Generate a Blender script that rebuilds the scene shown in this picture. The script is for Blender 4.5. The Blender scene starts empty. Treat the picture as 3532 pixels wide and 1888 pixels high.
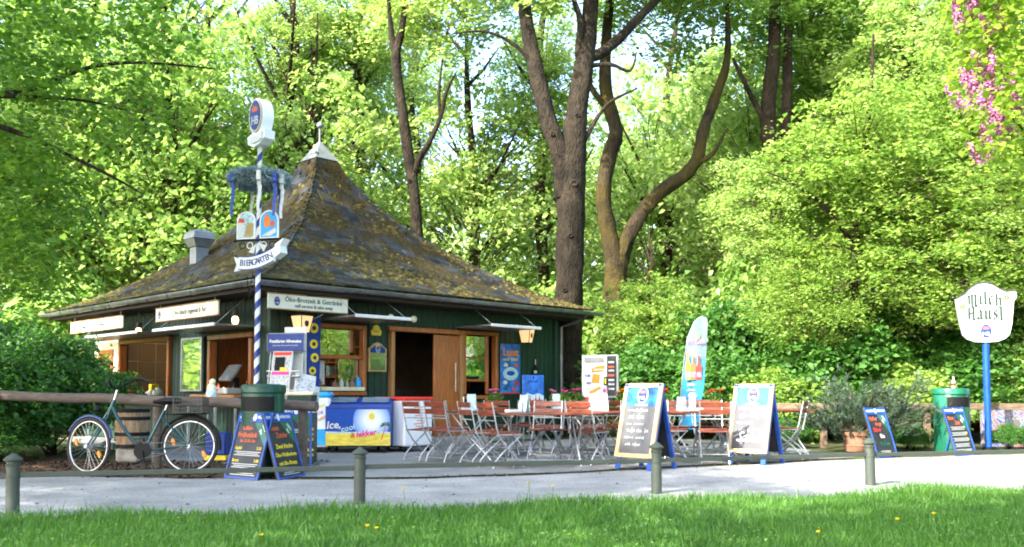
import bpy, math, random
import numpy as np
from mathutils import Matrix, Vector

# ------------------------------------------------------------------ camera, sky, sun, exposure
scene = bpy.context.scene
COL = scene.collection
R = math.radians
cam_data = bpy.data.cameras.new('camera')
cam_data.sensor_width = 36.0
cam_data.lens = 32.14
cam_data.shift_y = 0.0685
cam_data.clip_start = 0.1
cam_data.clip_end = 1500
cam_data.dof.use_dof = False
camera = bpy.data.objects.new('camera', cam_data)
camera.location = (0, 0, 1.0)
camera.rotation_euler = (R(93.0), 0, 0)
COL.objects.link(camera)
scene.camera = camera

SUN_AZ = R(226)      # compass bearing of the sun (0 = +Y, clockwise): behind the camera, to its left
SUN_EL = R(37)
world = bpy.data.worlds.new('World')
scene.world = world
world.use_nodes = True
wn = world.node_tree
wn.nodes.clear()
sky = wn.nodes.new('ShaderNodeTexSky')
sky.sky_type = 'NISHITA'
sky.sun_disc = False
sky.sun_elevation = SUN_EL
sky.sun_rotation = SUN_AZ
sky.air_density = 1.0
sky.dust_density = 2.5
sky.ozone_density = 1.0
bg = wn.nodes.new('ShaderNodeBackground')
bg.inputs['Strength'].default_value = 0.15
wo = wn.nodes.new('ShaderNodeOutputWorld')
wn.links.new(sky.outputs[0], bg.inputs['Color'])
wn.links.new(bg.outputs[0], wo.inputs['Surface'])

sun_data = bpy.data.lights.new('sun', 'SUN')
sun_data.energy = 2.8
sun_data.angle = R(0.53)
sun_data.color = (1.0, 0.94, 0.83)
sun = bpy.data.objects.new('sun', sun_data)
to_sun = Vector((math.sin(SUN_AZ) * math.cos(SUN_EL), math.cos(SUN_AZ) * math.cos(SUN_EL), math.sin(SUN_EL)))
sun.rotation_euler = to_sun.to_track_quat('Z', 'Y').to_euler()
sun.location = (-10, -8, 20)
COL.objects.link(sun)

scene.view_settings.view_transform = 'Standard'
scene.view_settings.look = 'None'
scene.view_settings.exposure = 2.74
scene.view_settings.gamma = 1.0
scene.view_settings.use_curve_mapping = False
scene.render.engine = 'CYCLES'
scene.cycles.use_denoising = True
scene.cycles.pixel_filter_type = 'BLACKMAN_HARRIS'
scene.cycles.filter_width = 1.9
scene.cycles.max_bounces = 8
scene.cycles.diffuse_bounces = 5
scene.cycles.glossy_bounces = 3
scene.cycles.transmission_bounces = 4
scene.cycles.transparent_max_bounces = 8
scene.cycles.caustics_reflective = False
scene.cycles.caustics_refractive = False
scene.cycles.sample_clamp_indirect = 6.0

# ------------------------------------------------------------------ materials
MATS = {}

def nodes_of(name):
    m = bpy.data.materials.new(name)
    m.use_nodes = True
    nt = m.node_tree
    b = nt.nodes['Principled BSDF']
    return m, nt, b

def mat(name, color, rough=0.6, var=0.15, scale=6.0, bump=0.0, bscale=40.0, metal=0.0, spec=0.4, coat=0.0,
        stretch=None, color2=None, c2amt=0.5, emit=0.0):
    """Principled surface whose colour wanders with noise; bump gives fine relief."""
    m, nt, b = nodes_of(name)
    L = nt.links.new
    tc = nt.nodes.new('ShaderNodeTexCoord')
    src = tc.outputs['Object']
    if stretch:
        mp = nt.nodes.new('ShaderNodeMapping')
        mp.inputs['Scale'].default_value = stretch
        L(src, mp.inputs['Vector'])
        src = mp.outputs[0]
    oi = nt.nodes.new('ShaderNodeObjectInfo')
    add = nt.nodes.new('ShaderNodeVectorMath')
    add.operation = 'ADD'
    mul = nt.nodes.new('ShaderNodeMath')
    mul.operation = 'MULTIPLY'
    mul.inputs[1].default_value = 37.0
    L(oi.outputs['Random'], mul.inputs[0])
    L(src, add.inputs[0])
    L(mul.outputs[0], add.inputs[1])
    n = nt.nodes.new('ShaderNodeTexNoise')
    n.inputs['Scale'].default_value = scale
    n.inputs['Detail'].default_value = 6
    n.inputs['Roughness'].default_value = 0.62
    L(add.outputs[0], n.inputs['Vector'])
    ramp = nt.nodes.new('ShaderNodeValToRGB')
    c = color
    lo = [max(0, x * (1 - var * 1.6)) for x in c]
    hi = [min(1, x * (1 + var * 1.6)) for x in c]
    if color2:
        lo = [a * (1 - c2amt) + k * c2amt for a, k in zip(c, color2)]
    ramp.color_ramp.elements[0].position = 0.3
    ramp.color_ramp.elements[0].color = (*lo, 1)
    ramp.color_ramp.elements[1].position = 0.72
    ramp.color_ramp.elements[1].color = (*hi, 1)
    L(n.outputs['Fac'], ramp.inputs[0])
    L(ramp.outputs[0], b.inputs['Base Color'])
    b.inputs['Roughness'].default_value = rough
    b.inputs['Metallic'].default_value = metal
    b.inputs['Specular IOR Level'].default_value = spec
    if coat:
        b.inputs['Coat Weight'].default_value = coat
        b.inputs['Coat Roughness'].default_value = 0.12
    if bump:
        n2 = nt.nodes.new('ShaderNodeTexNoise')
        n2.inputs['Scale'].default_value = bscale
        n2.inputs['Detail'].default_value = 4
        L(src, n2.inputs['Vector'])
        bp = nt.nodes.new('ShaderNodeBump')
        bp.inputs['Strength'].default_value = bump
        bp.inputs['Distance'].default_value = 0.02
        L(n2.outputs['Fac'], bp.inputs['Height'])
        L(bp.outputs[0], b.inputs['Normal'])
    if emit:
        b.inputs['Emission Color'].default_value = (*c, 1)
        b.inputs['Emission Strength'].default_value = emit
    MATS[name] = m
    return m

def leaf_mat(name, c_lo, c_hi, trans, tmix=0.5, patch=0.35):
    """Thin leaf: reflects and lets light through; each leaf its own shade, with slow drifts across a crown."""
    m, nt, b = nodes_of(name)
    L = nt.links.new
    geo = nt.nodes.new('ShaderNodeNewGeometry')
    n = nt.nodes.new('ShaderNodeTexNoise')
    n.inputs['Scale'].default_value = 0.55
    n.inputs['Detail'].default_value = 3
    L(geo.outputs['Position'], n.inputs['Vector'])
    mix = nt.nodes.new('ShaderNodeMath')
    mix.operation = 'MULTIPLY_ADD'
    mix.inputs[1].default_value = 1 - patch
    sc = nt.nodes.new('ShaderNodeMath')
    sc.operation = 'MULTIPLY'
    sc.inputs[1].default_value = patch * 1.3
    L(n.outputs['Fac'], sc.inputs[0])
    L(geo.outputs['Random Per Island'], mix.inputs[0])
    L(sc.outputs[0], mix.inputs[2])
    r1 = nt.nodes.new('ShaderNodeValToRGB')
    r1.color_ramp.elements[0].position = 0.15
    r1.color_ramp.elements[0].color = (*c_lo, 1)
    r1.color_ramp.elements[1].position = 0.85
    r1.color_ramp.elements[1].color = (*c_hi, 1)
    L(mix.outputs[0], r1.inputs[0])
    L(r1.outputs[0], b.inputs['Base Color'])
    b.inputs['Roughness'].default_value = 0.42
    b.inputs['Specular IOR Level'].default_value = 0.45
    tr = nt.nodes.new('ShaderNodeBsdfTranslucent')
    mc = nt.nodes.new('ShaderNodeMix')
    mc.data_type = 'RGBA'
    mc.blend_type = 'MULTIPLY'
    mc.inputs[0].default_value = 1.0
    mc.inputs[7].default_value = (*trans, 1)
    L(r1.outputs[0], mc.inputs[6])
    L(mc.outputs[2], tr.inputs['Color'])
    ms = nt.nodes.new('ShaderNodeMixShader')
    ms.inputs[0].default_value = tmix
    L(b.outputs[0], ms.inputs[1])
    L(tr.outputs[0], ms.inputs[2])
    L(ms.outputs[0], nt.nodes['Material Output'].inputs['Surface'])
    MATS[name] = m
    return m

def bark_mat(name, c1, c2, moss=None, mossamt=0.0):
    m, nt, b = nodes_of(name)
    L = nt.links.new
    tc = nt.nodes.new('ShaderNodeTexCoord')
    mp = nt.nodes.new('ShaderNodeMapping')
    mp.inputs['Scale'].default_value = (17, 17, 5.0)
    L(tc.outputs['Object'], mp.inputs['Vector'])
    n = nt.nodes.new('ShaderNodeTexNoise')
    n.inputs['Scale'].default_value = 1.0
    n.inputs['Detail'].default_value = 8
    n.inputs['Distortion'].default_value = 0.8
    L(mp.outputs[0], n.inputs['Vector'])
    vor = nt.nodes.new('ShaderNodeTexVoronoi')
    vor.feature = 'DISTANCE_TO_EDGE'
    vor.inputs['Scale'].default_value = 1.4
    L(mp.outputs[0], vor.inputs['Vector'])
    r1 = nt.nodes.new('ShaderNodeValToRGB')
    r1.color_ramp.elements[0].position = 0.22
    r1.color_ramp.elements[0].color = (*c1, 1)
    r1.color_ramp.elements[1].position = 0.82
    r1.color_ramp.elements[1].color = (*c2, 1)
    L(n.outputs['Fac'], r1.inputs[0])
    nm = nt.nodes.new('ShaderNodeTexNoise')
    nm.inputs['Scale'].default_value = 2.2
    nm.inputs['Detail'].default_value = 6
    L(tc.outputs['Object'], nm.inputs['Vector'])
    rm_ = nt.nodes.new('ShaderNodeValToRGB')
    rm_.color_ramp.elements[0].position = 0.35
    rm_.color_ramp.elements[0].color = (0.55, 0.52, 0.48, 1)
    rm_.color_ramp.elements[1].position = 0.70
    rm_.color_ramp.elements[1].color = (1.55, 1.50, 1.35, 1)
    L(nm.outputs['Fac'], rm_.inputs[0])
    mm_ = nt.nodes.new('ShaderNodeMix')
    mm_.data_type = 'RGBA'
    mm_.blend_type = 'MULTIPLY'
    mm_.inputs[0].default_value = 1.0
    L(r1.outputs[0], mm_.inputs[6])
    L(rm_.outputs[0], mm_.inputs[7])
    col = mm_.outputs[2]
    if moss:
        n3 = nt.nodes.new('ShaderNodeTexNoise')
        n3.inputs['Scale'].default_value = 0.9
        n3.inputs['Detail'].default_value = 5
        L(tc.outputs['Object'], n3.inputs['Vector'])
        r3 = nt.nodes.new('ShaderNodeValToRGB')
        r3.color_ramp.elements[0].position = 0.62 - mossamt * 0.3
        r3.color_ramp.elements[1].position = 0.75 - mossamt * 0.2
        L(n3.outputs['Fac'], r3.inputs[0])
        mx = nt.nodes.new('ShaderNodeMix')
        mx.data_type = 'RGBA'
        L(r3.outputs[0], mx.inputs[0])
        L(col, mx.inputs[6])
        mx.inputs[7].default_value = (*moss, 1)
        col = mx.outputs[2]
    L(col, b.inputs['Base Color'])
    b.inputs['Roughness'].default_value = 0.9
    b.inputs['Specular IOR Level'].default_value = 0.2
    sm = nt.nodes.new('ShaderNodeMath')
    sm.operation = 'MULTIPLY_ADD'
    sm.inputs[1].default_value = 0.6
    L(vor.outputs['Distance'], sm.inputs[0])
    L(n.outputs['Fac'], sm.inputs[2])
    bp = nt.nodes.new('ShaderNodeBump')
    bp.inputs['Strength'].default_value = 1.0
    bp.inputs['Distance'].default_value = 0.06
    L(sm.outputs[0], bp.inputs['Height'])
    L(bp.outputs[0], b.inputs['Normal'])
    MATS[name] = m
    return m

def ground_mat(name, cols, scale, fine, bump, rough=0.92):
    """Ground: broad patches, fine grit and specks."""
    m, nt, b = nodes_of(name)
    L = nt.links.new
    geo = nt.nodes.new('ShaderNodeNewGeometry')
    n1 = nt.nodes.new('ShaderNodeTexNoise')
    n1.inputs['Scale'].default_value = scale
    n1.inputs['Detail'].default_value = 7
    n1.inputs['Roughness'].default_value = 0.65
    L(geo.outputs['Position'], n1.inputs['Vector'])
    n2 = nt.nodes.new('ShaderNodeTexNoise')
    n2.inputs['Scale'].default_value = fine
    n2.inputs['Detail'].default_value = 5
    n2.inputs['Roughness'].default_value = 0.7
    L(geo.outputs['Position'], n2.inputs['Vector'])
    md = nt.nodes.new('ShaderNodeMath')
    md.operation = 'MULTIPLY_ADD'
    md.inputs[1].default_value = 0.55
    hl = nt.nodes.new('ShaderNodeMath')
    hl.operation = 'MULTIPLY'
    hl.inputs[1].default_value = 0.45
    L(n1.outputs['Fac'], hl.inputs[0])
    L(n2.outputs['Fac'], md.inputs[0])
    L(hl.outputs[0], md.inputs[2])
    rp = nt.nodes.new('ShaderNodeValToRGB')
    els = rp.color_ramp.elements
    ps = np.linspace(0.36, 0.64, len(cols))
    els[0].position = ps[0]
    els[0].color = (*cols[0], 1)
    els[1].position = ps[-1]
    els[1].color = (*cols[-1], 1)
    for p, c in list(zip(ps, cols))[1:-1]:
        e = els.new(p)
        e.color = (*c, 1)
    L(md.outputs[0], rp.inputs[0])
    L(rp.outputs[0], b.inputs['Base Color'])
    b.inputs['Roughness'].default_value = rough
    b.inputs['Specular IOR Level'].default_value = 0.25
    bp = nt.nodes.new('ShaderNodeBump')
    bp.inputs['Strength'].default_value = bump
    bp.inputs['Distance'].default_value = 0.02
    L(n2.outputs['Fac'], bp.inputs['Height'])
    L(bp.outputs[0], b.inputs['Normal'])
    MATS[name] = m
    return m

def slate_mat(name):
    """Blue-grey slate with yellow-brown moss that spreads over neighbouring slates."""
    m, nt, b = nodes_of(name)
    L = nt.links.new
    geo = nt.nodes.new('ShaderNodeNewGeometry')
    oi = nt.nodes.new('ShaderNodeObjectInfo')
    s = nt.nodes.new('ShaderNodeMath')
    s.operation = 'ADD'
    L(geo.outputs['Random Per Island'], s.inputs[0])
    L(oi.outputs['Random'], s.inputs[1])
    fr = nt.nodes.new('ShaderNodeMath')
    fr.operation = 'FRACT'
    L(s.outputs[0], fr.inputs[0])
    r1 = nt.nodes.new('ShaderNodeValToRGB')
    r1.color_ramp.elements[0].color = (0.004, 0.005, 0.007, 1)
    r1.color_ramp.elements[1].color = (0.036, 0.042, 0.052, 1)
    L(fr.outputs[0], r1.inputs[0])
    n = nt.nodes.new('ShaderNodeTexNoise')
    n.inputs['Scale'].default_value = 1.15
    n.inputs['Detail'].default_value = 9
    n.inputs['Roughness'].default_value = 0.72
    L(geo.outputs['Position'], n.inputs['Vector'])
    r2 = nt.nodes.new('ShaderNodeValToRGB')
    r2.color_ramp.elements[0].position = 0.43
    r2.color_ramp.elements[1].position = 0.535
    L(n.outputs['Fac'], r2.inputs[0])
    n2 = nt.nodes.new('ShaderNodeTexNoise')
    n2.inputs['Scale'].default_value = 16
    n2.inputs['Detail'].default_value = 6
    L(geo.outputs['Position'], n2.inputs['Vector'])
    r3 = nt.nodes.new('ShaderNodeValToRGB')
    r3.color_ramp.elements[0].position = 0.35
    r3.color_ramp.elements[0].color = (0.014, 0.009, 0.003, 1)
    r3.color_ramp.elements[1].position = 0.68
    r3.color_ramp.elements[1].color = (0.050, 0.039, 0.007, 1)
    L(n2.outputs['Fac'], r3.inputs[0])
    mx = nt.nodes.new('ShaderNodeMix')
    mx.data_type = 'RGBA'
    L(r2.outputs[0], mx.inputs[0])
    L(r1.outputs[0], mx.inputs[6])
    L(r3.outputs[0], mx.inputs[7])
    L(mx.outputs[2], b.inputs['Base Color'])
    rr = nt.nodes.new('ShaderNodeMapRange')
    b.inputs['Specular IOR Level'].default_value = 0.22
    rr.inputs[3].default_value = 0.62
    rr.inputs[4].default_value = 0.95
    L(r2.outputs[0], rr.inputs[0])
    L(rr.outputs[0], b.inputs['Roughness'])
    bp = nt.nodes.new('ShaderNodeBump')
    bp.inputs['Strength'].default_value = 0.6
    bp.inputs['Distance'].default_value = 0.03
    L(n2.outputs['Fac'], bp.inputs['Height'])
    L(bp.outputs[0], b.inputs['Normal'])
    MATS[name] = m
    return m

def glass_mat(name, gloss=0.3, tint=(0.9, 0.95, 0.92)):
    m, nt, b = nodes_of(name)
    L = nt.links.new
    g = nt.nodes.new('ShaderNodeBsdfGlossy')
    g.inputs['Roughness'].default_value = 0.015
    g.inputs['Color'].default_value = (*tint, 1)
    n = nt.nodes.new('ShaderNodeTexNoise')
    n.inputs['Scale'].default_value = 2.0
    bp = nt.nodes.new('ShaderNodeBump')
    bp.inputs['Strength'].default_value = 0.05
    bp.inputs['Distance'].default_value = 0.05
    L(n.outputs['Fac'], bp.inputs['Height'])
    L(bp.outputs[0], g.inputs['Normal'])
    t = nt.nodes.new('ShaderNodeBsdfTransparent')
    t.inputs['Color'].default_value = (*tint, 1)
    ms = nt.nodes.new('ShaderNodeMixShader')
    ms.inputs[0].default_value = gloss
    L(t.outputs[0], ms.inputs[1])
    L(g.outputs[0], ms.inputs[2])
    L(ms.outputs[0], nt.nodes['Material Output'].inputs['Surface'])
    MATS[name] = m
    return m

def stripe_mat(name, c1, c2, pitch, r):
    """Painted spiral stripes round a pole standing on the object's z axis."""
    m, nt, b = nodes_of(name)
    L = nt.links.new
    tc = nt.nodes.new('ShaderNodeTexCoord')
    sx = nt.nodes.new('ShaderNodeSeparateXYZ')
    L(tc.outputs['Object'], sx.inputs[0])
    at = nt.nodes.new('ShaderNodeMath')
    at.operation = 'ARCTAN2'
    L(sx.outputs['Y'], at.inputs[0])
    L(sx.outputs['X'], at.inputs[1])
    a = nt.nodes.new('ShaderNodeMath')
    a.operation = 'DIVIDE'
    a.inputs[1].default_value = 2 * math.pi
    L(at.outputs[0], a.inputs[0])
    z = nt.nodes.new('ShaderNodeMath')
    z.operation = 'DIVIDE'
    z.inputs[1].default_value = pitch
    L(sx.outputs['Z'], z.inputs[0])
    s = nt.nodes.new('ShaderNodeMath')
    s.operation = 'SUBTRACT'
    L(z.outputs[0], s.inputs[0])
    L(a.outputs[0], s.inputs[1])
    f = nt.nodes.new('ShaderNodeMath')
    f.operation = 'FRACT'
    L(s.outputs[0], f.inputs[0])
    g = nt.nodes.new('ShaderNodeMath')
    g.operation = 'GREATER_THAN'
    g.inputs[1].default_value = 0.52
    L(f.outputs[0], g.inputs[0])
    mx = nt.nodes.new('ShaderNodeMix')
    mx.data_type = 'RGBA'
    mx.inputs[6].default_value = (*c1, 1)
    mx.inputs[7].default_value = (*c2, 1)
    L(g.outputs[0], mx.inputs[0])
    L(mx.outputs[2], b.inputs['Base Color'])
    b.inputs['Roughness'].default_value = 0.45
    MATS[name] = m
    return m

def radial_mat(name, inner, outer, radius):
    """Printed disc fading from its centre to its rim (object origin at the centre)."""
    m, nt, b = nodes_of(name)
    L = nt.links.new
    tc = nt.nodes.new('ShaderNodeTexCoord')
    ln = nt.nodes.new('ShaderNodeVectorMath')
    ln.operation = 'LENGTH'
    L(tc.outputs['Object'], ln.inputs[0])
    d = nt.nodes.new('ShaderNodeMath')
    d.operation = 'DIVIDE'
    d.inputs[1].default_value = radius
    L(ln.outputs['Value'], d.inputs[0])
    rp = nt.nodes.new('ShaderNodeValToRGB')
    rp.color_ramp.elements[0].position = 0.25
    rp.color_ramp.elements[0].color = (*inner, 1)
    rp.color_ramp.elements[1].position = 0.98
    rp.color_ramp.elements[1].color = (*outer, 1)
    L(d.outputs[0], rp.inputs[0])
    L(rp.outputs[0], b.inputs['Base Color'])
    b.inputs['Roughness'].default_value = 0.35
    MATS[name] = m
    return m

def graffiti_mat(name, base):
    m, nt, b = nodes_of(name)
    L = nt.links.new
    tc = nt.nodes.new('ShaderNodeTexCoord')
    n = nt.nodes.new('ShaderNodeTexNoise')
    n.inputs['Scale'].default_value = 3.2
    n.inputs['Detail'].default_value = 2
    n.inputs['Distortion'].default_value = 2.2
    L(tc.outputs['Object'], n.inputs['Vector'])
    rp = nt.nodes.new('ShaderNodeValToRGB')
    rp.color_ramp.interpolation = 'CONSTANT'
    els = rp.color_ramp.elements
    els[0].position = 0.0
    els[0].color = (*base, 1)
    els[1].position = 0.42
    els[1].color = (0.20, 0.24, 0.34, 1)
    for p, c in [(0.47, (0.03, 0.07, 0.26)), (0.51, (0.24, 0.26, 0.29)), (0.55, (0.30, 0.06, 0.02)), (0.585, (0.26, 0.18, 0.13)), (0.62, (0.05, 0.08, 0.20)), (0.66, base)]:
        e = els.new(p)
        e.color = (*c, 1)
    L(n.outputs['Fac'], rp.inputs[0])
    L(rp.outputs[0], b.inputs['Base Color'])
    b.inputs['Roughness'].default_value = 0.7
    MATS[name] = m
    return m

mat('steel', (0.42, 0.44, 0.46), rough=0.42, metal=0.75, var=0.18, scale=12)
mat('zinc', (0.22, 0.23, 0.24), rough=0.38, metal=0.7, var=0.25, scale=3)
mat('zinc_cap', (0.25, 0.26, 0.28), rough=0.4, metal=0.5, var=0.18, scale=5)
mat('chair_wood', (0.150, 0.036, 0.016), rough=0.42, var=0.4, scale=5, stretch=(2, 12, 12), bump=0.06, coat=0.12)
mat('fence_metal', (0.030, 0.040, 0.031), rough=0.55, var=0.4, scale=9, bump=0.2, bscale=60, color2=(0.055, 0.058, 0.046), c2amt=0.6)
mat('log', (0.095, 0.075, 0.064), rough=0.85, var=0.35, scale=3, stretch=(1, 6, 6), bump=0.6, bscale=9, color2=(0.05, 0.04, 0.035))
mat('rail_wood', (0.15, 0.105, 0.070), rough=0.85, var=0.3, scale=4, stretch=(1.5, 8, 8), bump=0.4, bscale=14)
mat('green_board', (0.006, 0.030, 0.019), rough=0.5, var=0.3, scale=3, stretch=(6, 6, 1), bump=0.1, bscale=25)
mat('green_paint', (0.012, 0.115, 0.068), rough=0.28, var=0.16, scale=5, coat=0.35)
mat('bin_dark', (0.004, 0.050, 0.031), rough=0.38, var=0.2, scale=6, coat=0.12, spec=0.3)
mat('pine', (0.33, 0.105, 0.026), rough=0.4, var=0.25, scale=3, stretch=(8, 8, 1), coat=0.15)
mat('pine_light', (0.34, 0.165, 0.058), rough=0.45, var=0.2, scale=3, stretch=(8, 8, 1))
mat('dark_wood', (0.050, 0.036, 0.026), rough=0.7, var=0.3, scale=4, bump=0.15)
mat('inner_wall', (0.10, 0.052, 0.028), rough=0.8, var=0.2, scale=3)
mat('tile', (0.24, 0.175, 0.10), rough=0.3, var=0.06, scale=2)
mat('cream', (0.66, 0.60, 0.42), rough=0.6, var=0.08, scale=4)
mat('sign_cream', (0.72, 0.70, 0.58), rough=0.55, var=0.06, scale=5)
mat('white', (0.62, 0.63, 0.62), rough=0.4, var=0.05, scale=6)
mat('white_gloss', (0.80, 0.82, 0.84), rough=0.2, var=0.04, scale=4, coat=0.4)
mat('paper', (0.50, 0.51, 0.51), rough=0.7, var=0.08, scale=18)
mat('paper_grey', (0.42, 0.43, 0.45), rough=0.7, var=0.45, scale=40)
mat('blue', (0.006, 0.060, 0.34), rough=0.35, var=0.1, scale=6)
mat('blue_deep', (0.004, 0.032, 0.21), rough=0.45, var=0.08, scale=6)
mat('blue_sky', (0.03, 0.36, 0.80), rough=0.3, var=0.06, scale=4)
mat('blue_pale', (0.42, 0.62, 0.86), rough=0.5, var=0.35, scale=30)
mat('blue_frame', (0.012, 0.060, 0.30), rough=0.4, var=0.18, scale=8, coat=0.2)
mat('red', (0.62, 0.035, 0.02), rough=0.35, var=0.1, scale=5)
mat('red_print', (0.62, 0.11, 0.03), rough=0.5, var=0.05, scale=5)
mat('pink_print', (0.70, 0.05, 0.30), rough=0.5, var=0.05)
mat('orange', (0.80, 0.22, 0.02), rough=0.35, var=0.1)
mat('yellow', (0.72, 0.55, 0.03), rough=0.4, var=0.1, scale=4)
mat('sand', (0.72, 0.57, 0.08), rough=0.35, var=0.18, scale=3, stretch=(2, 1, 9))
mat('gold', (0.42, 0.30, 0.11), rough=0.4, var=0.2, scale=8)
mat('slate_black', (0.022, 0.024, 0.028), rough=0.5, var=0.35, scale=5)
mat('blackboard', (0.045, 0.045, 0.050), rough=0.33, var=0.5, scale=4, color2=(0.13, 0.13, 0.14), c2amt=0.7, coat=0.6)
mat('chalk', (0.66, 0.66, 0.64), rough=0.9, var=0.25, scale=30)
mat('board_blue', (0.030, 0.15, 0.55), rough=0.33, var=0.45, scale=6, coat=0.5)
mat('board_wood', (0.58, 0.40, 0.20), rough=0.42, var=0.18, scale=4, stretch=(8, 8, 2), coat=0.3)
mat('black', (0.007, 0.007, 0.008), rough=0.6, var=0.2, spec=0.2)
mat('rubber', (0.020, 0.020, 0.021), rough=0.75, var=0.2)
mat('teal', (0.003, 0.052, 0.064), rough=0.3, var=0.12, scale=6, coat=0.15)
mat('blue_gum', (0.02, 0.04, 0.14), rough=0.45, var=0.1)
mat('chrome', (0.45, 0.46, 0.48), rough=0.32, metal=1.0, var=0.08)
mat('terracotta', (0.24, 0.125, 0.080), rough=0.85, var=0.25, scale=6, bump=0.2)
mat('barrel_wood', (0.30, 0.20, 0.12), rough=0.75, var=0.3, scale=4, stretch=(10, 10, 1.5), bump=0.3, bscale=20)
mat('stone', (0.30, 0.28, 0.26), rough=0.9, var=0.25, scale=7, bump=0.4)
mat('wreath_dark', (0.05, 0.075, 0.08), rough=0.9, var=0.4, scale=14)
mat('wreath_needles', (0.26, 0.35, 0.37), rough=0.8, var=0.5, scale=14)
mat('petal_pink', (0.72, 0.20, 0.48), rough=0.6, var=0.3, scale=30)
mat('petal_magenta', (0.66, 0.07, 0.32), rough=0.6, var=0.3, scale=30)
mat('petal_lilac', (0.50, 0.17, 0.38), rough=0.6, var=0.4, scale=14)
mat('petal_red', (0.70, 0.06, 0.015), rough=0.6, var=0.3, scale=30)
mat('petal_orange', (0.78, 0.26, 0.01), rough=0.6, var=0.3, scale=30)
mat('petal_yellow', (0.85, 0.62, 0.01), rough=0.6, var=0.2, scale=30)
mat('lamp_glow', (1.0, 0.62, 0.25), rough=0.5, var=0.02, emit=1.6)
mat('lamp_strip', (1.0, 0.80, 0.55), rough=0.5, var=0.02, emit=3.2)
mat('lamp_pane', (0.80, 0.50, 0.24), rough=0.5, var=0.04, emit=0.16)
mat('screen', (0.16, 0.22, 0.28), rough=0.22, var=0.15, scale=4, coat=0.4)
mat('bottle_glass', (0.30, 0.38, 0.36), rough=0.12, var=0.1, spec=0.7)
mat('bottle_amber', (0.30, 0.10, 0.02), rough=0.12, var=0.1, spec=0.7)
mat('machine_grey', (0.33, 0.345, 0.34), rough=0.42, var=0.08, scale=6)
mat('flag_top', (0.13, 0.19, 0.22), rough=0.75, var=0.1, scale=6)
mat('flag_bottom', (0.015, 0.20, 0.38), rough=0.7, var=0.1, scale=6)
mat('flag_mid', (0.05, 0.20, 0.30), rough=0.7, var=0.08, scale=6)
mat('moss_tuft', (0.056, 0.046, 0.007), rough=0.95, var=0.7, scale=14, color2=(0.018, 0.016, 0.005), c2amt=0.9)
mat('litter', (0.12, 0.058, 0.030), rough=0.9, var=0.6, scale=5)
mat('twig', (0.09, 0.065, 0.045), rough=0.9, var=0.3, scale=6)
mat('basket', (0.015, 0.015, 0.017), rough=0.4, var=0.1)
mat('soffit', (0.030, 0.022, 0.017), rough=0.8, var=0.25, scale=3, stretch=(1, 8, 8))
mat('ridge_slate', (0.022, 0.025, 0.032), rough=0.5, var=0.3, scale=6, bump=0.2)
slate_mat('slate')
glass_mat('glass', 0.42)
glass_mat('glass_case', 0.5)
stripe_mat('maypole_stripes', (0.70, 0.70, 0.68), (0.006, 0.030, 0.22), 0.235, 0.037)
radial_mat('sun_glow', (0.86, 0.92, 0.95), (0.012, 0.16, 0.62), 0.34)
graffiti_mat('graffiti', (0.11, 0.10, 0.09))
bark_mat('bark', (0.006, 0.005, 0.004), (0.042, 0.033, 0.023))
bark_mat('bark_mossy', (0.012, 0.009, 0.006), (0.058, 0.044, 0.026), moss=(0.070, 0.054, 0.012), mossamt=0.5)
bark_mat('bark_far', (0.013, 0.009, 0.007), (0.058, 0.042, 0.028))
ground_mat('gravel', [(0.13, 0.13, 0.13), (0.26, 0.26, 0.26), (0.34, 0.335, 0.33), (0.48, 0.47, 0.455)], 1.3, 34, 1.0)
ground_mat('asphalt', [(0.10, 0.11, 0.11), (0.20, 0.205, 0.20), (0.30, 0.29, 0.27)], 0.9, 70, 0.35)
ground_mat('soil', [(0.030, 0.022, 0.016), (0.085, 0.055, 0.035), (0.16, 0.105, 0.065)], 1.4, 26, 0.9)
ground_mat('forest_soil', [(0.020, 0.024, 0.012), (0.055, 0.060, 0.022), (0.075, 0.12, 0.025)], 0.5, 12, 0.6)
ground_mat('turf', [(0.012, 0.030, 0.008), (0.030, 0.075, 0.015), (0.050, 0.11, 0.02)], 1.6, 30, 0.5)
leaf_mat('leaf_spring', (0.09, 0.22, 0.028), (0.38, 0.53, 0.16), (1.2, 1.2, 0.9), 0.57)
leaf_mat('leaf_yellow', (0.13, 0.27, 0.04), (0.47, 0.59, 0.21), (1.18, 1.18, 0.9), 0.57)
leaf_mat('leaf_maple', (0.075, 0.20, 0.022), (0.37, 0.51, 0.13), (1.25, 1.2, 0.85), 0.56)
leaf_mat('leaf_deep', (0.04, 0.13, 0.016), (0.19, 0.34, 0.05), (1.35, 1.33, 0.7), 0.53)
leaf_mat('leaf_shrub_shaded', (0.022, 0.10, 0.018), (0.13, 0.29, 0.065), (1.25, 1.3, 0.7), 0.5)  # darkened green: the shade of the undergrowth is put into the leaf colour
leaf_mat('leaf_lilac', (0.12, 0.25, 0.02), (0.34, 0.47, 0.08), (1.3, 1.3, 0.7), 0.5)
leaf_mat('needle', (0.022, 0.050, 0.030), (0.075, 0.120, 0.070), (1.2, 1.2, 1.0), 0.2)
leaf_mat('grass_blade', (0.020, 0.095, 0.014), (0.125, 0.280, 0.045), (1.3, 1.35, 0.7), 0.42, patch=0.6)
leaf_mat('leaf_far_hazed', (0.26, 0.40, 0.10), (0.60, 0.70, 0.32), (1.15, 1.15, 0.95), 0.6)  # pale leaf colour stands in for haze and brightness in the distance
leaf_mat('bloom_leaf', (0.05, 0.13, 0.02), (0.12, 0.24, 0.04), (1.4, 1.3, 0.7), 0.3)

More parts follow.
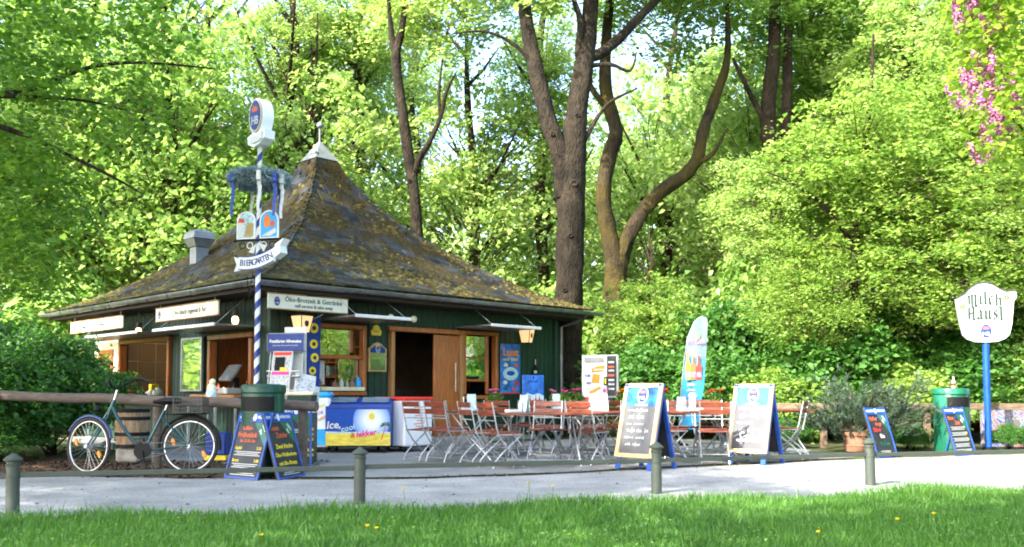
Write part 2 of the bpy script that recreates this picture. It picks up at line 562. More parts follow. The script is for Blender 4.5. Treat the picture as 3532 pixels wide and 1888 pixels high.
# ------------------------------------------------------------------ mesh helpers
def frame(loc=(0, 0, 0), rot=(0, 0, 0), sc=(1, 1, 1)):
    from mathutils import Euler
    return Matrix.Translation(Vector(loc)) @ Euler(rot).to_matrix().to_4x4() @ Matrix.Diagonal((*sc, 1))

class MB:
    """Collects shapes; build() links them as one mesh object."""
    def __init__(self):
        self.v, self.f = [], []

    def add(self, vs, fs, M=None):
        o = len(self.v)
        if M is not None:
            vs = [tuple(M @ Vector(p)) for p in vs]
        self.v += [tuple(p) for p in vs]
        self.f += [tuple(i + o for i in q) for q in fs]
        return self

    def box(self, c, s, M=None, rot=None, taper=1.0):
        x, y, z = s[0] / 2, s[1] / 2, s[2] / 2
        t = taper
        vs = [(-x, -y, -z), (x, -y, -z), (x, y, -z), (-x, y, -z), (-x * t, -y * t, z), (x * t, -y * t, z), (x * t, y * t, z), (-x * t, y * t, z)]
        fs = [(0, 3, 2, 1), (4, 5, 6, 7), (0, 1, 5, 4), (1, 2, 6, 5), (2, 3, 7, 6), (3, 0, 4, 7)]
        K = frame(c, rot or (0, 0, 0))
        return self.add(vs, fs, (M @ K) if M is not None else K)

    def bbox(self, c, s, r=0.01, M=None, rot=None):
        """Box with chamfered vertical and horizontal edges."""
        x, y, z = s[0] / 2, s[1] / 2, s[2] / 2
        r = min(r, x * .9, y * .9, z * .9)
        ring = lambda e, zz: [(-x + e, -y, zz), (x - e, -y, zz), (x, -y + e, zz), (x, y - e, zz), (x - e, y, zz), (-x + e, y, zz), (-x, y - e, zz), (-x, -y + e, zz)]
        def shrink(pts, k):
            return [((px - math.copysign(k, px)), (py - math.copysign(k, py)), pz) for px, py, pz in pts]
        rings = [shrink(ring(r, -z), r * .8), ring(r, -z + r), ring(r, z - r), shrink(ring(r, z), r * .8)]
        vs = sum(rings, [])
        fs = [tuple(range(7, -1, -1)), tuple(24 + i for i in range(8))]
        for k in range(3):
            for i in range(8):
                j = (i + 1) % 8
                fs.append((k * 8 + i, k * 8 + j, k * 8 + 8 + j, k * 8 + 8 + i))
        K = frame(c, rot or (0, 0, 0))
        return self.add(vs, fs, (M @ K) if M is not None else K)

    def tube(self, pts, rad, n=8, M=None, caps=True, jitter=0.0, rng=None):
        pts = [Vector(p) for p in pts]
        if not hasattr(rad, '__len__'):
            rad = [rad] * len(pts)
        vs, fs = [], []
        ref = None
        for i, p in enumerate(pts):
            t = (pts[min(i + 1, len(pts) - 1)] - pts[max(i - 1, 0)]).normalized()
            if ref is None:
                ref = Vector((0, 0, 1)) if abs(t.z) < .9 else Vector((1, 0, 0))
            a = (ref - t * ref.dot(t)).normalized()
            ref = a
            b = t.cross(a)
            for k in range(n):
                g = 2 * math.pi * k / n
                r = rad[i] * (1 + (rng.uniform(-jitter, jitter) if rng else 0))
                vs.append(p + a * math.cos(g) * r + b * math.sin(g) * r)
        for i in range(len(pts) - 1):
            for k in range(n):
                j = (k + 1) % n
                fs.append((i * n + k, i * n + j, (i + 1) * n + j, (i + 1) * n + k))
        if caps:
            fs.append(tuple(range(n - 1, -1, -1)))
            fs.append(tuple((len(pts) - 1) * n + k for k in range(n)))
        return self.add(vs, fs, M)

    def lathe(self, prof, n=20, M=None):
        vs, fs = [], []
        for r, z in prof:
            for k in range(n):
                g = 2 * math.pi * k / n
                vs.append((r * math.cos(g), r * math.sin(g), z))
        for i in range(len(prof) - 1):
            for k in range(n):
                j = (k + 1) % n
                fs.append((i * n + k, i * n + j, (i + 1) * n + j, (i + 1) * n + k))
        fs.append(tuple(range(n - 1, -1, -1)))
        fs.append(tuple((len(prof) - 1) * n + k for k in range(n)))
        return self.add(vs, fs, M)

    def prism(self, poly, y0, y1, M=None):
        """Outline in the local xz plane, thick from y0 to y1."""
        n = len(poly)
        vs = [(x, y0, z) for x, z in poly] + [(x, y1, z) for x, z in poly]
        fs = [tuple(range(n)), tuple(range(2 * n - 1, n - 1, -1))]
        for i in range(n):
            j = (i + 1) % n
            fs.append((i, n + i, n + j, j))
        return self.add(vs, fs, M)

    def torus(self, c, r, t, n=32, k=8, M=None, axis='Y'):
        vs, fs = [], []
        for i in range(n):
            a = 2 * math.pi * i / n
            for j in range(k):
                b = 2 * math.pi * j / k
                rr = r + t * math.cos(b)
                if axis == 'Y':
                    vs.append((c[0] + rr * math.cos(a), c[1] + t * math.sin(b), c[2] + rr * math.sin(a)))
                else:
                    vs.append((c[0] + rr * math.cos(a), c[1] + rr * math.sin(a), c[2] + t * math.sin(b)))
        for i in range(n):
            for j in range(k):
                i2, j2 = (i + 1) % n, (j + 1) % k
                fs.append((i * k + j, i2 * k + j, i2 * k + j2, i * k + j2))
        return self.add(vs, fs, M)

    def ball(self, c, r, n=10, m=6, M=None, sc=(1, 1, 1)):
        prof = [(max(1e-4, r * math.sin(math.pi * i / m)), -r * math.cos(math.pi * i / m)) for i in range(m + 1)]
        K = frame(c, (0, 0, 0), sc)
        return self.lathe(prof, n, (M @ K) if M is not None else K)

    def mesh(self, name, smooth=False):
        me = bpy.data.meshes.new(name)
        me.from_pydata(self.v, [], self.f)
        import bmesh
        bm = bmesh.new()
        bm.from_mesh(me)
        bmesh.ops.recalc_face_normals(bm, faces=bm.faces)
        bm.to_mesh(me)
        bm.free()
        if smooth:
            for p in me.polygons:
                p.use_smooth = True
            me.set_sharp_from_angle(angle=R(38))
        return me

    def build(self, name, material, parent=None, smooth=False, M=None):
        return obj(name, self.mesh(name, smooth), material, parent, M)

def obj(name, me, material, parent=None, M=None):
    if material is not None and not me.materials:
        me.materials.append(MATS[material])
    o = bpy.data.objects.new(name, me)
    COL.objects.link(o)
    o.parent = parent
    if M is not None:
        o.matrix_local = M
    return o

def thing(name, label, cat, loc=(0, 0, 0), rotz=0.0, group=None, rot=None):
    o = bpy.data.objects.new(name, None)
    o.empty_display_size = 0.1
    COL.objects.link(o)
    o.location = loc
    o.rotation_euler = rot or (0, 0, rotz)
    return tag(o, label, cat, group)

def tag(o, label=None, cat=None, group=None, kind=None):
    if label:
        o['label'] = label
    if cat:
        o['category'] = cat
    if group:
        o['group'] = group
    if kind:
        o['kind'] = kind
    return o

def copy_tree(o, parent=None):
    c = o.copy()
    COL.objects.link(c)
    c.parent = parent
    for ch in list(o.children):
        copy_tree(ch, c)
    return c

def raw_mesh(name, verts, faces_idx, nper, smooth=False):
    """Fast mesh from numpy: faces_idx is (F, nper)."""
    me = bpy.data.meshes.new(name)
    nv, nf = len(verts), len(faces_idx)
    me.vertices.add(nv)
    me.vertices.foreach_set('co', np.ascontiguousarray(verts, np.float32).ravel())
    me.loops.add(nf * nper)
    me.loops.foreach_set('vertex_index', np.ascontiguousarray(faces_idx, np.int32).ravel())
    me.polygons.add(nf)
    me.polygons.foreach_set('loop_start', np.arange(nf, dtype=np.int32) * nper)
    if smooth:
        me.polygons.foreach_set('use_smooth', np.ones(nf, bool))
    me.update(calc_edges=True)
    return me

_font = bpy.data.curves.new('lettering_source', 'FONT')
_font_ob = bpy.data.objects.new('lettering_source', _font)
_txt = {}

def text_mesh(s, size, bold=0.0, align='CENTER', shear=0.0, spacing=1.0):
    key = (s, size, bold, align, shear, spacing)
    if key not in _txt:
        _font.body = s
        _font.size = size
        _font.align_x = align
        _font.align_y = 'CENTER'
        _font.shear = shear
        _font.space_character = spacing
        _font.offset = bold
        _font.extrude = 0.0012
        _font.resolution_u = 2
        _txt[key] = bpy.data.meshes.new_from_object(_font_ob)
    return _txt[key].copy()

def text(s, size, material, parent, M, bold=0.0, align='CENTER', shear=0.0, spacing=1.0, name='lettering', width=None):
    """Raised lettering, reading along local x, standing up local z, facing local -y of M."""
    me = text_mesh(s, size, bold, align, shear, spacing)
    K = M @ Matrix.Rotation(math.pi / 2, 4, 'X')
    if width:
        xs = [v.co.x for v in me.vertices]
        w = max(xs) - min(xs)
        K = K @ Matrix.Diagonal((width / w, 1, 1, 1))
    o = obj(name, me, material, parent, K)
    return o

def T(x, y, z):
    return Matrix.Translation((x, y, z))

def RZ(a):
    return Matrix.Rotation(a, 4, 'Z')

def RX(a):
    return Matrix.Rotation(a, 4, 'X')

def RY(a):
    return Matrix.Rotation(a, 4, 'Y')

def ellipse(rx, rz, n=28, cx=0, cz=0):
    return [(cx + rx * math.cos(2 * math.pi * i / n), cz + rz * math.sin(2 * math.pi * i / n)) for i in range(n)]

def emblem(parent, M, w, h, name='emblem'):
    """Oval brewery badge: white rim, blue field, crown, two letters; face on local -y."""
    e = MB().prism(ellipse(w / 2, h / 2), -0.004, 0.0).build(name, 'white', parent, M=M)
    MB().prism(ellipse(w * .41, h * .42), -0.0065, -0.0042).build('emblem_field', 'blue_deep', e)
    cr = [(-.2, 0), (-.26, .16), (-.14, .11), (-.11, .24), (0, .14), (.11, .24), (.14, .11), (.26, .16), (.2, 0)]
    MB().prism([(x * w, z * h * .75 + h * .12) for x, z in cr], -0.009, -0.0067).build('crown_mark', 'red_print', e)
    text('HB', h * .30, 'white', e, T(0, -0.0085, -h * .17), width=w * .5)
    return e

# ------------------------------------------------------------------ the setting: ground, path, terrace, lawn
def sheet(name, poly, z, material, cuts=0):
    me = bpy.data.meshes.new(name)
    me.from_pydata([(x, y, z) for x, y in poly], [], [tuple(range(len(poly)))])
    o = obj(name, me, material)
    return tag(o, kind='structure')

rng = random.Random(7)

def wobble(pts, step, amp, seed):
    r = random.Random(seed)
    out = []
    for (x0, y0), (x1, y1) in zip(pts, pts[1:]):
        n = max(1, int(math.hypot(x1 - x0, y1 - y0) / step))
        for i in range(n):
            k = i / n
            out.append((x0 + (x1 - x0) * k + r.uniform(-amp, amp) * .3, y0 + (y1 - y0) * k + r.uniform(-amp, amp)))
    out.append(pts[-1])
    return out

sheet('ground', [(-400, -60), (400, -60), (400, 800), (-400, 800)], -0.012, 'forest_soil')
PATH_FAR = [(-26, 15.5), (-9.5, 12.0), (-6.3, 11.15), (-4.6, 10.75), (-2.9, 10.5), (-1.3, 10.5), (0.2, 11.0), (1.6, 11.75), (3.4, 12.7), (5.5, 13.8), (8.2, 14.7), (12, 15.7), (30, 20)]
def lawn_edge(x):
    return 7.92 + 0.265 * x + 0.10 * math.sin(x * 1.7) + 0.05 * math.sin(x * 4.3 + 1)
far_w = wobble(PATH_FAR, 0.35, 0.07, 3)
near = [(x, lawn_edge(x) - 0.2) for x in np.linspace(30, -26, 80)]
sheet('path', far_w + near, 0.0, 'gravel')
sheet('terrace', wobble([(-2.75, 10.72), (-1.3, 10.72), (0.2, 11.2), (1.6, 12.0), (3.4, 12.95), (5.2, 13.95)], 0.3, 0.06, 5) + [(4.9, 17.6), (2.6, 20.6), (-3.9, 14.9), (-3.2, 12.6)], 0.004, 'asphalt')
sheet('forecourt', [(-3.6, 12.4), (-3.9, 14.9), (-9.4, 20.6), (-10.0, 20.0), (-5.0, 13.3)], 0.0035, 'asphalt')
sheet('soil_strip', wobble([(-9.6, 12.02), (-6.3, 11.2), (-4.6, 10.8), (-2.7, 10.55)], 0.3, 0.05, 8) + [(-3.1, 12.7), (-6.0, 13.4), (-9.5, 16.0)], 0.002, 'soil')
sheet('lawn', [(x, lawn_edge(x)) for x in np.linspace(-26, 30, 80)] + [(40, -40), (-40, -40)], 0.003, 'turf')

# grit where the terrace meets the path
def scatter_chips(name, material, area_fn, n, size, seed, label, cat):
    r = np.random.default_rng(seed)
    vs, fs = [], []
    for i in range(n):
        x, y = area_fn(r)
        s = size * r.uniform(.5, 1.5)
        a = r.uniform(0, 6.28)
        z = 0.006
        c, d = math.cos(a), math.sin(a)
        t1, t2 = r.uniform(0, .7) * s, r.uniform(0, .7) * s
        k = len(vs)
        vs += [(x - c * s, y - d * s, z), (x + d * s * .6, y - c * s * .6, z + t1), (x + c * s, y + d * s, z + .003), (x - d * s * .6, y + c * s * .6, z + t2)]
        fs.append((k, k + 1, k + 2, k + 3))
    me = raw_mesh(name, np.array(vs), np.array(fs), 4)
    return tag(obj(name, me, material), label, cat, kind='stuff')

def litter_area(r):
    while True:
        x, y = r.uniform(-9, -2.6), r.uniform(10.6, 13.2)
        lo = np.interp(x, [p[0] for p in PATH_FAR], [p[1] for p in PATH_FAR])
        if y > lo - .05 + .3 * r.uniform(0, 1) ** 3 - .15:
            return x, y
scatter_chips('leaf_litter', 'litter', litter_area, 2600, 0.028, 4, 'brown dead leaves on the bare soil behind the bicycle', 'leaf litter')

def grit_area(r):
    x = r.uniform(-2.8, 4.8)
    y = np.interp(x, [p[0] for p in PATH_FAR], [p[1] for p in PATH_FAR]) + abs(r.normal(0, .12)) + .02
    return x, y
scatter_chips('path_grit', 'soil', grit_area, 900, 0.012, 6, 'dark grit and crumbs along the edge of the terrace', 'grit')

# ------------------------------------------------------------------ the kiosk
B_LOC, B_ROT = Vector((-3.977, 15.105, 0)), R(45.446)
B = Matrix.Translation(B_LOC) @ RZ(B_ROT)
LX, LY, OV = 6.98, 7.89, 0.64
WH = 2.60
kiosk = thing('kiosk', 'dark green wooden kiosk with steep mossy slate roof and open serving hatches', 'kiosk', B_LOC, B_ROT)
LEFT = RZ(-math.pi / 2)     # turns a front-wall frame into a left-wall frame (local x then runs towards the near corner)

front_open = [(0.82, 1.85, 0.96, 2.18), (2.45, 4.20, 0.02, 2.17), (4.24, 5.17, 0.88, 2.21)]
left_open = [(0.53, 2.02, 0.95, 2.00), (3.62, 5.94, 0.90, 2.06), (6.18, 7.43, 0.87, 2.10)]

def wall_mesh(L, opens, along):
    m = MB()
    xs = sorted({0, L} | {o[0] for o in opens} | {o[1] for o in opens})
    for x0, x1 in zip(xs, xs[1:]):
        zs = sorted({0, WH} | {z for o in opens if o[0] < (x0 + x1) / 2 < o[1] for z in o[2:]})
        for z0, z1 in zip(zs, zs[1:]):
            cx, cz = (x0 + x1) / 2, (z0 + z1) / 2
            if any(o[0] < cx < o[1] and o[2] < cz < o[3] for o in opens):
                continue
            if along == 'x':
                m.box((cx, 0.06, cz), (x1 - x0, 0.12, z1 - z0))
            else:
                m.box((0.06, cx, cz), (0.12, x1 - x0, z1 - z0))
    return m

wall_mesh(LX, front_open, 'x').build('wall', 'green_board', kiosk)
wall_mesh(LY, left_open, 'y').build('wall', 'green_board', kiosk)
MB().box((LX - 0.06, LY / 2, WH / 2), (0.12, LY - .26, WH)).build('wall', 'green_board', kiosk)
MB().box((LX / 2, LY - 0.06, WH / 2), (LX - .26, 0.12, WH)).build('wall', 'green_board', kiosk)

_board = {}
def boards(L, opens, along):
    bw = 0.138
    n = int(L / bw)
    for i in range(n):
        x0, x1 = i * L / n, (i + 1) * L / n
        cx = (x0 + x1) / 2
        cuts = sorted([(o[2] - .02, o[3] + .02) for o in opens if o[0] - .05 < cx < o[1] + .05])
        z = 0.03
        segs = []
        for a, b in cuts:
            if a - z > 0.08:
                segs.append((z, a))
            z = max(z, b)
        if WH - z > 0.05:
            segs.append((z, WH - .01))
        for a, b in segs:
            w = round(x1 - x0 - 0.012, 4)
            key = (w, round(b - a, 2))
            if key not in _board:
                _board[key] = MB().bbox((0, 0, 0), (w, 0.022, b - a), 0.005).mesh('board')
            dy = rng.uniform(-.0025, .0025)
            if along == 'x':
                M = T(cx, -0.0125 + dy, (a + b) / 2)
            else:
                M = T(-0.0125 + dy, cx, (a + b) / 2) @ LEFT
            obj('board', _board[key], 'green_board', kiosk, M)
boards(LX, front_open, 'x')
boards(LY, left_open, 'y')
MB().bbox((-0.03, -0.03, WH / 2), (0.11, 0.11, WH - .02), 0.01).build('corner_post', 'green_board', kiosk)
MB().bbox((LX + 0.03, -0.03, WH / 2), (0.11, 0.11, WH - .02), 0.01).build('corner_post', 'green_board', kiosk)
MB().box((LX / 2 - .3, -0.055, 0.045), (LX - .75, 0.07, 0.09)).build('plinth', 'stone', kiosk)

# inside: floor, ceiling, partitions, tiled kitchen wall
MB().box((LX / 2, LY / 2, 0.0), (LX - .3, LY - .3, 0.05)).build('inner_floor', 'dark_wood', kiosk)
MB().box((LX / 2, LY / 2, 2.52), (LX - .26, LY - .26, 0.04)).build('inner_ceiling', 'inner_wall', kiosk)
MB().box((2.3, 3.3, 1.25), (0.06, 6.0, 2.4)).build('partition', 'inner_wall', kiosk)
MB().box((4.7, 2.4, 1.25), (4.0, 0.06, 2.4)).build('partition', 'inner_wall', kiosk)
MB().box((1.2, 3.1, 1.25), (2.0, 0.06, 2.4)).build('partition', 'pine', kiosk)
tw = MB().box((1.15, 6.42, 1.45), (2.1, 0.04, 2.0)).build('tiled_wall', 'cream', kiosk)
_tile = MB().bbox((0, 0, 0), (0.385, 0.012, 0.385), 0.004).mesh('tile')
for i in range(5):
    for j in range(5):
        obj('tile', _tile, 'tile', tw, T(.32 + i * .40, 6.392, 0.66 + j * .40))
for z in (1.35, 1.7):
    MB().box((1.75, 6.22, z), (0.8, 0.30, 0.03)).build('shelf', 'pine_light', kiosk)
for z in (1.28, 1.55, 1.82):
    MB().box((2.14, 1.3, z), (0.26, 1.9, 0.03)).build('shelf', 'pine_light', kiosk)
for y in (.5, 1.1, 1.7, 2.2):
    MB().box((2.14, y, 1.5), (0.24, 0.03, 0.85)).build('shelf_side', 'pine_light', kiosk)
MB().box((3.6, 1.6, .55), (1.2, .5, 1.0)).build('inner_counter', 'dark_wood', kiosk)

def window_unit(M, w, h, two, sill=True):
    """Timber window in its frame; M puts its lower outer corner at the opening, local x across, -y out."""
    f = MB()
    t = 0.075
    f.bbox((w / 2, -0.02, h - t / 2), (w + .05, 0.14, t), .008)
    win = f.build('window', 'pine', kiosk, M=M)
    MB().bbox((w / 2, -0.02, t / 2 - .03), (w + .05, 0.16, t * .9), .008).build('frame', 'pine', win)
    for x in (t / 2 - .02, w - t / 2 + .02):
        MB().bbox((x, -0.02, h / 2), (t, 0.138, h - t * 1.6), .008).build('frame', 'pine', win)
    if two:
        zs = [(h * .53, h - t), (0.14, h * .53)]
        MB().bbox((w / 2, 0.0, h * .53), (w - t * 1.5, 0.09, .07), .008).build('frame', 'pine', win)
        MB().bbox((w * .76, 0.02, h * .78), (.06, 0.05, h * .36), .006).build('frame', 'pine', win)
        z0, z1 = zs[0]
        MB().box((w * .40, 0.03, (z0 + z1) / 2), (w * .66, 0.006, z1 - z0 - .04)).build('pane', 'glass', win)
        MB().box((w * .72, 0.045, (zs[1][0] + zs[1][1]) / 2), (w * .40, 0.006, zs[1][1] - zs[1][0])).build('pane', 'glass', win)
    else:
        MB().bbox((w * .78, 0.03, h / 2), (.06, 0.06, h - t * 2), .006).build('frame', 'pine', win)
        MB().bbox((w * .42, 0.03, h * .26), (w * .66, 0.06, .05), .006).build('frame', 'pine', win)
        MB().bbox((w * .42, 0.03, h * .60), (w * .66, 0.05, .03), .006).build('frame', 'pine', win)
        MB().box((w * .42, 0.04, h * .44), (w * .66, 0.006, h * .31)).build('pane', 'glass', win)
        MB().box((w * .42, 0.04, h * .77), (w * .66, 0.006, h * .31)).build('pane', 'glass', win)
    if sill:
        MB().bbox((w / 2, -0.05, 0.085), (w - .1, 0.20, .07), .01).build('sill', 'cream', win)
    return win
window_unit(T(0.82, 0, 0.96), 1.03, 1.22, True)
window_unit(T(4.24, 0, 0.88), 0.93, 1.33, False, sill=False)

# door: frame, open left half, closed right leaf with pull handle
dr = MB().bbox((3.30, -0.03, 2.16), (1.86, .15, .09), .01).build('door_frame', 'pine', kiosk)
for x in (2.46, 4.17):
    MB().bbox((x, -0.03, 1.06), (.085, .15, 2.1), .01).build('jamb', 'pine_light', dr)
leaf = MB().bbox((3.80, -0.045, 1.06), (.66, .05, 2.06), .008).build('door', 'pine', kiosk)
MB().bbox((3.80, -0.075, 1.10), (.44, .012, 1.75), .006).build('door_panel', 'pine', leaf)
MB().tube([(3.98, -.12, 1.0), (3.98, -.12, 1.56)], .014).tube([(3.98, -.06, 1.1), (3.98, -.12, 1.1)], .009).tube([(3.98, -.06, 1.46), (3.98, -.12, 1.46)], .009).build('handle', 'chrome', leaf, True)
leaf2 = MB().bbox((0.33, 0.0, 1.06), (.66, .05, 2.06), .008).build('door', 'pine', kiosk, M=T(2.52, 0.06, 0) @ RZ(R(78)))
MB().bbox((.33, -.03, 1.1), (.44, .012, 1.75), .006).build('door_panel', 'pine', leaf2)
MB().bbox((3.42, -0.35, 0.07), (1.9, .6, .14), .015).build('door_step', 'stone', kiosk)

# serving hatches on the left wall
def hatch(y0, y1, z0, z1):
    M = T(0, y1, z0) @ LEFT
    w, h = y1 - y0, z1 - z0
    f = MB().bbox((w / 2, -.02, h - .03), (w + .06, .16, .09), .01).build('hatch_frame', 'pine', kiosk, M=M)
    for x in (.02, w - .02):
        MB().bbox((x, -.02, h / 2 - .04), (.09, .15, h - .1), .01).build('jamb', 'pine', f)
    MB().bbox((w / 2, -.16, -.03), (w + .08, .5, .055), .012).build('counter', 'pine_light', f)
hatch(*left_open[0])
hatch(*left_open[1])
M3 = T(0, left_open[2][1], left_open[2][2]) @ LEFT
w3 = MB().bbox((.62, .03, .61), (1.29, .06, 1.26), .01).build('window_panel', 'cream', kiosk, M=M3)
MB().bbox((.62, -.012, .56), (.80, .03, .95), .01).build('frame', 'pine', w3)
MB().box((.62, -.03, .56), (.62, .008, .78)).build('pane', 'glass_case', w3)

# lifted shutters
def flap(M, w, d, wires=True):
    fl = MB().bbox((w / 2, -d / 2, 0), (w, d, .035), .006).build('shutter_flap', 'zinc', kiosk, M=M)
    MB().bbox((w / 2, -d - .012, 0), (w + .02, .03, .055), .006).build('flap_edge', 'white', fl)
    for x in (.06, w - .06):
        MB().tube([(x, -d + .05, .02), (x, -.30, .46)], .004, 5).build('wire', 'steel', fl)
flap(T(0.86, -.02, 2.245), 1.15, 1.12)
flap(T(4.06, -.02, 2.26), 1.36, 1.02)
flap(T(-.02, 2.52, 2.085) @ LEFT, 2.25, .85)
flap(T(-.02, 6.05, 2.10) @ LEFT, 2.75, .80)

# ---- roof
CX, CY = LX / 2, LY / 2
HX, HY = LX / 2 + OV, LY / 2 + OV
PT = [0.0, .055, .108, .2, .293, .379, .478, .578, .65, .763, .862, .94, 1.0]
PZ = [6.55, 6.20, 5.74, 5.17, 4.73, 4.36, 4.03, 3.72, 3.50, 3.21, 2.99, 2.86, 2.79]
def rh(t):
    return float(np.interp(t, PT, PZ))
def rp(face, t, q, lift=0.0):
    """Point on a roof face: t from apex (0) to eave (1), q along the eave."""
    if face == 0:      # front
        a, b = (-HX, -HY), (HX, -HY)
    elif face == 1:    # left
        a, b = (-HX, HY), (-HX, -HY)
    elif face == 2:    # right
        a, b = (HX, -HY), (HX, HY)
    else:
        a, b = (HX, HY), (-HX, HY)
    x = a[0] + (b[0] - a[0]) * q
    y = a[1] + (b[1] - a[1]) * q
    return Vector((CX + x * t, CY + y * t, rh(t) + lift))
mb = MB()
ts = np.linspace(0.03, 1.0, 34)
for fc in range(4):
    vs = []
    for t in ts:
        vs += [tuple(rp(fc, t, 0, -.05)), tuple(rp(fc, t, 1, -.05))]
    mb.add(vs, [(2 * i, 2 * i + 1, 2 * i + 3, 2 * i + 2) for i in range(len(ts) - 1)])
roof = mb.build('roof', 'slate', kiosk)
# underside of the eaves and fascia
MB().box((CX, -OV / 2 - .02, 2.605), (2 * HX - .06, OV - .06, .03)).build('soffit', 'soffit', roof)
MB().box((-OV / 2 - .02, CY, 2.604), (OV - .06, 2 * HY - .06, .03)).build('soffit', 'soffit', roof)
MB().box((LX + OV / 2 + .02, CY, 2.604), (OV - .06, 2 * HY - .06, .03)).build('soffit', 'soffit', roof)
MB().box((CX, LY + OV / 2 + .02, 2.605), (2 * HX - .06, OV - .06, .03)).build('soffit', 'soffit', roof)
MB().box((CX, -OV + .03, 2.68), (2 * HX - .02, .03, .15)).build('fascia', 'soffit', roof)
MB().box((-OV + .03, CY, 2.68), (.03, 2 * HY - .10, .15)).build('fascia', 'soffit', roof)

# slates: rows of single slates on the two faces that are seen
slates = []
rs = random.Random(11)
for fc in (0, 1):
    run = HY if fc == 0 else HX
    t = 0.985
    row = 0
    while t > 0.058:
        dz = (rh(t + .01) - rh(t - .01)) / .02
        ln = math.hypot(run, dz)
        half = (HX if fc == 0 else HY) * t
        width = 2 * half
        n = max(1, int(round(width / 0.27)))
        for k in range(n):
            off = 0.5 if row % 2 else 0.0
            q = (k + 0.5 + (off - .25) * .8 * (1 if 0 < k < n - 1 else 0)) / n
            p0 = rp(fc, t - .01, q)
            p1 = rp(fc, t + .01, q)
            mid = rp(fc, t, q)
            e = (rp(fc, t, 1) - rp(fc, t, 0)).normalized()
            mq = 0.5
            d = (rp(fc, t + .01, mq) - rp(fc, t - .01, mq)).normalized()
            nrm = e.cross(d)
            if nrm.z < 0:
                nrm = -nrm
            slates.append((fc, t, mid, e, d, nrm, width / n))
        t -= 0.165 / ln
        row += 1
cam_l = B.inverted() @ Vector((0, 0, 1.0))
def slate_matrix(s):
    fc, t, mid, e, d, nrm, w = s
    Mx = Matrix((( *e, 0), (*d, 0), (*nrm, 0), (0, 0, 0, 1))).transposed()
    Mx = Matrix.Translation(mid + nrm * (.006 + rs.uniform(0, .010)) - d * .03 * rs.uniform(-.6, 1)) @ Mx
    return Mx @ RX(R(-6.5 + rs.uniform(-2.6, 1.8))) @ RZ(R(rs.uniform(-2.4, 2.4))) @ Matrix.Diagonal(((w - .008) / .262, rs.uniform(.94, 1.06), 1, 1))
def slate_score(s):
    v = (s[2] - cam_l)
    return -(abs(v.normalized().dot(s[5])) * s[6] / v.length ** 2)
slates.sort(key=slate_score)
slate_me = MB().bbox((0, -.03, 0), (.262, .27, .028), .005).mesh('slate')
rest = MB()
for i, s in enumerate(slates):
    Mx = slate_matrix(s)
    if i < 300:
        obj('slate', slate_me, 'slate', roof, Mx)
    else:
        rest.box((0, -.03, 0), (.262, .27, .028), M=Mx)
tag(rest.build('slates', 'slate', roof), kind='stuff')
# hip slates
def hip(cx, cy, n=30, skip=None):
    for i in range(n):
        t0 = 0.062 + (1.0 - 0.062) * i / n
        t1 = t0 + (1.0 - 0.09) / n * 1.35
        a = Vector((CX + cx * HX * t0, CY + cy * HY * t0, rh(t0) + .028))
        b = Vector((CX + cx * HX * t1, CY + cy * HY * t1, rh(min(t1, 1)) + .046))
        wd = .16
        e1 = Vector((-cx, 0, 0)) * wd
        e2 = Vector((0, -cy, 0)) * wd
        dz1 = Vector((0, 0, -wd * .06))
        th = Vector((0, 0, -.014))
        vs = [a + e1 + dz1, a, a + e2 + dz1, b + e1 + dz1, b, b + e2 + dz1]
        vs += [v + th for v in vs]
        fs = [(0, 1, 4, 3), (1, 2, 5, 4), (6, 9, 10, 7), (7, 10, 11, 8), (3, 4, 10, 9), (4, 5, 11, 10), (0, 6, 7, 1), (1, 7, 8, 2), (0, 3, 9, 6), (2, 8, 11, 5)]
        MB().add(vs, fs).build('hip_slate', 'ridge_slate', roof)
hip(-1, -1)
hip(1, -1)
hip(-1, 1)
# moss cushions
rm = np.random.default_rng(5)
mm = MB()
from mathutils import noise as mnoise
cnt = 0
for _ in range(26000):
    fc = int(rm.integers(0, 2))
    t = math.sqrt(rm.uniform(.02, 1.0))
    q = rm.uniform(0, 1)
    p = rp(fc, t, q)
    k = mnoise.noise(p * 0.8) + .6 * mnoise.noise(p * 2.3) + .35 * mnoise.noise(p * 6)
    edge = .25 * (1 if (q > .93 or q < .07) else 0) + .12 * (t > .9)
    if k + edge + rm.uniform(-.2, .2) < .17:
        continue
    s = rm.uniform(.018, .05) if rm.uniform() < .75 else rm.uniform(.05, .10)
    d = (rp(fc, min(1, t + .01), .5) - rp(fc, t - .01, .5)).normalized()
    e = (rp(fc, t, 1) - rp(fc, t, 0)).normalized()
    nr = e.cross(d)
    if nr.z < 0:
        nr = -nr
    base = p + nr * .012
    vs = []
    for a in range(6):
        g = a * 1.047 + rm.uniform(-.3, .3)
        rr = s * rm.uniform(.6, 1.4)
        vs.append(base + e * math.cos(g) * rr * 1.3 + d * math.sin(g) * rr)
    vs.append(base + nr * s * rm.uniform(.35, .75) + e * rm.uniform(-.3, .3) * s)
    mm.add(vs, [(a, (a + 1) % 6, 6) for a in range(6)])
    cnt += 1
    if cnt > 9000:
        break
tag(mm.build('moss', 'moss_tuft', roof), kind='stuff')
# metal cap with ball
cz = rh(.058) + .02
MB().add([(CX - HX * .072, CY - HY * .072, cz - .02), (CX + HX * .072, CY - HY * .072, cz - .02), (CX + HX * .072, CY + HY * .072, cz - .02), (CX - HX * .072, CY + HY * .072, cz - .02), (CX, CY, 6.66)],
         [(0, 1, 4), (1, 2, 4), (2, 3, 4), (3, 0, 4), (3, 2, 1, 0)]).build('roof_cap', 'zinc_cap', roof)
MB().tube([(CX, CY, 6.60), (CX, CY, 6.95)], .018).ball((CX, CY, 7.00), .075, 14, 8).build('finial', 'zinc_cap', roof, True)
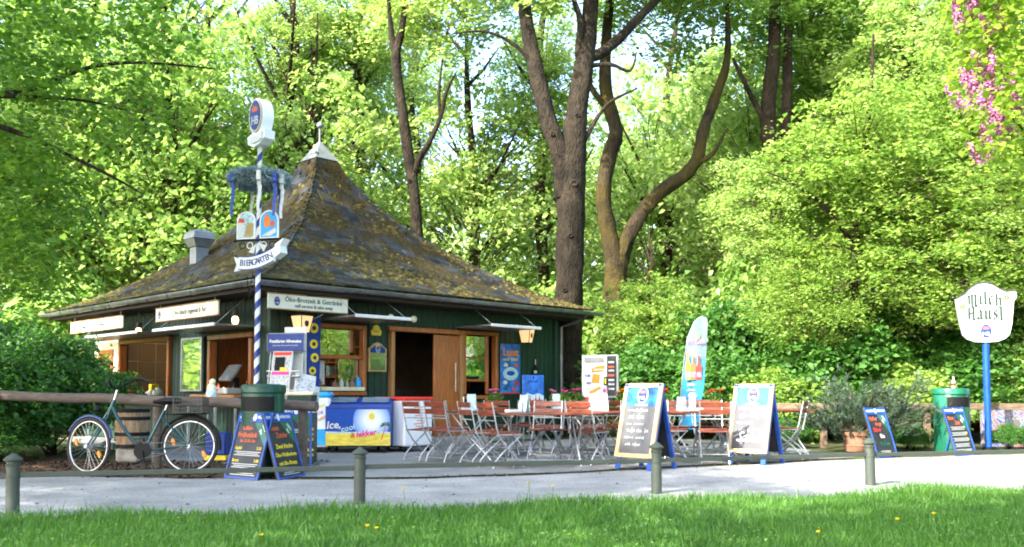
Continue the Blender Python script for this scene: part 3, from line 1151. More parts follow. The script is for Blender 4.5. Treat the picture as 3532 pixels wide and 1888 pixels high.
# gutter: half-round channel with straps
def gutter(p0, p1, out):
    p0, p1, out = Vector(p0), Vector(p1), Vector(out)
    prof = [(math.cos(a) * .072, -math.sin(a) * .072) for a in np.linspace(0, math.pi, 9)]
    prof += [(math.cos(a) * .064, -math.sin(a) * .064) for a in np.linspace(math.pi, 0, 9)]
    vs = []
    for p in (p0, p1):
        for a, z in prof:
            vs.append(p + out * a + Vector((0, 0, z)))
    n = len(prof)
    fs = [(i, (i + 1) % n, n + (i + 1) % n, n + i) for i in range(n)]
    g = MB().add(vs, fs + [tuple(range(n)), tuple(range(2 * n - 1, n - 1, -1))]).tube([p0 + out * .072, p1 + out * .072], .009, 6).build('gutter', 'zinc', kiosk, True)
    L = (p1 - p0).length
    k = int(L / .8)
    dirn = (p1 - p0).normalized()
    for i in range(k):
        c = p0 + dirn * (L * (i + .5) / k)
        pts = [c + out * math.cos(a) * .078 + Vector((0, 0, -math.sin(a) * .078)) for a in np.linspace(0, math.pi, 9)]
        pts.append(c - out * .09 + Vector((0, 0, .05)))
        MB().tube(pts, .007, 4).build('gutter_strap', 'zinc', g)
GZ = 2.725
gutter((-OV - .12, -OV - .065, GZ), (LX + OV + .14, -OV - .065, GZ), (0, -1, 0))
gutter((-OV - .065, LY + OV + .12, GZ), (-OV - .065, -OV - .12, GZ), (-1, 0, 0))
MB().tube([(LX + .30, -OV - .05, 2.66), (LX + .28, -.40, 2.52), (LX + .14, -.10, 2.42), (LX + .14, -.10, .05)], .035, 10).build('downpipe', 'zinc', kiosk, True)
# vent hood on the left roof face
vp = rp(1, .56, .30) - Vector((0, 0, .26))
v = MB().box((vp.x, vp.y, vp.z + .10), (.28, .28, .9)).build('roof_vent', 'zinc_cap', roof)
MB().box((vp.x, vp.y, vp.z + .64), (.32, .32, .16), taper=1.5).box((vp.x, vp.y, vp.z + .80), (.48, .48, .13), taper=.94).box((vp.x, vp.y, vp.z + .90), (.45, .45, .06), taper=.6).build('vent_hood', 'zinc_cap', v)

def path_area(r):
    while True:
        x = r.uniform(-8, 10)
        lo, hi = lawn_edge(x), np.interp(x, [p[0] for p in PATH_FAR], [p[1] for p in PATH_FAR])
        k = r.uniform(0, 1)
        k = k ** 3 if r.uniform(0, 1) < .5 else 1 - k ** 3
        return x, lo + (hi - lo) * k
scatter_chips('fallen_leaves', 'litter', path_area, 420, 0.016, 14, 'scattered brown leaf bits on the pale gravel path', 'leaf litter')
scatter_chips('pebbles', 'stone', path_area, 1500, 0.010, 15, 'small grey pebbles strewn over the gravel path', 'pebbles')

# ------------------------------------------------------------------ things on the kiosk
def on_kiosk(name, label, cat, M, group=None):
    o = bpy.data.objects.new(name, None)
    o.empty_display_size = .1
    COL.objects.link(o)
    o.matrix_world = B @ M
    return tag(o, label, cat, group)

def name_sign(M, w, h, lines, label):
    s = on_kiosk('hanging_sign', label, 'sign', M, 'cream signs hung under the eaves')
    MB().bbox((w / 2, 0, h / 2), (w, .03, h), .006).build('sign_panel', 'sign_cream', s)
    MB().bbox((w / 2, -.004, h + .006), (w + .02, .045, .018), .004).build('sign_edge', 'pine_light', s)
    MB().bbox((w / 2, -.004, -.006), (w + .02, .045, .018), .004).build('sign_edge', 'pine_light', s)
    emblem(s, T(.16, -.0165, h / 2), .12, .17)
    for t, z, k in lines:
        text(t, k, 'fence_metal', s, T(w * .56, -.0175, h * z), bold=.0015)
    for x in (.15, w - .15):
        MB().tube([(x, 0, h), (x, .02, h + .13)], .005, 5).build('wire', 'steel', s)
name_sign(T(-.44, -.60, 2.32), 1.52, .235, [('Öko-Brotzeit & Getränke', .66, .105), ('self service & take away', .26, .075)], 'cream sign for snacks and drinks under the front eave beside the maypole')
name_sign(T(-.60, 3.02, 2.28) @ LEFT, 2.35, .235, [('Öko-Snack regional & fair', .5, .12)], 'long cream sign with small badge above the corner hatch with the cash register')
name_sign(T(-.60, 7.2, 2.25) @ LEFT, 2.7, .235, [('Eis & Kuchen', .5, .11)], 'sunlit cream sign under the eave above the leafy shrub')

def lantern(M, label):
    l = on_kiosk('wall_lantern', label, 'lamp', M, 'tapered wall lanterns')
    a, b, h = .13, .085, .27
    MB().bbox((0, 0, h + .012), (a * 2.1, a * 2.1, .025), .006).build('lantern_cap', 'black', l)
    MB().bbox((0, 0, -.01), (b * 2, b * 2, .02), .004).build('lantern_base', 'black', l)
    body = MB()
    body.add([(-b, -b, 0), (b, -b, 0), (b, b, 0), (-b, b, 0), (-a, -a, h), (a, -a, h), (a, a, h), (-a, a, h)], [(0, 1, 5, 4), (1, 2, 6, 5), (2, 3, 7, 6), (3, 0, 4, 7)])
    body.build('lantern_glass', 'lamp_pane', l)
    for sx, sy in ((-1, -1), (1, -1), (1, 1), (-1, 1)):
        MB().tube([(sx * b, sy * b, 0), (sx * a, sy * a, h)], .008, 5).build('lantern_bar', 'black', l)
    MB().box((0, .22, h + .02), (.03, .34, .03)).build('bracket', 'black', l)
    MB().prism(ellipse(.045, .06, 14, 0, .15), -.117, -.112).build('badge', 'slate_black', l)
lantern(T(5.80, -.30, 2.02) @ RZ(R(20)), 'tapered glowing wall lantern with dark badge above the blue posters')
lantern(T(.36, -.34, 1.98) @ RZ(R(10)), 'tapered glowing wall lantern at the kiosk corner behind the newspaper stand')

def bulb(M, label):
    l = on_kiosk('eave_lamp', label, 'lamp', M, 'warm lamps under the left eave')
    MB().ball((0, 0, 0), .055, 12, 8, sc=(1, 1, 1.35)).build('lamp_bulb', 'lamp_glow', l, True)
    MB().lathe([(.03, .06), (.045, .08), (.045, .15), (.02, .17)], 12).build('lamp_holder', 'dark_wood', l, True)
    MB().tube([(0, 0, .16), (0, 0, .40)], .008, 6).build('lamp_rod', 'black', l)
bulb(T(-.50, .30, 2.17), 'warm glowing lamp between the maypole and the long cream sign')
bulb(T(-.50, 4.02, 2.16), 'warm glowing lamp between the two left cream signs')

sp = on_kiosk('flood_light', 'pair of round cream spotlights on an arm above the door', 'lamp', T(2.42, -.35, 2.33))
MB().tube([(-.25, 0, 0), (.28, -.02, .0)], .012, 6).tube([(0, 0, 0), (0, .35, .05)], .014, 6).build('lamp_arm', 'black', sp)
for x in (-.25, .28):
    MB().lathe([(.02, .06), (.06, .03), (.065, 0), (.055, -.02)], 14, T(x, -.03, 0) @ RX(R(90))).build('lamp_head', 'cream', sp, True)

mc = on_kiosk('menu_case', 'glazed menu case with gilt frame and blue arched top beside the door', 'menu case', T(2.12, -.06, 1.36))
w, h = .40, .52
arch = [(-w / 2, 0), (w / 2, 0), (w / 2, h * .80), (w * .36, h * .86), (w * .2, h * .98), (0, h * 1.02), (-w * .2, h * .98), (-w * .36, h * .86), (-w / 2, h * .80)]
MB().prism(arch, -.02, .03).build('case_frame', 'gold', mc)
MB().prism([(-w * .42, h * .66), (w * .42, h * .66), (w * .42, h * .78), (w * .18, h * .9), (-w * .18, h * .9), (-w * .42, h * .78)], -.026, -.0205).build('header', 'blue_deep', mc)
MB().box((0, -.022, h * .34), (w * .80, .004, h * .56)).build('menu_sheet', 'paper', mc)
MB().box((0, -.028, h * .34), (w * .82, .004, h * .58)).build('pane', 'glass', mc)
emblem(mc, T(0, -.0265, h * .80), .10, .14)

pl = on_kiosk('plaque', 'small yellow shaped plaque on the green boards above the menu case', 'plaque', T(2.11, -.034, 2.02))
MB().prism([(-.10, 0), (.10, 0), (.12, .07), (.08, .12), (.06, .17), (0, .19), (-.06, .17), (-.08, .12), (-.12, .07)], -.012, .008).build('plaque_body', 'yellow', pl)
MB().prism([(-.06, .05), (.06, .05), (.06, .09), (-.06, .09)], -.015, -.0122).build('plaque_mark', 'gold', pl)

po = on_kiosk('ice_poster', 'tall blue ice cream poster with orange headline on the green wall', 'poster', T(5.57, -.045, 0.95))
MB().bbox((0, 0, .52), (.58, .025, 1.04), .004).build('poster_sheet', 'board_blue', po)
text('Lust', .21, 'orange', po, T(0, -.0145, .86), bold=.006, width=.46)
text('auf Eis?', .09, 'yellow', po, T(0, -.0145, .72), bold=.002, width=.44)
MB().prism(ellipse(.22, .14, 24, 0, .42), -.016, -.0126).build('print_patch', 'blue_pale', po)
MB().prism(ellipse(.12, .05, 18, 0, .43), -.0195, -.0165).build('print_patch', 'blue', po)
for x, z, c in ((-.14, .60, 'white'), (.16, .60, 'red_print'), (.17, .22, 'red'), (-.15, .12, 'green_paint'), (.10, .10, 'red_print'), (-.16, .24, 'white')):
    MB().prism(ellipse(.065, .042, 10, x, z), -.0165, -.0126).build('print_patch', c, po)
MB().box((0, -.0145, .015), (.56, .004, .03)).build('print_patch', 'red', po)

bs = on_kiosk('bottle_sign', 'black bottle-shaped sign with pale label on the green wall', 'sign', T(6.33, -.04, 1.33))
MB().prism([(-.085, 0), (.085, 0), (.085, .14), (.05, .19), (.022, .23), (.022, .36), (-.022, .36), (-.022, .23), (-.05, .19), (-.085, .14)], -.012, .012).build('sign_body', 'black', bs)
MB().box((0, -.0145, .09), (.09, .004, .06)).build('print_patch', 'paper', bs)
MB().box((.0, -.0145, .30), (.025, .004, .11)).build('print_patch', 'paper', bs)

# goods in the windows and hatches
def goods(M, specs, group):
    for k, (x, y, z, r, h, mt, lab) in enumerate(specs):
        if r > 0:
            o = MB().lathe([(r * .9, 0), (r, .01), (r, h * .62), (r * .45, h * .74), (r * .42, h)], 12).build('bottle' if h > 2.6 * r else 'jar', mt, None, True)
            o['category'] = 'bottle' if h > 2.6 * r else 'jar'
        else:
            o = MB().bbox((0, 0, h / 2), (-r * 2.2, -r * 1.4, h), .006).build('carton', mt, None)
            o['category'] = 'carton'
        o.matrix_world = B @ M @ T(x, y, z)
        tag(o, lab, None, group)
goods(T(0.82, 0.0, 1.085), [(.12, -.02, 0, .035, .13, 'terracotta', 'small brown pot at the left end of the front window sill'), (.42, -.02, 0, .05, .11, 'terracotta', 'clay pot in the middle of the front window sill'),
                           (.55, -.04, 0, .035, .14, 'paper', 'pale little jar on the front window sill'), (.68, -.02, 0, .03, .10, 'bottle_glass', 'glass jar on the front window sill beside the pale jar'),
                           (.80, 0, 0, .055, .12, 'terracotta', 'reddish pot near the tin on the front window sill'), (.92, -.02, 0, .055, .17, 'blue_sky', 'light blue tin at the right end of the front window sill')], 'goods on the front window sill')
goods(T(-.02, 0, .96), [(0, .75, 0, .03, .22, 'bottle_amber', 'amber bottle beside the cash register'), (0, 1.75, 0, .035, .2, 'bottle_amber', 'amber bottle at the left end of the corner hatch counter'), (-.05, 1.62, 0, .03, .17, 'red', 'red bottle on the corner hatch counter'),
                      (-.05, 1.45, 0, .035, .12, 'cream', 'cream jar on the corner hatch counter')], 'goods on the corner hatch counter')
goods(T(0, 0, 0), [(2.12, .75, 1.30, .04, .2, 'bottle_glass', 'glass bottle on the low shelf inside the corner hatch'), (2.12, 1.0, 1.57, -.06, .16, 'cream', 'cream carton on the shelf inside the corner hatch'), (2.12, 1.4, 1.30, -.07, .2, 'blue_pale', 'pale blue carton on the low shelf inside the corner hatch'),
                   (2.12, 1.45, 1.57, .04, .22, 'bottle_amber', 'amber bottle on the shelf inside the corner hatch'), (2.12, 1.9, 1.57, -.06, .15, 'paper', 'white carton on the shelf inside the corner hatch'), (2.12, 1.9, 1.30, .05, .16, 'terracotta', 'brown jar on the low shelf inside the corner hatch')], 'goods on the shelves inside the kiosk')
goods(T(-.1, 0, .93), [(0, 4.0, 0, .11, .15, 'bottle_glass', 'large glass jar at the right end of the kitchen hatch'), (0, 4.35, 0, .09, .10, 'white', 'white bowl on the kitchen hatch counter'), (0.0, 4.7, 0, -.10, .09, 'pine_light', 'wooden tray box on the kitchen hatch counter'),
                       (.6, 4.6, .05, .12, .3, 'black', 'dark coffee urn inside the kitchen hatch'), (.7, 4.2, .05, -.10, .28, 'yellow', 'yellow box inside the kitchen hatch'), (.05, 5.2, 0, -.09, .12, 'red', 'red carton on the kitchen hatch counter'), (.5, 5.3, .0, -.08, .22, 'yellow', 'yellow packet beside the urn in the kitchen hatch')], 'goods in the kitchen hatch')
goods(T(0, 0, 0), [(1.55, 6.2, 1.365, .05, .24, 'bottle_amber', 'amber bottle on the low shelf inside the kitchen hatch'), (1.75, 6.2, 1.365, -.07, .18, 'paper', 'white box on the low shelf inside the kitchen hatch'), (1.95, 6.2, 1.365, .05, .2, 'bottle_glass', 'glass bottle on the low shelf inside the kitchen hatch'), (1.6, 6.2, 1.715, -.08, .16, 'yellow', 'yellow box on the high shelf inside the kitchen hatch'), (1.85, 6.2, 1.715, .05, .2, 'red', 'red bottle on the high shelf inside the kitchen hatch')], 'goods on the kitchen shelves')
nt_ = on_kiosk('price_list', 'white price list sheet behind the front window', 'notice', T(1.02, .10, 1.33))
MB().bbox((0, 0, 0), (.17, .006, .42), .002).build('sheet_face', 'paper', nt_)
for i in range(9):
    MB().box((0, -.004, .17 - i * .042), (.12, .002, .012)).build('print_line', 'paper_grey', nt_)

cs = on_kiosk('display_case', 'narrow glazed display case mounted between the two serving hatches', 'display case', T(-.05, 3.05, 1.0) @ LEFT)
MB().bbox((.42, .01, .5), (.82, .07, 1.02), .008).build('case_back', 'green_board', cs)
for x in (.03, .81):
    MB().bbox((x, -.04, .5), (.035, .05, 1.0), .005).build('case_frame', 'steel', cs)
for z in (.02, .98):
    MB().bbox((.42, -.04, z), (.745, .05, .035), .005).build('case_frame', 'steel', cs)
MB().box((.42, -.045, .5), (.745, .006, .925)).build('pane', 'glass_case', cs)
MB().box((.42, -.03, .5), (.60, .004, .8)).build('menu_sheet', 'paper_grey', cs)

rg = on_kiosk('cash_register', 'grey cash register with tilted screen on the corner hatch counter', 'cash register', T(-.16, 1.02, .96) @ LEFT)
MB().bbox((0, 0, .05), (.34, .34, .10), .012).build('register_drawer', 'machine_grey', rg)
MB().bbox((.05, .05, .18), (.10, .10, .2), .01).build('register_neck', 'black', rg)
MB().bbox((0, -.02, .36), (.42, .05, .34), .012, rot=(R(-38), 0, 0)).build('register_housing', 'zinc', rg)
MB().box((0, -.052, .34), (.36, .008, .27), rot=(R(-38), 0, 0)).build('screen', 'screen', rg)

ct = on_kiosk('serving_shelf', 'white topped serving shelf standing below the corner hatch', 'shelf', T(-.55, .95, 0) @ LEFT)
MB().bbox((0, 0, .87), (1.0, .45, .04), .008).build('shelf_top', 'white', ct)
for x in (-.46, .46):
    for y in (-.18, .18):
        MB().bbox((x, y, .425), (.04, .04, .85), .004).build('leg', 'steel', ct)

kl = on_kiosk('ceiling_lamp', 'glowing strip lamp under the ceiling inside the kitchen hatch', 'lamp', T(1.0, 5.2, 2.44))
MB().bbox((0, 0, 0), (.12, 1.2, .05), .01).build('lamp_strip', 'lamp_strip', kl)
MB().bbox((0, 0, .04), (.16, 1.26, .03), .006).build('lamp_tray', 'white', kl)
kl2 = on_kiosk('ceiling_lamp', 'glowing strip lamp inside the corner hatch', 'lamp', T(1.1, 1.3, 2.44))
MB().bbox((0, 0, 0), (.10, .7, .05), .01).build('lamp_strip', 'lamp_strip', kl2)
MB().bbox((0, 0, .04), (.14, .76, .03), .006).build('lamp_tray', 'white', kl2)

# wires from the maypole to the eave
def cable(pts, label, name='cable'):
    tag(MB().tube(pts, .006, 5).build(name, 'black', None, True), label, 'cable')
cable([(-3.72, 13.05, 2.72), (-3.86, 13.4, 2.46), (-3.95, 13.75, 2.45), (-4.02, 14.02, 2.62)], 'thin dark cable sagging between maypole and gutter corner')
cable([(-3.55, 13.95, 2.66), (-3.2, 14.3, 2.50), (-2.8, 14.7, 2.52), (-2.5, 15.1, 2.66)], 'thin dark cable looped in front of the snacks sign')
cable([(-3.80, 13.02, 2.66), (-3.74, 13.02, 2.2), (-3.64, 13.02, 1.85)], 'thin wire hanging down beside the maypole')

# ------------------------------------------------------------------ low fence in front
POSTS = [(-6.66, 6.6), (-4.01, 7.40), (-1.36, 8.21), (1.42, 9.05), (3.83, 9.83), (6.5, 10.62)]
lf = thing('low_fence', 'low dark green metal rail fence between path and lawn', 'fence')
for i, (x, y) in enumerate(POSTS):
    pr = [(.052, -.05), (.052, .30), (.056, .302), (.056, .325), (.052, .327), (.050, .40), (.056, .402), (.058, .415), (.050, .42), (.050, .438), (.070, .446), (.072, .458), (.040, .485), (.005, .508)]
    p = MB().lathe(pr, 16, T(x, y, 0) @ RZ(.3 * i) @ RX(R(rng.uniform(-1.2, 1.2))) @ RY(R(rng.uniform(-1.2, 1.2)))).build('post', 'fence_metal', lf, True)
for (x0, y0), (x1, y1) in zip(POSTS, POSTS[1:]):
    a = math.atan2(y1 - y0, x1 - x0)
    L = math.hypot(x1 - x0, y1 - y0) - .09
    MB().bbox((0, 0, 0), (L, .022, .042), .004).build('rail', 'fence_metal', lf, M=T((x0 + x1) / 2, (y0 + y1) / 2, .325) @ RZ(a) @ RY(R(rng.uniform(-.3, .3))))

# ------------------------------------------------------------------ log rail behind the bicycle
lr = thing('log_rail', 'weathered round log rail behind the bicycle', 'rail')
rl = random.Random(4)
A0, A1 = Vector((-8.6, 13.1, .99)), Vector((-2.42, 11.35, .82))
pts = [A0.lerp(A1, i / 14) + Vector((0, rl.uniform(-.008, .008), rl.uniform(-.010, .010))) for i in range(15)]
MB().tube(pts, [.066 + rl.uniform(-.005, .005) for _ in pts], 12, jitter=.05, rng=rl).build('rail', 'log', lr, True)
for x, y in ((-7.6, 12.86), (-4.66, 12.05), (-2.62, 11.47)):
    MB().tube([(x, y, -.05), (x + .01, y, .45), (x, y, .80)], [.065, .06, .06], 10, jitter=.05, rng=rl).build('post', 'log', lr, True)

bd = thing('cloth_bundle', 'small beige and pale blue bundle sitting on the log rail', 'bundle', (-3.86, 11.76, .935))
MB().ball((0, 0, .10), .06, 12, 8, sc=(1, .9, 1.3)).ball((.015, -.01, .19), .042, 10, 6).build('bundle_body', 'cream', bd, True)
MB().lathe([(.062, 0), (.07, .03), (.062, .075), (.05, .085)], 12).build('bundle_wrap', 'blue_pale', bd, True)

# ------------------------------------------------------------------ bicycle
bk = thing('bicycle', 'teal step-through bicycle with rear basket leaning on the log rail', 'bicycle', (-3.89, 11.06, 0), rot=(R(-3), 0, R(2)))
def wheel(M):
    wroot = MB().torus((0, 0, 0), .322, .021, 44, 8).build('wheel', 'rubber', bk, True, M)
    MB().torus((0, 0, 0), .296, .010, 44, 6).build('rim', 'chrome', wroot, True)
    MB().tube([(0, -.05, 0), (0, .05, 0)], .022, 10).build('hub', 'steel', wroot, True)
    s = MB()
    for i in range(28):
        a = 2 * math.pi * i / 28
        b = a + (.35 if i % 2 else -.35)
        y = .028 if i % 4 < 2 else -.028
        s.tube([(.02 * math.cos(b), y, .02 * math.sin(b)), (.292 * math.cos(a), 0, .292 * math.sin(a))], .0011, 3, caps=False)
    tag(s.build('spokes', 'chrome', wroot), kind='stuff')
    for a in (2.9, -.5):
        MB().prism(ellipse(.045, .020, 12), -.012, .012, T(.2 * math.cos(a), 0, .2 * math.sin(a)) @ RY(R(70))).build('reflector', 'orange', wroot)
wheel(T(0, 0, .345))
STEER = R(-24)
wheel(T(-1.19, -.02, .345) @ RZ(STEER))
def arcpts(cx, cz, r, a0, a1, n=14, y=0):
    return [(cx + r * math.cos(R(a0 + (a1 - a0) * i / n)), y, cz + r * math.sin(R(a0 + (a1 - a0) * i / n))) for i in range(n + 1)]
fr = MB()
fr.tube([(-.915, 0, .90), (-.968, 0, .76)], .022, 10)
fr.tube([(-.94, 0, .82), (-.88, 0, .70), (-.80, 0, .57), (-.69, 0, .43), (-.60, 0, .34), (-.54, 0, .29)], .021, 10)
fr.tube([(-.54, 0, .29), (-.42, 0, .54), (-.31, 0, .78)], .017, 10)
fr.tube([(-.67, 0, .43), (-.47, 0, .45)], .011, 8)
for y in (-.05, .05):
    fr.tube([(-.345, y * .3, .70), (-.02, y, .36)], .009, 8)
    fr.tube([(-.54, y * .5, .29), (0, y, .345)], .010, 8)
fr.build('bicycle_frame', 'teal', bk, True)
fk = MB()
FM = T(-.968, 0, .76) @ RZ(STEER) @ T(.968, 0, -.76)
for y in (-.05, .05):
    fk.tube([(-.968, y * .7, .76), (-1.02, y, .66), (-1.12, y, .48), (-1.20, y, .345)], [.014, .014, .012, .010], 8)
fk.tube([(-.968, -.05, .74), (-.968, .05, .74)], .016, 8)
fk.build('fork', 'teal', bk, True)
MB().tube(arcpts(0, .345, .365, -8, 186), .019, 8).build('mudguard', 'black', bk, True)
MB().tube([tuple(T(-1.19, -.02, .345) @ RZ(STEER) @ Vector(p)) for p in arcpts(0, 0, .362, 15, 150)], .018, 8).build('mudguard', 'blue_gum', bk, True)
MB().tube([(-.31, 0, .76), (-.275, 0, .86)], .012, 8).build('seat_post', 'chrome', bk, True)
MB().ball((-.24, 0, .885), .13, 14, 8, sc=(1.1, .75, .34)).tube([(-.30, 0, .885), (-.45, 0, .875)], [.05, .02], 8).build('saddle', 'black', bk, True)
MB().tube([(-.915, 0, .90), (-.885, 0, 1.02)], .014, 8).build('stem', 'chrome', bk, True)
hb = MB().tube([tuple(T(-.885, 0, 1.03) @ RZ(STEER) @ Vector(p)) for p in ((.14, -.30, .06), (.05, -.20, .10), (-.03, -.06, .03), (-.03, 0, 0), (-.03, .06, .03), (.05, .20, .12), (.14, .30, .12))], .012, 8).build('handlebar', 'black', bk, True)
for s, z in ((-1, .06), (1, .12)):
    MB().tube([tuple(T(-.885, 0, 1.03) @ RZ(STEER) @ Vector(p)) for p in ((.08, s * .235, z + .03), (.18, s * .34, z - .01))], .018, 8).build('grip', 'rubber', hb, True)
    MB().tube([tuple(T(-.885, 0, 1.03) @ RZ(STEER) @ Vector(p)) for p in ((.05, s * .2, z + .02), (.10, s * .29, z - .06))], .006, 6).build('brake_lever', 'black', hb, True)
MB().ball((-1.10, -.04, .79), .045, 10, 6).build('headlight', 'black', bk, True)
crk = MB().lathe([(.10, -.004), (.105, 0), (.10, .004)], 22, T(-.54, -.055, .29) @ RX(R(90))).tube([(-.54, -.07, .29), (-.50, -.07, .13)], .011, 6).tube([(-.54, .07, .29), (-.58, .07, .45)], .011, 6).build('crankset', 'black', bk, True)
for x, y, z in ((-.50, -.12, .125), (-.58, .12, .455)):
    MB().bbox((x, y, z), (.09, .08, .025), .006).build('pedal', 'rubber', crk)
MB().tube([(-.54, -.06, .385), (-.03, -.06, .385)], .006, 5).tube([(-.54, -.06, .195), (-.03, -.06, .305)], .006, 5).build('chain', 'zinc', bk)
MB().tube([(.03, -.06, .36), (.33, -.07, .415)], .005, 5).tube([(-.06, -.06, .34), (-.22, -.07, .255), (-.42, -.06, .26)], .006, 5).build('stay', 'chrome', bk)
rk = MB()
for y in (-.055, .055):
    rk.tube([(-.28, y, .72), (.20, y, .735)], .006, 5).tube([(.16, y, .735), (0, y * 1.1, .36)], .005, 5)
rk.build('rack', 'black', bk)
bs_ = MB()
for i in range(11):
    x = -.17 + i * .034
    for y in (-.13, .13):
        bs_.box((x, y, .835), (.006, .006, .20))
for j in range(5):
    for y in (-.13, .13):
        bs_.box((0, y, .745 + j * .046), (.36, .007, .007))
    for x in (-.18, .18):
        bs_.box((x, 0, .745 + j * .046), (.007, .26, .007))
bs_.box((0, 0, .742), (.36, .26, .008))
for k in range(9):
    for x in (-.18, .18):
        bs_.box((x, -.11 + k * .0275, .835), (.006, .006, .20))
tag(bs_.build('basket', 'basket', bk), kind='stuff')
MB().tube([(-.50, .06, .27), (-.46, .16, .02)], .009, 6).build('kickstand', 'chrome', bk)

# barrel and little things behind the log rail
ba = thing('half_barrel', 'old wooden barrel with dark hoops behind the log rail', 'barrel', (-5.42, 13.1, .20))
nst = 16
for i in range(nst):
    a0, a1 = 2 * math.pi * i / nst + .012, 2 * math.pi * (i + 1) / nst - .012
    vs = []
    for z, r in ((0, .20), (.18, .225), (.36, .235), (.55, .225)):
        for a in (a0, a1):
            vs += [(r * math.cos(a), r * math.sin(a), z), ((r - .02) * math.cos(a), (r - .02) * math.sin(a), z)]
    fs = []
    for k in range(3):
        o = k * 4
        fs += [(o, o + 2, o + 6, o + 4), (o + 1, o + 5, o + 7, o + 3), (o, o + 4, o + 5, o + 1), (o + 2, o + 3, o + 7, o + 6)]
    fs += [(0, 1, 3, 2), (12, 14, 15, 13)]
    MB().add(vs, fs).build('stave', 'barrel_wood', ba)
for z, r in ((.03, .208), (.20, .231), (.42, .236), (.53, .230)):
    MB().lathe([(r, z - .025), (r + .004, z - .02), (r + .004, z + .02), (r, z + .025)], 24).build('hoop', 'black', ba, True)
MB().lathe([(.15, .50), (.20, .51), (.01, .53)], 16).build('barrel_soil', 'soil', ba)
bst = MB().bbox((0, 0, .10), (.34, .34, .20), .03).build('plinth_stone', 'stone', None, False, T(-5.42, 13.1, 0))
tag(bst, 'rough stone block under the old barrel', 'stone')
ad = thing('crate', 'blue and yellow advertising crate behind the rear bicycle wheel', 'crate', (-4.25, 13.3, 0))
MB().bbox((0, 0, .25), (.30, .3, .32), .02).build('crate_body', 'blue_deep', ad)
MB().bbox((0, 0, .05), (.32, .32, .07), .01).build('crate_base', 'yellow', ad)

# ------------------------------------------------------------------ maypole
mp = thing('maypole', 'blue and white striped maypole with badge, wreath, picture panels and scroll', 'maypole', (-3.63, 13.0, 0), 0)
MB().lathe([(.040, 0), (.038, 2.2), (.033, 4.60)], 18).build('pole', 'maypole_stripes', mp, True)
MB().lathe([(.11, 0), (.11, .02), (.06, .04), (.05, .18)], 14).build('pole_foot', 'black', mp, True)
SG = T(0.02, -.02, 4.50) @ RZ(R(-40))
sb = MB().prism(ellipse(.172, .265, 32, 0, .44), -.09, .09).build('badge_sign', 'white_gloss', mp, M=SG)
MB().prism([(-.19, .06), (-.21, .16), (-.12, .20), (.12, .24), (.21, .22), (.20, .10), (.08, .03), (-.06, .0)], -.088, .088).build('scroll_base', 'white_gloss', sb)
e = MB().prism(ellipse(.155, .245, 30, 0, .45), -.102, -.0905).build('badge_rim', 'gold', sb)
MB().prism(ellipse(.146, .235, 30, 0, .45), -.106, -.1025).build('badge_rim', 'white', sb)
MB().prism(ellipse(.130, .215, 30, 0, .45), -.110, -.1065).build('badge_field', 'blue_deep', sb)
MB().prism([(x * .30, .50 + z * .40) for x, z in [(-.2, 0), (-.27, .16), (-.14, .11), (-.11, .26), (0, .15), (.11, .26), (.14, .11), (.27, .16), (.2, 0)]], -.1135, -.1105).build('crown_mark', 'red_print', sb)
text('HB', .17, 'white', sb, T(0, -.1125, .37), bold=.0015, width=.16)
MB().prism([(-.17, .10), (-.08, .15), (.06, .16), (.17, .20), (.16, .10), (.05, .06), (-.08, .05)], -.104, -.0905).build('scroll', 'white', sb)
# wreath
wr = np.random.default_rng(3)
vs, fs = [], []
for i in range(9000):
    a, b_ = wr.uniform(0, 6.283), wr.uniform(0, 6.283)
    r0, t0 = .335, .085 * math.sqrt(wr.uniform(.2, 1))
    c = np.array([(r0 + t0 * math.cos(b_)) * math.cos(a), (r0 + t0 * math.cos(b_)) * math.sin(a), t0 * .85 * math.sin(b_)])
    d = np.array([math.cos(a) * math.cos(b_), math.sin(a) * math.cos(b_), math.sin(b_)]) + wr.normal(0, .8, 3)
    d /= np.linalg.norm(d)
    s = np.cross(d, wr.normal(0, 1, 3))
    s = s / np.linalg.norm(s) * .007
    k = len(vs)
    vs += [c - s, c + s, c + d * .085]
    fs.append((k, k + 1, k + 2))
wo_ = tag(obj('wreath', raw_mesh('wreath', np.array(vs), np.array(fs), 3), 'wreath_needles', mp, T(0, 0, 4.04)), kind='stuff')
MB().torus((0, 0, 0), .345, .070, 28, 8, axis='Z').build('wreath_core', 'wreath_dark', mp, True, T(0, 0, 4.04))
for a, mt_, dz in ((222, 'blue', .52), (285, 'white', .46), (316, 'blue', .50), (334, 'white', .52), (60, 'blue', .36), (120, 'white', .36)):
    x, y = .40 * math.cos(R(a)), .40 * math.sin(R(a))
    rib = MB()
    for k in range(5):
        rib.box((.012 * math.sin(k * 1.3), 0, -.07 - dz * (k + .5) / 5), (.055 - .004 * k, .004, dz / 5 + .004), rot=(0, R(6 * math.sin(k)), 0))
    rib.box((0, 0, -.03), (.058, .10, .13))
    rib.build('ribbon', mt_, mp, M=T(x * 1.02, y * 1.02, 4.04))
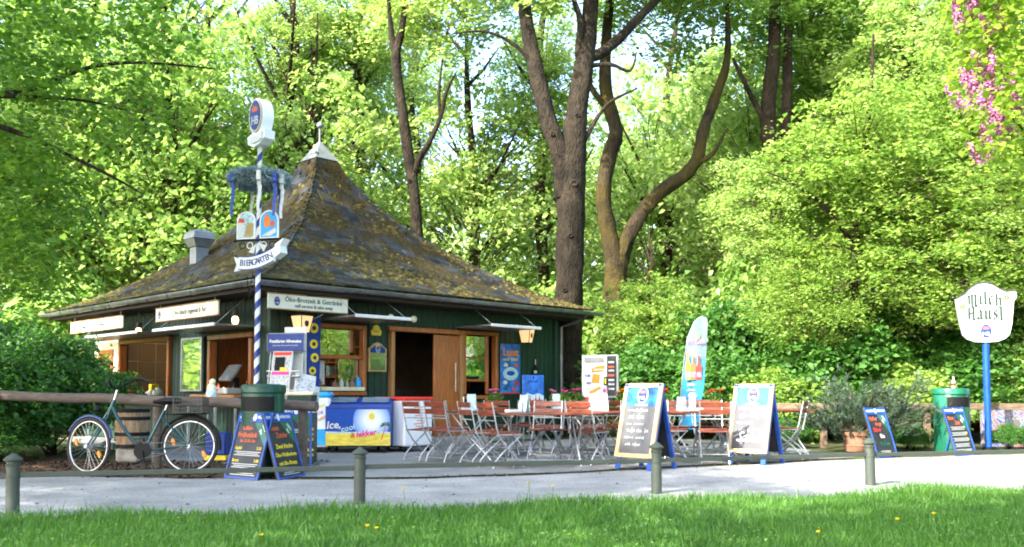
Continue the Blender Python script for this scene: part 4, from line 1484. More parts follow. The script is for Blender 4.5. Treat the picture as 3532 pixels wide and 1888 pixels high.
# picture panels on a cross bar
CB = T(0, -.05, 3.16) @ RZ(R(-16))
cb = MB().tube([(-.36, 0, 0), (.36, 0, 0)], .013, 8).ball((-.37, 0, 0), .022).ball((.37, 0, 0), .022).build('cross_bar', 'black', mp, True, CB)
for sx in (-1, 1):
    cx_ = sx * .185
    poly = [(cx_ - .15, .02), (cx_ + .15, .02), (cx_ + .15, .27)] + [(cx_ + .15 * math.cos(a), .27 + .15 * math.sin(a)) for a in np.linspace(R(10), R(170), 10)] + [(cx_ - .15, .27)]
    pn = MB().prism(poly, -.012, .012).build('picture_panel', 'white_gloss', cb)
    poly2 = [(cx_ + (x - cx_) * .88, .02 + (z - .02) * .92 + .012) for x, z in poly]
    if sx < 0:
        MB().prism(poly2, -.0145, -.0122).build('picture_field', 'blue_pale', pn)
        MB().prism([(cx_ - .12, .05), (cx_ - .04, .05), (cx_ - .04, .26), (cx_ - .12, .26)], -.018, -.015).build('picture_motif', 'white', pn)
        MB().prism([(cx_ - .13, .26), (cx_ - .03, .25), (cx_ - .03, .31), (cx_ - .11, .32)], -.018, -.015).build('picture_motif', 'red', pn)
        MB().prism([(cx_ - .02, .05), (cx_ + .12, .05), (cx_ + .12, .24), (cx_ + .02, .26)], -.018, -.015).build('picture_motif', 'gold', pn)
    else:
        MB().prism(poly2, -.0145, -.0122).build('picture_field', 'blue_sky', pn)
        MB().prism(ellipse(.05, .10, 14, cx_ - .03, .26), -.018, -.015).build('picture_motif', 'orange', pn)
        MB().prism([(cx_ - .12, .05), (cx_ + .11, .16), (cx_ + .12, .10), (cx_ + .02, .05)], -.018, -.015).build('picture_motif', 'white', pn)
        MB().prism(ellipse(.035, .05, 12, cx_ + .06, .22), -.018, -.015).build('picture_motif', 'red_print', pn)
for x in (-.24, -.12, .10, .24):
    MB().torus((x, -.005, -.075), .045, .008, 16, 5).build('scroll_iron', 'white' if abs(x) < .2 else 'black', cb, True)
MB().prism([(-.14, -.17), (-.02, -.05), (-.06, -.19)], -.01, .01).prism([(.02, -.05), (.14, -.08), (.10, -.17)], -.01, .01).build('bracket', 'white', cb)
# scroll banner
SB = T(0.0, -.06, 2.66) @ RZ(R(-22))
def curve_band(x0, x1, z_off, hh, y0, y1, n=14):
    up, dn = [], []
    for i in range(n + 1):
        x = x0 + (x1 - x0) * i / n
        z = z_off + .55 * x * x + .16 * x
        up.append((x, z + hh / 2))
        dn.append((x, z - hh / 2))
    return MB().prism(dn + up[::-1], y0, y1)
bn = curve_band(-.30, .30, .18, .20, -.03, .03).build('banner', 'white_gloss', mp, M=SB)
curve_band(-.30, .30, .272, .014, -.033, -.0305).build('banner_edge', 'blue_deep', bn)
curve_band(-.30, .30, .088, .014, -.033, -.0305).build('banner_edge', 'blue_deep', bn)
MB().prism([(-.28, .08), (-.40, .06), (-.36, .16), (-.41, .28), (-.29, .24)], .0, .05).build('banner_tail', 'white_gloss', bn)
MB().prism([(.28, .22), (.40, .30), (.385, .40), (.44, .50), (.30, .42)], .0, .16).build('banner_tail', 'white_gloss', bn)
for i, ch in enumerate('BIERGARTEN'):
    x = -.245 + i * .0545
    z = .18 + .55 * x * x + .16 * x
    text(ch, .125, 'blue_deep', bn, T(x, -.0315, z) @ RY(-math.atan(1.1 * x + .16)), bold=.002)

# ------------------------------------------------------------------ litter bins and menu boards
def arc_panel(r0, r1, a0, a1, z0, z1, n=12):
    vs, fs = [], []
    for i in range(n + 1):
        a = a0 + (a1 - a0) * i / n
        for r, z in ((r0, z0), (r1, z0), (r1, z1), (r0, z1)):
            vs.append((r * math.cos(a), r * math.sin(a), z))
    for i in range(n):
        o = i * 4
        for k in range(4):
            fs.append((o + k, o + (k + 1) % 4, o + 4 + (k + 1) % 4, o + 4 + k))
    fs += [(0, 3, 2, 1), tuple(n * 4 + k for k in range(4))]
    return MB().add(vs, fs)

def litter_bin(loc, rz, label, mt, r=.25, h=1.06):
    b = thing('litter_bin', label, 'litter bin', loc, rz, 'green park litter bins')
    MB().lathe([(r * .97, 0), (r, .03), (r, h - .10), (r * .98, h - .09)], 28).build('bin_body', mt, b, True)
    MB().lathe([(r * 1.03, h - .10), (r * 1.07, h - .09), (r * 1.07, h - .02), (r * 1.02, h), (r * .5, h + .012), (.01, h + .014)], 28).build('lid', mt, b, True)
    a = -math.pi / 2
    arc_panel(r - .01, r + .004, a - .95, a + .95, h - .31, h - .14).build('slot_shade', 'black', b)  # black panel on the shell stands in for the shade inside the opening
    arc_panel(r - .01, r + .018, a - 1.02, a + 1.02, h - .345, h - .31).build('slot_lip', mt, b, True)
    for s in (-1, 1):
        arc_panel(r - .01, r + .018, a + s * 1.0 - .04, a + s * 1.0 + .04, h - .31, h - .13, 3).build('slot_lip', mt, b, True)
    arc_panel(r - .01, r + .013, a - 1.02, a + 1.02, .05, h - .36).build('bin_door', mt, b, True)
    MB().tube([(r * math.cos(a + .9) * 1.06, r * math.sin(a + .9) * 1.06, .5), (r * math.cos(a + .9) * 1.06, r * math.sin(a + .9) * 1.06, .58)], .012, 6).build('lock', 'zinc', b)
    return b
lb1 = litter_bin((-2.97, 10.95, 0), R(-10), 'dark green litter bin with menu boards leaning on it beside the log rail', 'bin_dark', .245, 1.08)
lb2 = litter_bin((7.40, 15.45, 0), R(18), 'bright green litter bin with a bottle on its lid near the pub sign', 'green_paint', .275, 1.05)
bt = thing('drink_bottle', 'small bottle with red and white label on the bright green bin lid', 'bottle', (7.44, 15.42, 1.064))
MB().lathe([(.032, 0), (.034, .01), (.034, .10), (.016, .14), (.014, .19)], 12).build('bottle_body', 'paper', bt, True)
MB().lathe([(.0355, .03), (.0355, .08)], 12).build('bottle_label', 'red', bt, True)
MB().lathe([(.017, .19), (.017, .215)], 12).build('bottle_cap', 'slate_black', bt, True)

def menu_board(loc, theta, label, title, lines, stripes, lean=-16, back=False, w=.60, h=.78):
    s = thing('menu_board', label, 'menu board', loc, theta, 'small blue-edged menu boards')
    K = RX(R(lean))
    p = MB().bbox((0, .012, h / 2), (w, .024, h), .004).build('board_panel', 'slate_black', s, M=K)
    for x in (-w / 2 + .012, w / 2 - .012):
        MB().bbox((x, -.006, h / 2), (.026, .018, h + .01), .004).build('board_edge', 'blue_frame', p)
    MB().bbox((0, -.006, .012), (w - .055, .017, .026), .004).build('board_edge', 'blue_frame', p)
    MB().box((0, -.004, h - .055), (w - .054, .009, .11)).build('header', 'blue', p)
    text('HOFBRÄU', .052, 'white', p, T(-.155, -.0105, h - .055), bold=.001, width=.22)
    text('MÜNCHEN', .052, 'white', p, T(.165, -.0105, h - .055), bold=.001, width=.23)
    MB().prism(ellipse(.030, .042, 14, 0, h - .055), -.0115, -.0088).build('badge', 'white', p)
    c = w / 2 - .028
    MB().prism([(c - .26, h - .112), (c, h - .112), (c, h - .40)], -.0035, -.0003).build('corner_flash', 'green_paint', p)
    text('100%', .05, 'white', p, T(c - .075, -.0052, h - .175) @ RY(R(48)), bold=.001)
    text('Bio', .05, 'white', p, T(c - .115, -.0052, h - .225) @ RY(R(48)), bold=.001)
    for t, x, z, k, mt_ in title + lines:
        text(t, k, mt_, p, T(x, -.0018, z), bold=.0012 if k > .05 else .0005)
    for x, z, ww in stripes:
        for q in range(3):
            MB().box((x, -.0010, z - q * .020), (ww * (1 - .15 * (q % 2)), .002, .008)).build('print_line', 'paper', p)
    if back:
        MB().bbox((0, .0, h * .40), (.05, .02, h * .80), .004).build('prop_leg', 'blue_frame', s, M=T(0, 1.55 * h * math.sin(R(-lean)), 0) @ RX(R(-lean) * .95))
    return s
menu_board((-3.10, 10.52, 0), R(-36), 'menu board with orange breakfast heading leaning on the dark green bin',
           [('Öko-', -.09, .60, .085, 'red_print'), ('Frühstück', -.07, .515, .085, 'red_print')],
           [('bis 20.00 Uhr', -.04, .445, .05, 'red_print'), ('Gipfel', -.18, .36, .05, 'yellow'), ('5.20', .19, .36, .05, 'yellow'), ('Brezn', -.18, .215, .05, 'yellow'), ('3.80', .19, .215, .05, 'yellow')],
           [(0, .318, .46), (0, .175, .46), (0, .09, .44)])
menu_board((-2.55, 10.66, 0), R(74), 'narrow-looking menu board with orange heading and yellow script beside the breakfast board',
           [('Süsse', -.13, .60, .085, 'red_print'), ('Zutzler', .0, .51, .085, 'red_print')],
           [('Zwei frische', .0, .38, .075, 'yellow'), ('Öko-Weißwürste', .0, .28, .065, 'yellow'), ('mit Bio-Brezn', .0, .18, .07, 'yellow')],
           [(0.02, .09, .36)])
menu_board((5.72, 13.98, 0), R(40), 'menu board for coffee to go in front of the pine tub',
           [('Kaffee', -.12, .605, .085, 'red_print'), ('to go', -.0, .525, .085, 'red_print')],
           [('Fairer', -.08, .43, .095, 'red'), ('Bio', .02, .33, .095, 'white'), ('Kaffee', .04, .21, .11, 'green_paint')], [(0.0, .10, .3)], back=True)
menu_board((7.10, 14.35, 0), R(36), 'menu board with orange bread heading in front of the bright green bin',
           [('Brot-', -.13, .605, .085, 'red_print'), ('Zeit', .02, .525, .085, 'red_print')],
           [('4.60', .19, .46, .04, 'yellow'), ('3.20', .19, .36, .04, 'yellow'), ('3.80', .19, .26, .04, 'yellow')], [(-.02, .46, .40), (-.02, .37, .44), (-.02, .28, .44), (-.02, .19, .44), (0, .10, .46)], back=True)

def scribble(mbx, x0, x1, z, amp, n, seed):
    """A line of loose handwriting: words of small loops and strokes."""
    r = random.Random(seed)
    x = x0
    while x < x1 - .03:
        end = min(x1, x + r.uniform(.05, .16))
        pts = []
        while x < end:
            h = amp * (r.choice((.7, .8, .9, 1.7, 1.0)))
            w = r.uniform(.010, .018)
            for dx, dz in ((0, -.3), (.35, r.uniform(.4, 1)), (.75, r.uniform(-.2, .6)), (.5, -.5), (1.0, -.25)):
                pts.append((x + dx * w, -.002, z + dz * h))
            x += w
        if len(pts) > 3:
            mbx.tube(pts, .0017, 4)
        x += r.uniform(.02, .045)

def chalk_board(loc, theta, label, seed, big=None):
    s = thing('chalk_board', label, 'chalkboard stand', loc, theta, 'tall chalkboard stands beside the tables')
    w, h, leg = .60, .98, .16
    a = R(-15)
    K = RX(a)
    f = MB().box((0, .014, leg + h / 2), (w - .08, .018, h - .06)).build('board_face', 'blackboard', s, M=K)
    for x in (-w / 2 + .025, w / 2 - .025):
        MB().bbox((x, 0, leg + h / 2), (.055, .04, h), .006).build('board_frame', 'board_wood', f)
    for z in (leg + .025, leg + h - .025):
        MB().bbox((0, 0, z), (w - .112, .038, .055), .006).build('board_frame', 'board_wood', f)
    MB().box((0, .0035, leg + h - .175), (w - .115, .004, .245)).build('header', 'board_blue', f)
    emblem(f, T(0, .001, leg + h - .155), .17, .225)
    text('MÜNCHEN', .034, 'white', f, T(0, .0, leg + h - .285), width=.2)
    for x in (-w / 2 + .05, w / 2 - .05):
        MB().bbox((x, .03, leg / 2 + .06), (.075, .026, leg + .12), .005).build('leg', 'blue_frame', s, M=K)
    MB().bbox((w / 2 - .004, .024, leg + h / 2), (.010, .05, h), .003).build('edge_strip', 'blue_frame', f)
    D = 2 * (leg + h) * math.sin(-a) - .02
    K2 = T(0, D, 0) @ RX(-a)
    MB().box((0, .01, leg + h / 2), (w - .10, .016, h)).build('rear_face', 'slate_black', s, M=K2)
    for x in (-w / 2 + .035, w / 2 - .035):
        MB().bbox((x, 0, (leg + h) / 2), (.06, .035, leg + h), .005).build('rear_leg', 'blue_frame', s, M=K2)
    c = MB()
    for j in range(4 if big else 6):
        z = leg + h - .36 - j * (.10 if big else .09)
        scribble(c, -w * .33 + .03 * (j % 2), w * .28 - .05 * (j % 3), z, .022 + .012 * (j % 2), 6, seed + j)
    tag(c.build('chalk_marks', 'chalk', f, M=T(0, .003, 0)), kind='stuff')
    if big:
        text(big, .20, 'chalk', f, T(-.0, .003, leg + .22), shear=.35, width=.40)
    MB().tube([(w / 2 - .02, .02, leg + h - .02), (w / 2 - .02, .06, leg + h - .02)], .012, 6).build('hinge', 'steel', f, M=T(0, 0, 0))
    return s
chalk_board((1.52, 11.72, 0), R(-45), 'tall chalkboard stand with wooden frame in front of the middle tables', 2)
chalk_board((3.20, 12.62, 0), R(-43), 'tall chalkboard stand with wooden frame at the far end of the tables', 9, big='Salat')

# newspaper stand with papers
ns = thing('newspaper_stand', 'newspaper rack with blue title sign behind the dark green bin', 'newspaper stand', (-3.22, 13.05, 0), R(-8))
for x in (-.24, .24):
    MB().tube([(x, .12, 0), (x, .10, 1.0), (x, .02, 1.62)], .012, 8).build('rack_post', 'chrome', ns, True)
    MB().tube([(x, -.22, 0), (x, -.20, .5), (x, -.06, 1.2), (x, .02, 1.62)], .012, 8).build('rack_post', 'chrome', ns, True)
for z, y in ((.55, -.20), (.95, -.15), (1.22, -.08)):
    MB().bbox((0, y + .02, z), (.48, .14, .012), .003).build('rack_shelf', 'chrome', ns)
    MB().tube([(-.24, y - .06, z + .07), (.24, y - .06, z + .07)], .006, 6).build('rack_bar', 'chrome', ns)
MB().bbox((.10, .08, 1.30), (.33, .02, 1.25), .004).build('back_panel', 'white', ns)
hd = MB().bbox((0, -.02, 1.70), (.575, .05, .275), .03).build('title_sign', 'machine_grey', ns)
MB().bbox((0, -.048, 1.70), (.54, .012, .245), .025).build('title_field', 'blue_deep', hd)
text('Frankfurter Allgemeine', .06, 'white', hd, T(0, -.056, 1.715), bold=.0025, width=.47)
text('ZEITUNG FÜR DEUTSCHLAND', .022, 'white', hd, T(0, -.056, 1.655), width=.38)
def newspaper(M, label, kind):
    n = thing('newspaper', label, 'newspaper', group='newspapers in the rack')
    n.matrix_world = ns_M @ M
    MB().bbox((0, 0, .17), (.30, .02, .34), .006).build('paper_block', 'paper', n)
    MB().box((0, -.0118, .145), (.26, .003, .24)).build('print_block', 'paper_grey', n)
    if kind:
        MB().box((0, -.0118, .30), (.26, .003, .05)).build('print_head', kind, n)
    if kind == 'red':
        MB().box((-.03, -.015, .15), (.15, .003, .2)).build('print_photo', 'black', n)
        MB().box((.03, -.0175, .07), (.10, .002, .06)).build('print_badge', 'yellow', n)
ns_M = Matrix.Translation((-3.22, 13.05, 0)) @ RZ(R(-8))
newspaper(T(-.02, -.14, 1.24) @ RX(R(-12)), 'red framed magazine in the top row of the newspaper rack', 'red')
newspaper(T(-.03, -.21, .965) @ RX(R(-14)), 'white newspaper with pink title bar in the middle row of the rack', 'pink_print')
newspaper(T(-.10, -.26, .57) @ RX(R(-14)), 'plain newspaper low in the rack', None)
newspaper(T(.30, -.10, .93) @ RZ(R(40)) @ RX(R(-20)) @ RY(R(12)), 'folded grey newspaper leaning out of the right side of the rack', None)
newspaper(T(.36, -.06, .80) @ RZ(R(50)) @ RX(R(-24)) @ RY(R(16)), 'second folded newspaper hanging from the right side of the rack', None)

gb = thing('green_counter', 'dark green counter box with cream top beside the newspaper rack', 'counter', (-2.93, 12.75, 0), R(4))
MB().bbox((0, .1, .48), (.34, .55, .94), .01).build('counter_body', 'green_board', gb)
MB().bbox((0, .1, .975), (.37, .58, .05), .01).build('counter_top', 'cream', gb)
menu_board((-2.89, 12.28, 0), R(14), 'menu board half hidden behind the yellow script board, against the green counter',
           [], [('2.40', .19, .50, .05, 'yellow'), ('2.60', .19, .43, .05, 'yellow'), ('3.20', .19, .36, .05, 'yellow'), ('2.80', .19, .22, .05, 'yellow'), ('3.00', .19, .15, .05, 'yellow')], [(-.08, .5, .3), (-.08, .22, .3)], lean=-12, w=.42, h=.80)
fg = on_kiosk('sunflower_banner', 'dark banner with sunflowers hanging from a slanted rod at the kiosk corner', 'banner', T(.55, -.25, 0.95))
MB().tube([(-.30, -.06, 1.10), (.26, -.02, 1.36)], .012, 6).build('banner_rod', 'chrome', fg)
MB().add([(-.02, 0, .0), (.22, .0, 0), (.24, 0, 1.34), (-.02, 0, 1.21), (-.02, .012, .0), (.22, .012, 0), (.24, .012, 1.34), (-.02, .012, 1.21)], [(0, 1, 2, 3), (7, 6, 5, 4), (0, 4, 5, 1), (1, 5, 6, 2), (2, 6, 7, 3), (3, 7, 4, 0)]).build('banner_cloth', 'blue_deep', fg)
for x, z, k in ((.10, 1.12, .09), (.10, .85, .08), (.12, .62, .08), (.08, .40, .07)):
    MB().prism(ellipse(k, k, 9, x, z), -.006, -.001).build('sunflower_print', 'yellow', fg)
    MB().prism(ellipse(k * .45, k * .45, 9, x, z), -.009, -.0065).build('sunflower_eye', 'bark' if False else 'dark_wood', fg)

# ------------------------------------------------------------------ freezers
def casters(p, xs, ys):
    for x in xs:
        for y in ys:
            MB().lathe([(.01, -.015), (.035, -.013), (.035, .013), (.01, .015)], 12, T(x, y, .035) @ RX(R(90))).box((x, y, .08), (.03, .035, .05)).build('caster', 'black', p, True)
f1 = thing('ice_freezer', 'tall white ice freezer with light blue top beside the green counter', 'freezer', (-3.22, 14.95, 0), R(4))
MB().bbox((0, .17, .50), (.52, .46, .80), .03).build('freezer_body', 'white_gloss', f1)
MB().bbox((0, .17, .945), (.54, .48, .10), .04).build('freezer_lid', 'blue_sky', f1)
MB().bbox((.04, -.062, .26), (.36, .008, .26), .02).build('freezer_panel', 'blue_sky', f1)
text('Ice', .10, 'petal_lilac', f1, T(.09, -.062, .66) @ RY(R(-15)), bold=.002)
text('Frutti', .09, 'petal_orange', f1, T(.09, -.062, .55) @ RY(R(-25)), bold=.002)
text('Frozen', .07, 'yellow', f1, T(.09, -.062, .76) @ RY(R(-20)), bold=.002)
casters(f1, (-.2, .2), (-.02, .34))
f2 = thing('ice_freezer', 'blue chest freezer with beach picture and curved glass lid', 'freezer', (-2.50, 14.90, 0), R(1))
w, d = 1.06, .60
prof = [(0, .12), (0, .74), (.03, .79), (.12, .845), (.30, .885), (d - .04, .90), (d, .88), (d, .12)]
vs = [(-w / 2, y, z) for y, z in prof] + [(w / 2, y, z) for y, z in prof]
n = len(prof)
MB().add(vs, [tuple(range(n)), tuple(range(2 * n - 1, n - 1, -1))] + [(i, (i + 1) % n, n + (i + 1) % n, n + i) for i in range(n)]).build('freezer_body', 'blue_deep', f2)
for x in (-.26, .26):
    MB().add([(x - .22, .06, .828), (x + .22, .06, .828), (x + .22, .30, .900), (x - .22, .30, .900), (x - .22, .06, .836), (x + .22, .06, .836), (x + .22, .30, .908), (x - .22, .30, .908)], [(0, 3, 2, 1), (4, 5, 6, 7), (0, 1, 5, 4), (1, 2, 6, 5), (2, 3, 7, 6), (3, 0, 4, 7)]).build('glass_lid', 'screen', f2)
MB().box((0, -.003, .425), (w - .01, .006, .58)).build('picture_sky', 'blue', f2)
MB().box((0, -.0075, .225), (w - .012, .003, .20)).build('picture_sand', 'sand', f2)
MB().prism([(-w / 2 + .01, .325), (w / 2 - .01, .325), (w / 2 - .01, .345), (w / 2 - .3, .352), (-.1, .345), (-w / 2 + .01, .355)], -.0088, -.006).build('picture_sea', 'blue_pale', f2)
g = MB().prism([(x, max(-.22, min(.18, z))) for x, z in ellipse(.30, .34, 40)], -.002, .0).build('picture_glow', 'sun_glow', f2, M=T(.22, -.0065, .53))
MB().prism(ellipse(.05, .055, 18), -.003, 0).build('picture_sun', 'yellow', f2, M=T(.22, -.009, .60))
for i in range(12):
    a = i * math.pi / 6
    MB().prism([(.065 * math.cos(a - .12), .065 * math.sin(a - .12)), (.065 * math.cos(a + .12), .065 * math.sin(a + .12)), (.13 * math.cos(a), .13 * math.sin(a))], -.003, 0).build('sun_ray', 'yellow', f2, M=T(.22, -.009, .60))
text('Ice,', .17, 'white', f2, T(-.40, -.011, .455) @ RY(R(-4)), bold=.004, shear=.2)
text('cool', .13, 'blue_pale', f2, T(-.17, -.011, .405) @ RY(R(-14)), bold=.003, shear=.2)
text('&', .11, 'red_print', f2, T(-.09, -.012, .285), bold=.004, shear=.2)
text('lekker', .13, 'pink_print', f2, T(.13, -.012, .32) @ RY(R(-8)), bold=.004, shear=.2)
MB().prism([(.37, .22), (.39, .22), (.43, .36), (.455, .46), (.44, .46), (.415, .36)], -.012, -.0095).build('palm_trunk', 'red_print', f2)
for a in (10, 50, 100, 140, 175, -20, 200):
    ca, sa = math.cos(R(a)), math.sin(R(a))
    MB().prism([(.447, .46), (.447 + ca * .06 - sa * .016, .46 + sa * .05 + ca * .016), (.447 + ca * .11, .46 + sa * .075 - .025), (.447 + ca * .05 + sa * .014, .46 + sa * .04 - ca * .014)], -.0135 - .0004 * (a % 7), -.0122).build('palm_frond', 'green_paint', f2)
MB().box((0, .3, .115), (w - .04, d - .06, .02)).build('freezer_base', 'black', f2)
casters(f2, (-.43, .43), (.08, .50))
f3 = thing('ice_freezer', 'white chest freezer with red lid standing by the door', 'freezer', (-1.76, 15.02, 0), R(45))
MB().bbox((.30, .42, .475), (.60, .84, .75), .02).build('freezer_body', 'white_gloss', f3)
MB().bbox((.30, .42, .88), (.62, .86, .06), .015).build('freezer_lid', 'red', f3)
MB().box((.50, -.004, .80), (.16, .006, .08)).build('sticker', 'green_board', f3)
for i in range(9):
    MB().box((.30 + .02 * (i % 3), -.003, .74 - i * .045), (.22 - .05 * (i % 2), .003, .012), rot=(0, R(4 * (i % 3 - 1)), 0)).build('marker_line', 'red_print', f3)
MB().box((.30, .42, .095), (.56, .80, .02)).build('freezer_base', 'black', f3)
casters(f3, (.06, .54), (.06, .78))

# ------------------------------------------------------------------ tables and folding chairs
_slat_seat = MB().bbox((0, 0, 0), (.40, .055, .018), .004).mesh('seat_slat')
_slat_back = MB().bbox((0, 0, 0), (.40, .014, .072), .004).mesh('back_slat')
def make_chair():
    c = thing('folding_chair', 'x', 'chair', group='folding beer garden chairs')
    for i in range(6):
        obj('seat_slat', _slat_seat, 'chair_wood', c, T(0, -.135 + i * .064, .455 - .012 * math.cos(i * .6)))
    for z, y in ((.815, -.250), (.715, -.232)):
        obj('back_slat', _slat_back, 'chair_wood', c, T(0, y, z) @ RX(R(10)))
    for s in (-1, 1):
        MB().tube([(s * .205, -.262, .86), (s * .205, -.19, .52), (s * .205, -.165, .44), (s * .205, -.06, .29), (s * .205, .15, .10), (s * .205, .22, .01)], .0105, 7).build('leg', 'steel', c, True)
        MB().tube([(s * .185, .20, .44), (s * .185, .10, .36), (s * .185, -.10, .20), (s * .185, -.20, .10), (s * .185, -.235, .01)], .0105, 7).build('leg', 'steel', c, True)
        MB().tube([(s * .205, -.19, .44), (s * .205, .20, .44)], .009, 6).build('seat_rail', 'steel', c, True)
    MB().tube([(-.205, -.215, .62), (.205, -.215, .62)], .008, 6).build('crossbar', 'steel', c, True)
    MB().tube([(-.205, .13, .115), (.205, .13, .115)], .008, 6).build('crossbar', 'steel', c, True)
    MB().tube([(-.185, -.215, .07), (.185, -.215, .07)], .008, 6).build('crossbar', 'steel', c, True)
    return c
_tslat = {}
def make_table(w=.72, d=1.15):
    t = thing('beer_garden_table', 'x', 'table', group='folding beer garden tables')
    n = 7
    me = MB().bbox((0, 0, 0), (d, w / n - .006, .025), .004).mesh('table_slat')
    for i in range(n):
        obj('table_slat', me, 'chair_wood', t, T(0, -w / 2 + w / n * (i + .5), .70))
    for s in (-1, 1):
        MB().bbox((s * (d / 2 - .10), 0, .675), (.035, w - .04, .025), .003).build('table_frame', 'steel', t)
    for s in (-1, 1):
        x = s * (d / 2 - .10)
        MB().tube([(x, -w / 2 + .06, .665), (x, 0, .33), (x, w / 2 - .02, .01)], .013, 7).build('leg', 'steel', t, True)
        MB().tube([(x - s * .03, w / 2 - .06, .665), (x - s * .03, 0, .33), (x - s * .03, -w / 2 + .02, .01)], .013, 7).build('leg', 'steel', t, True)
    for y in (-w / 2 + .05, w / 2 - .05):
        MB().tube([(-d / 2 + .11, y, .06), (d / 2 - .11, y, .06)], .009, 6).build('crossbar', 'steel', t, True)
    return t
chair0, table0 = make_chair(), make_table()
TABLES = [
    (-.42, 13.75, 65, 'small brown slat table beside the red-lidded freezer'),
    (.42, 12.25, 8, 'brown slat table nearest the camera, with glass bottle and blue menu card'),
    (1.42, 13.0, 40, 'brown slat table behind the nearest chalkboard, with large white card'),
    (2.72, 13.3, 25, 'brown slat table between the two chalkboards with white napkin block'),
    (-.32, 15.0, 45, 'brown slat table near the wall carrying the pale pink flowers'),
    (.84, 14.95, 45, 'brown slat table carrying the two magenta flower pots'),
    (1.86, 15.1, 45, 'brown slat table carrying the orange flowers'),
    (3.05, 15.1, 30, 'brown slat table at the back carrying the red flowers'),
    (4.05, 14.35, 20, 'brown slat table behind the far chalkboard'),
]
for i, (x, y, a, lab) in enumerate(TABLES):
    t = table0 if i == 0 else copy_tree(table0)
    t.location = (x, y, 0.006)
    t.rotation_euler = (0, 0, R(a))
    t['label'] = lab
# facing: 0 = towards +Y (away from the camera), positive turns left
CHAIRS = [
    (-1.26, 13.25, -48, 'leftmost folding chair, its dark back beside the red-lidded freezer'),
    (-.92, 13.02, -42, 'second folding chair from the left with a bright orange back'),
    (-.42, 12.45, -62, 'third folding chair from the left, seen from behind'),
    (-.14, 11.95, -58, 'folding chair standing nearest the path, dark back turned to the camera'),
    (.46, 13.0, 165, 'folding chair behind the nearest table, greyish brown back'),
    (.83, 12.92, 152, 'folding chair behind the nearest table with sunlit orange back'),
    (1.05, 12.55, -38, 'folding chair with dark back just left of the first chalkboard'),
    (1.78, 13.55, 165, 'folding chair facing the camera behind the first chalkboard'),
    (2.20, 13.0, -58, 'folding chair with orange back just right of the first chalkboard'),
    (2.62, 14.0, 178, 'folding chair facing the camera across the napkin table'),
    (3.02, 14.05, 170, 'folding chair with dark back right behind the napkin table'),
    (3.20, 13.45, 105, 'folding chair turned sideways left of the far chalkboard'),
    (2.28, 13.75, -75, 'folding chair with its side to the camera behind the orange-backed one'),
    (2.80, 12.72, -8, 'folding chair in front of the napkin table between the chalkboards'),
    (2.05, 14.25, 150, 'folding chair facing the camera in the gap right of the first chalkboard'),
    (3.62, 13.95, 120, 'folding chair half hidden by the far chalkboard'),
    (4.08, 13.55, 62, 'rightmost folding chair beside the far chalkboard'),
    (-.95, 14.35, -50, 'folding chair between the red-lidded freezer and the pink flowers'),
    (-.15, 14.25, -20, 'folding chair in front of the pink flowers'),
    (.20, 14.5, 20, 'folding chair in the second row behind the nearest table'),
    (.55, 14.2, -30, 'folding chair in front of the magenta flowers'),
    (1.25, 14.25, -15, 'folding chair in the second row behind the large white card'),
    (1.55, 14.55, 30, 'folding chair in front of the orange flowers'),
    (2.35, 14.6, 70, 'folding chair between orange and red flowers'),
    (.30, 15.6, 160, 'folding chair at the back near the blue bottle poster'),
    (1.20, 15.7, 175, 'folding chair at the back below the cigarette machine'),
    (2.45, 15.75, 170, 'folding chair at the back left of the feather flag'),
    (3.35, 15.75, 185, 'folding chair at the back right of the feather flag'),
    (3.60, 14.75, 95, 'folding chair right of the red flowers'),
    (4.15, 15.05, 175, 'folding chair facing the camera behind the far chalkboard'),
]
for i, (x, y, a, lab) in enumerate(CHAIRS):
    c = chair0 if i == 0 else copy_tree(chair0)
    c.location = (x, y, 0.006)
    c.rotation_euler = (0, 0, R(a))
    c['label'] = lab

TZ = .722
def menu_card(x, y, a, label, mt='blue_pale', w=.13, h=.24):
    m = thing('menu_card', label, 'menu card', (x, y, TZ), R(a), 'menu cards standing on the tables')
    for s in (-1, 1):
        MB().bbox((0, s * .022, h / 2), (w, .004, h), .002, rot=(R(s * 8), 0, 0)).build('card_leaf', mt, m)
    if mt == 'blue_pale':
        MB().prism(ellipse(.03, .04, 12, 0, h * .6), -.047, -.042, RX(R(0))).build('card_badge', 'white', m)
menu_card(-.60, 13.55, 20, 'pale blue menu card on the small table by the freezer')
menu_card(.18, 12.35, -55, 'tall pale blue menu card on the nearest table', h=.23)
menu_card(.72, 14.8, 15, 'pale blue menu card beside the magenta flowers')
menu_card(1.26, 12.95, 25, 'large white and blue card on the table left of the first chalkboard', mt='white', w=.20, h=.25)
menu_card(1.16, 13.0, 15, 'pale blue card beside the large white card')
menu_card(2.46, 13.3, 20, 'pale blue card on the table between the chalkboards', h=.2)
menu_card(1.98, 14.95, 20, 'pale blue menu card beside the orange flowers')
def napkin(x, y, a, label, h=.2, w=.10):
    m = thing('napkin_block', label, 'napkins', (x, y, TZ), R(a), 'white napkin blocks on the tables')
    MB().bbox((0, 0, .02), (.20, .14, .04), .008).build('napkin_base', 'paper', m)
    if h:
        MB().bbox((-.04, 0, .04 + h / 2), (.10, .03, h), .012).build('napkin_stack', 'paper', m)
napkin(2.64, 13.2, 10, 'tall white napkin stack between the two chalkboards', .22)
napkin(.02, 12.12, 25, 'flat white napkin block on the nearest table', 0)
napkin(-.66, 13.75, 15, 'white plate stack on the small table by the freezer', 0)
sh = thing('table_bottle', 'clear glass bottle on the nearest table', 'bottle', (.12, 12.18, TZ))
MB().lathe([(.033, 0), (.035, .01), (.035, .11), (.014, .17), (.012, .23), (.016, .24)], 14).build('bottle_body', 'bottle_glass', sh, True)
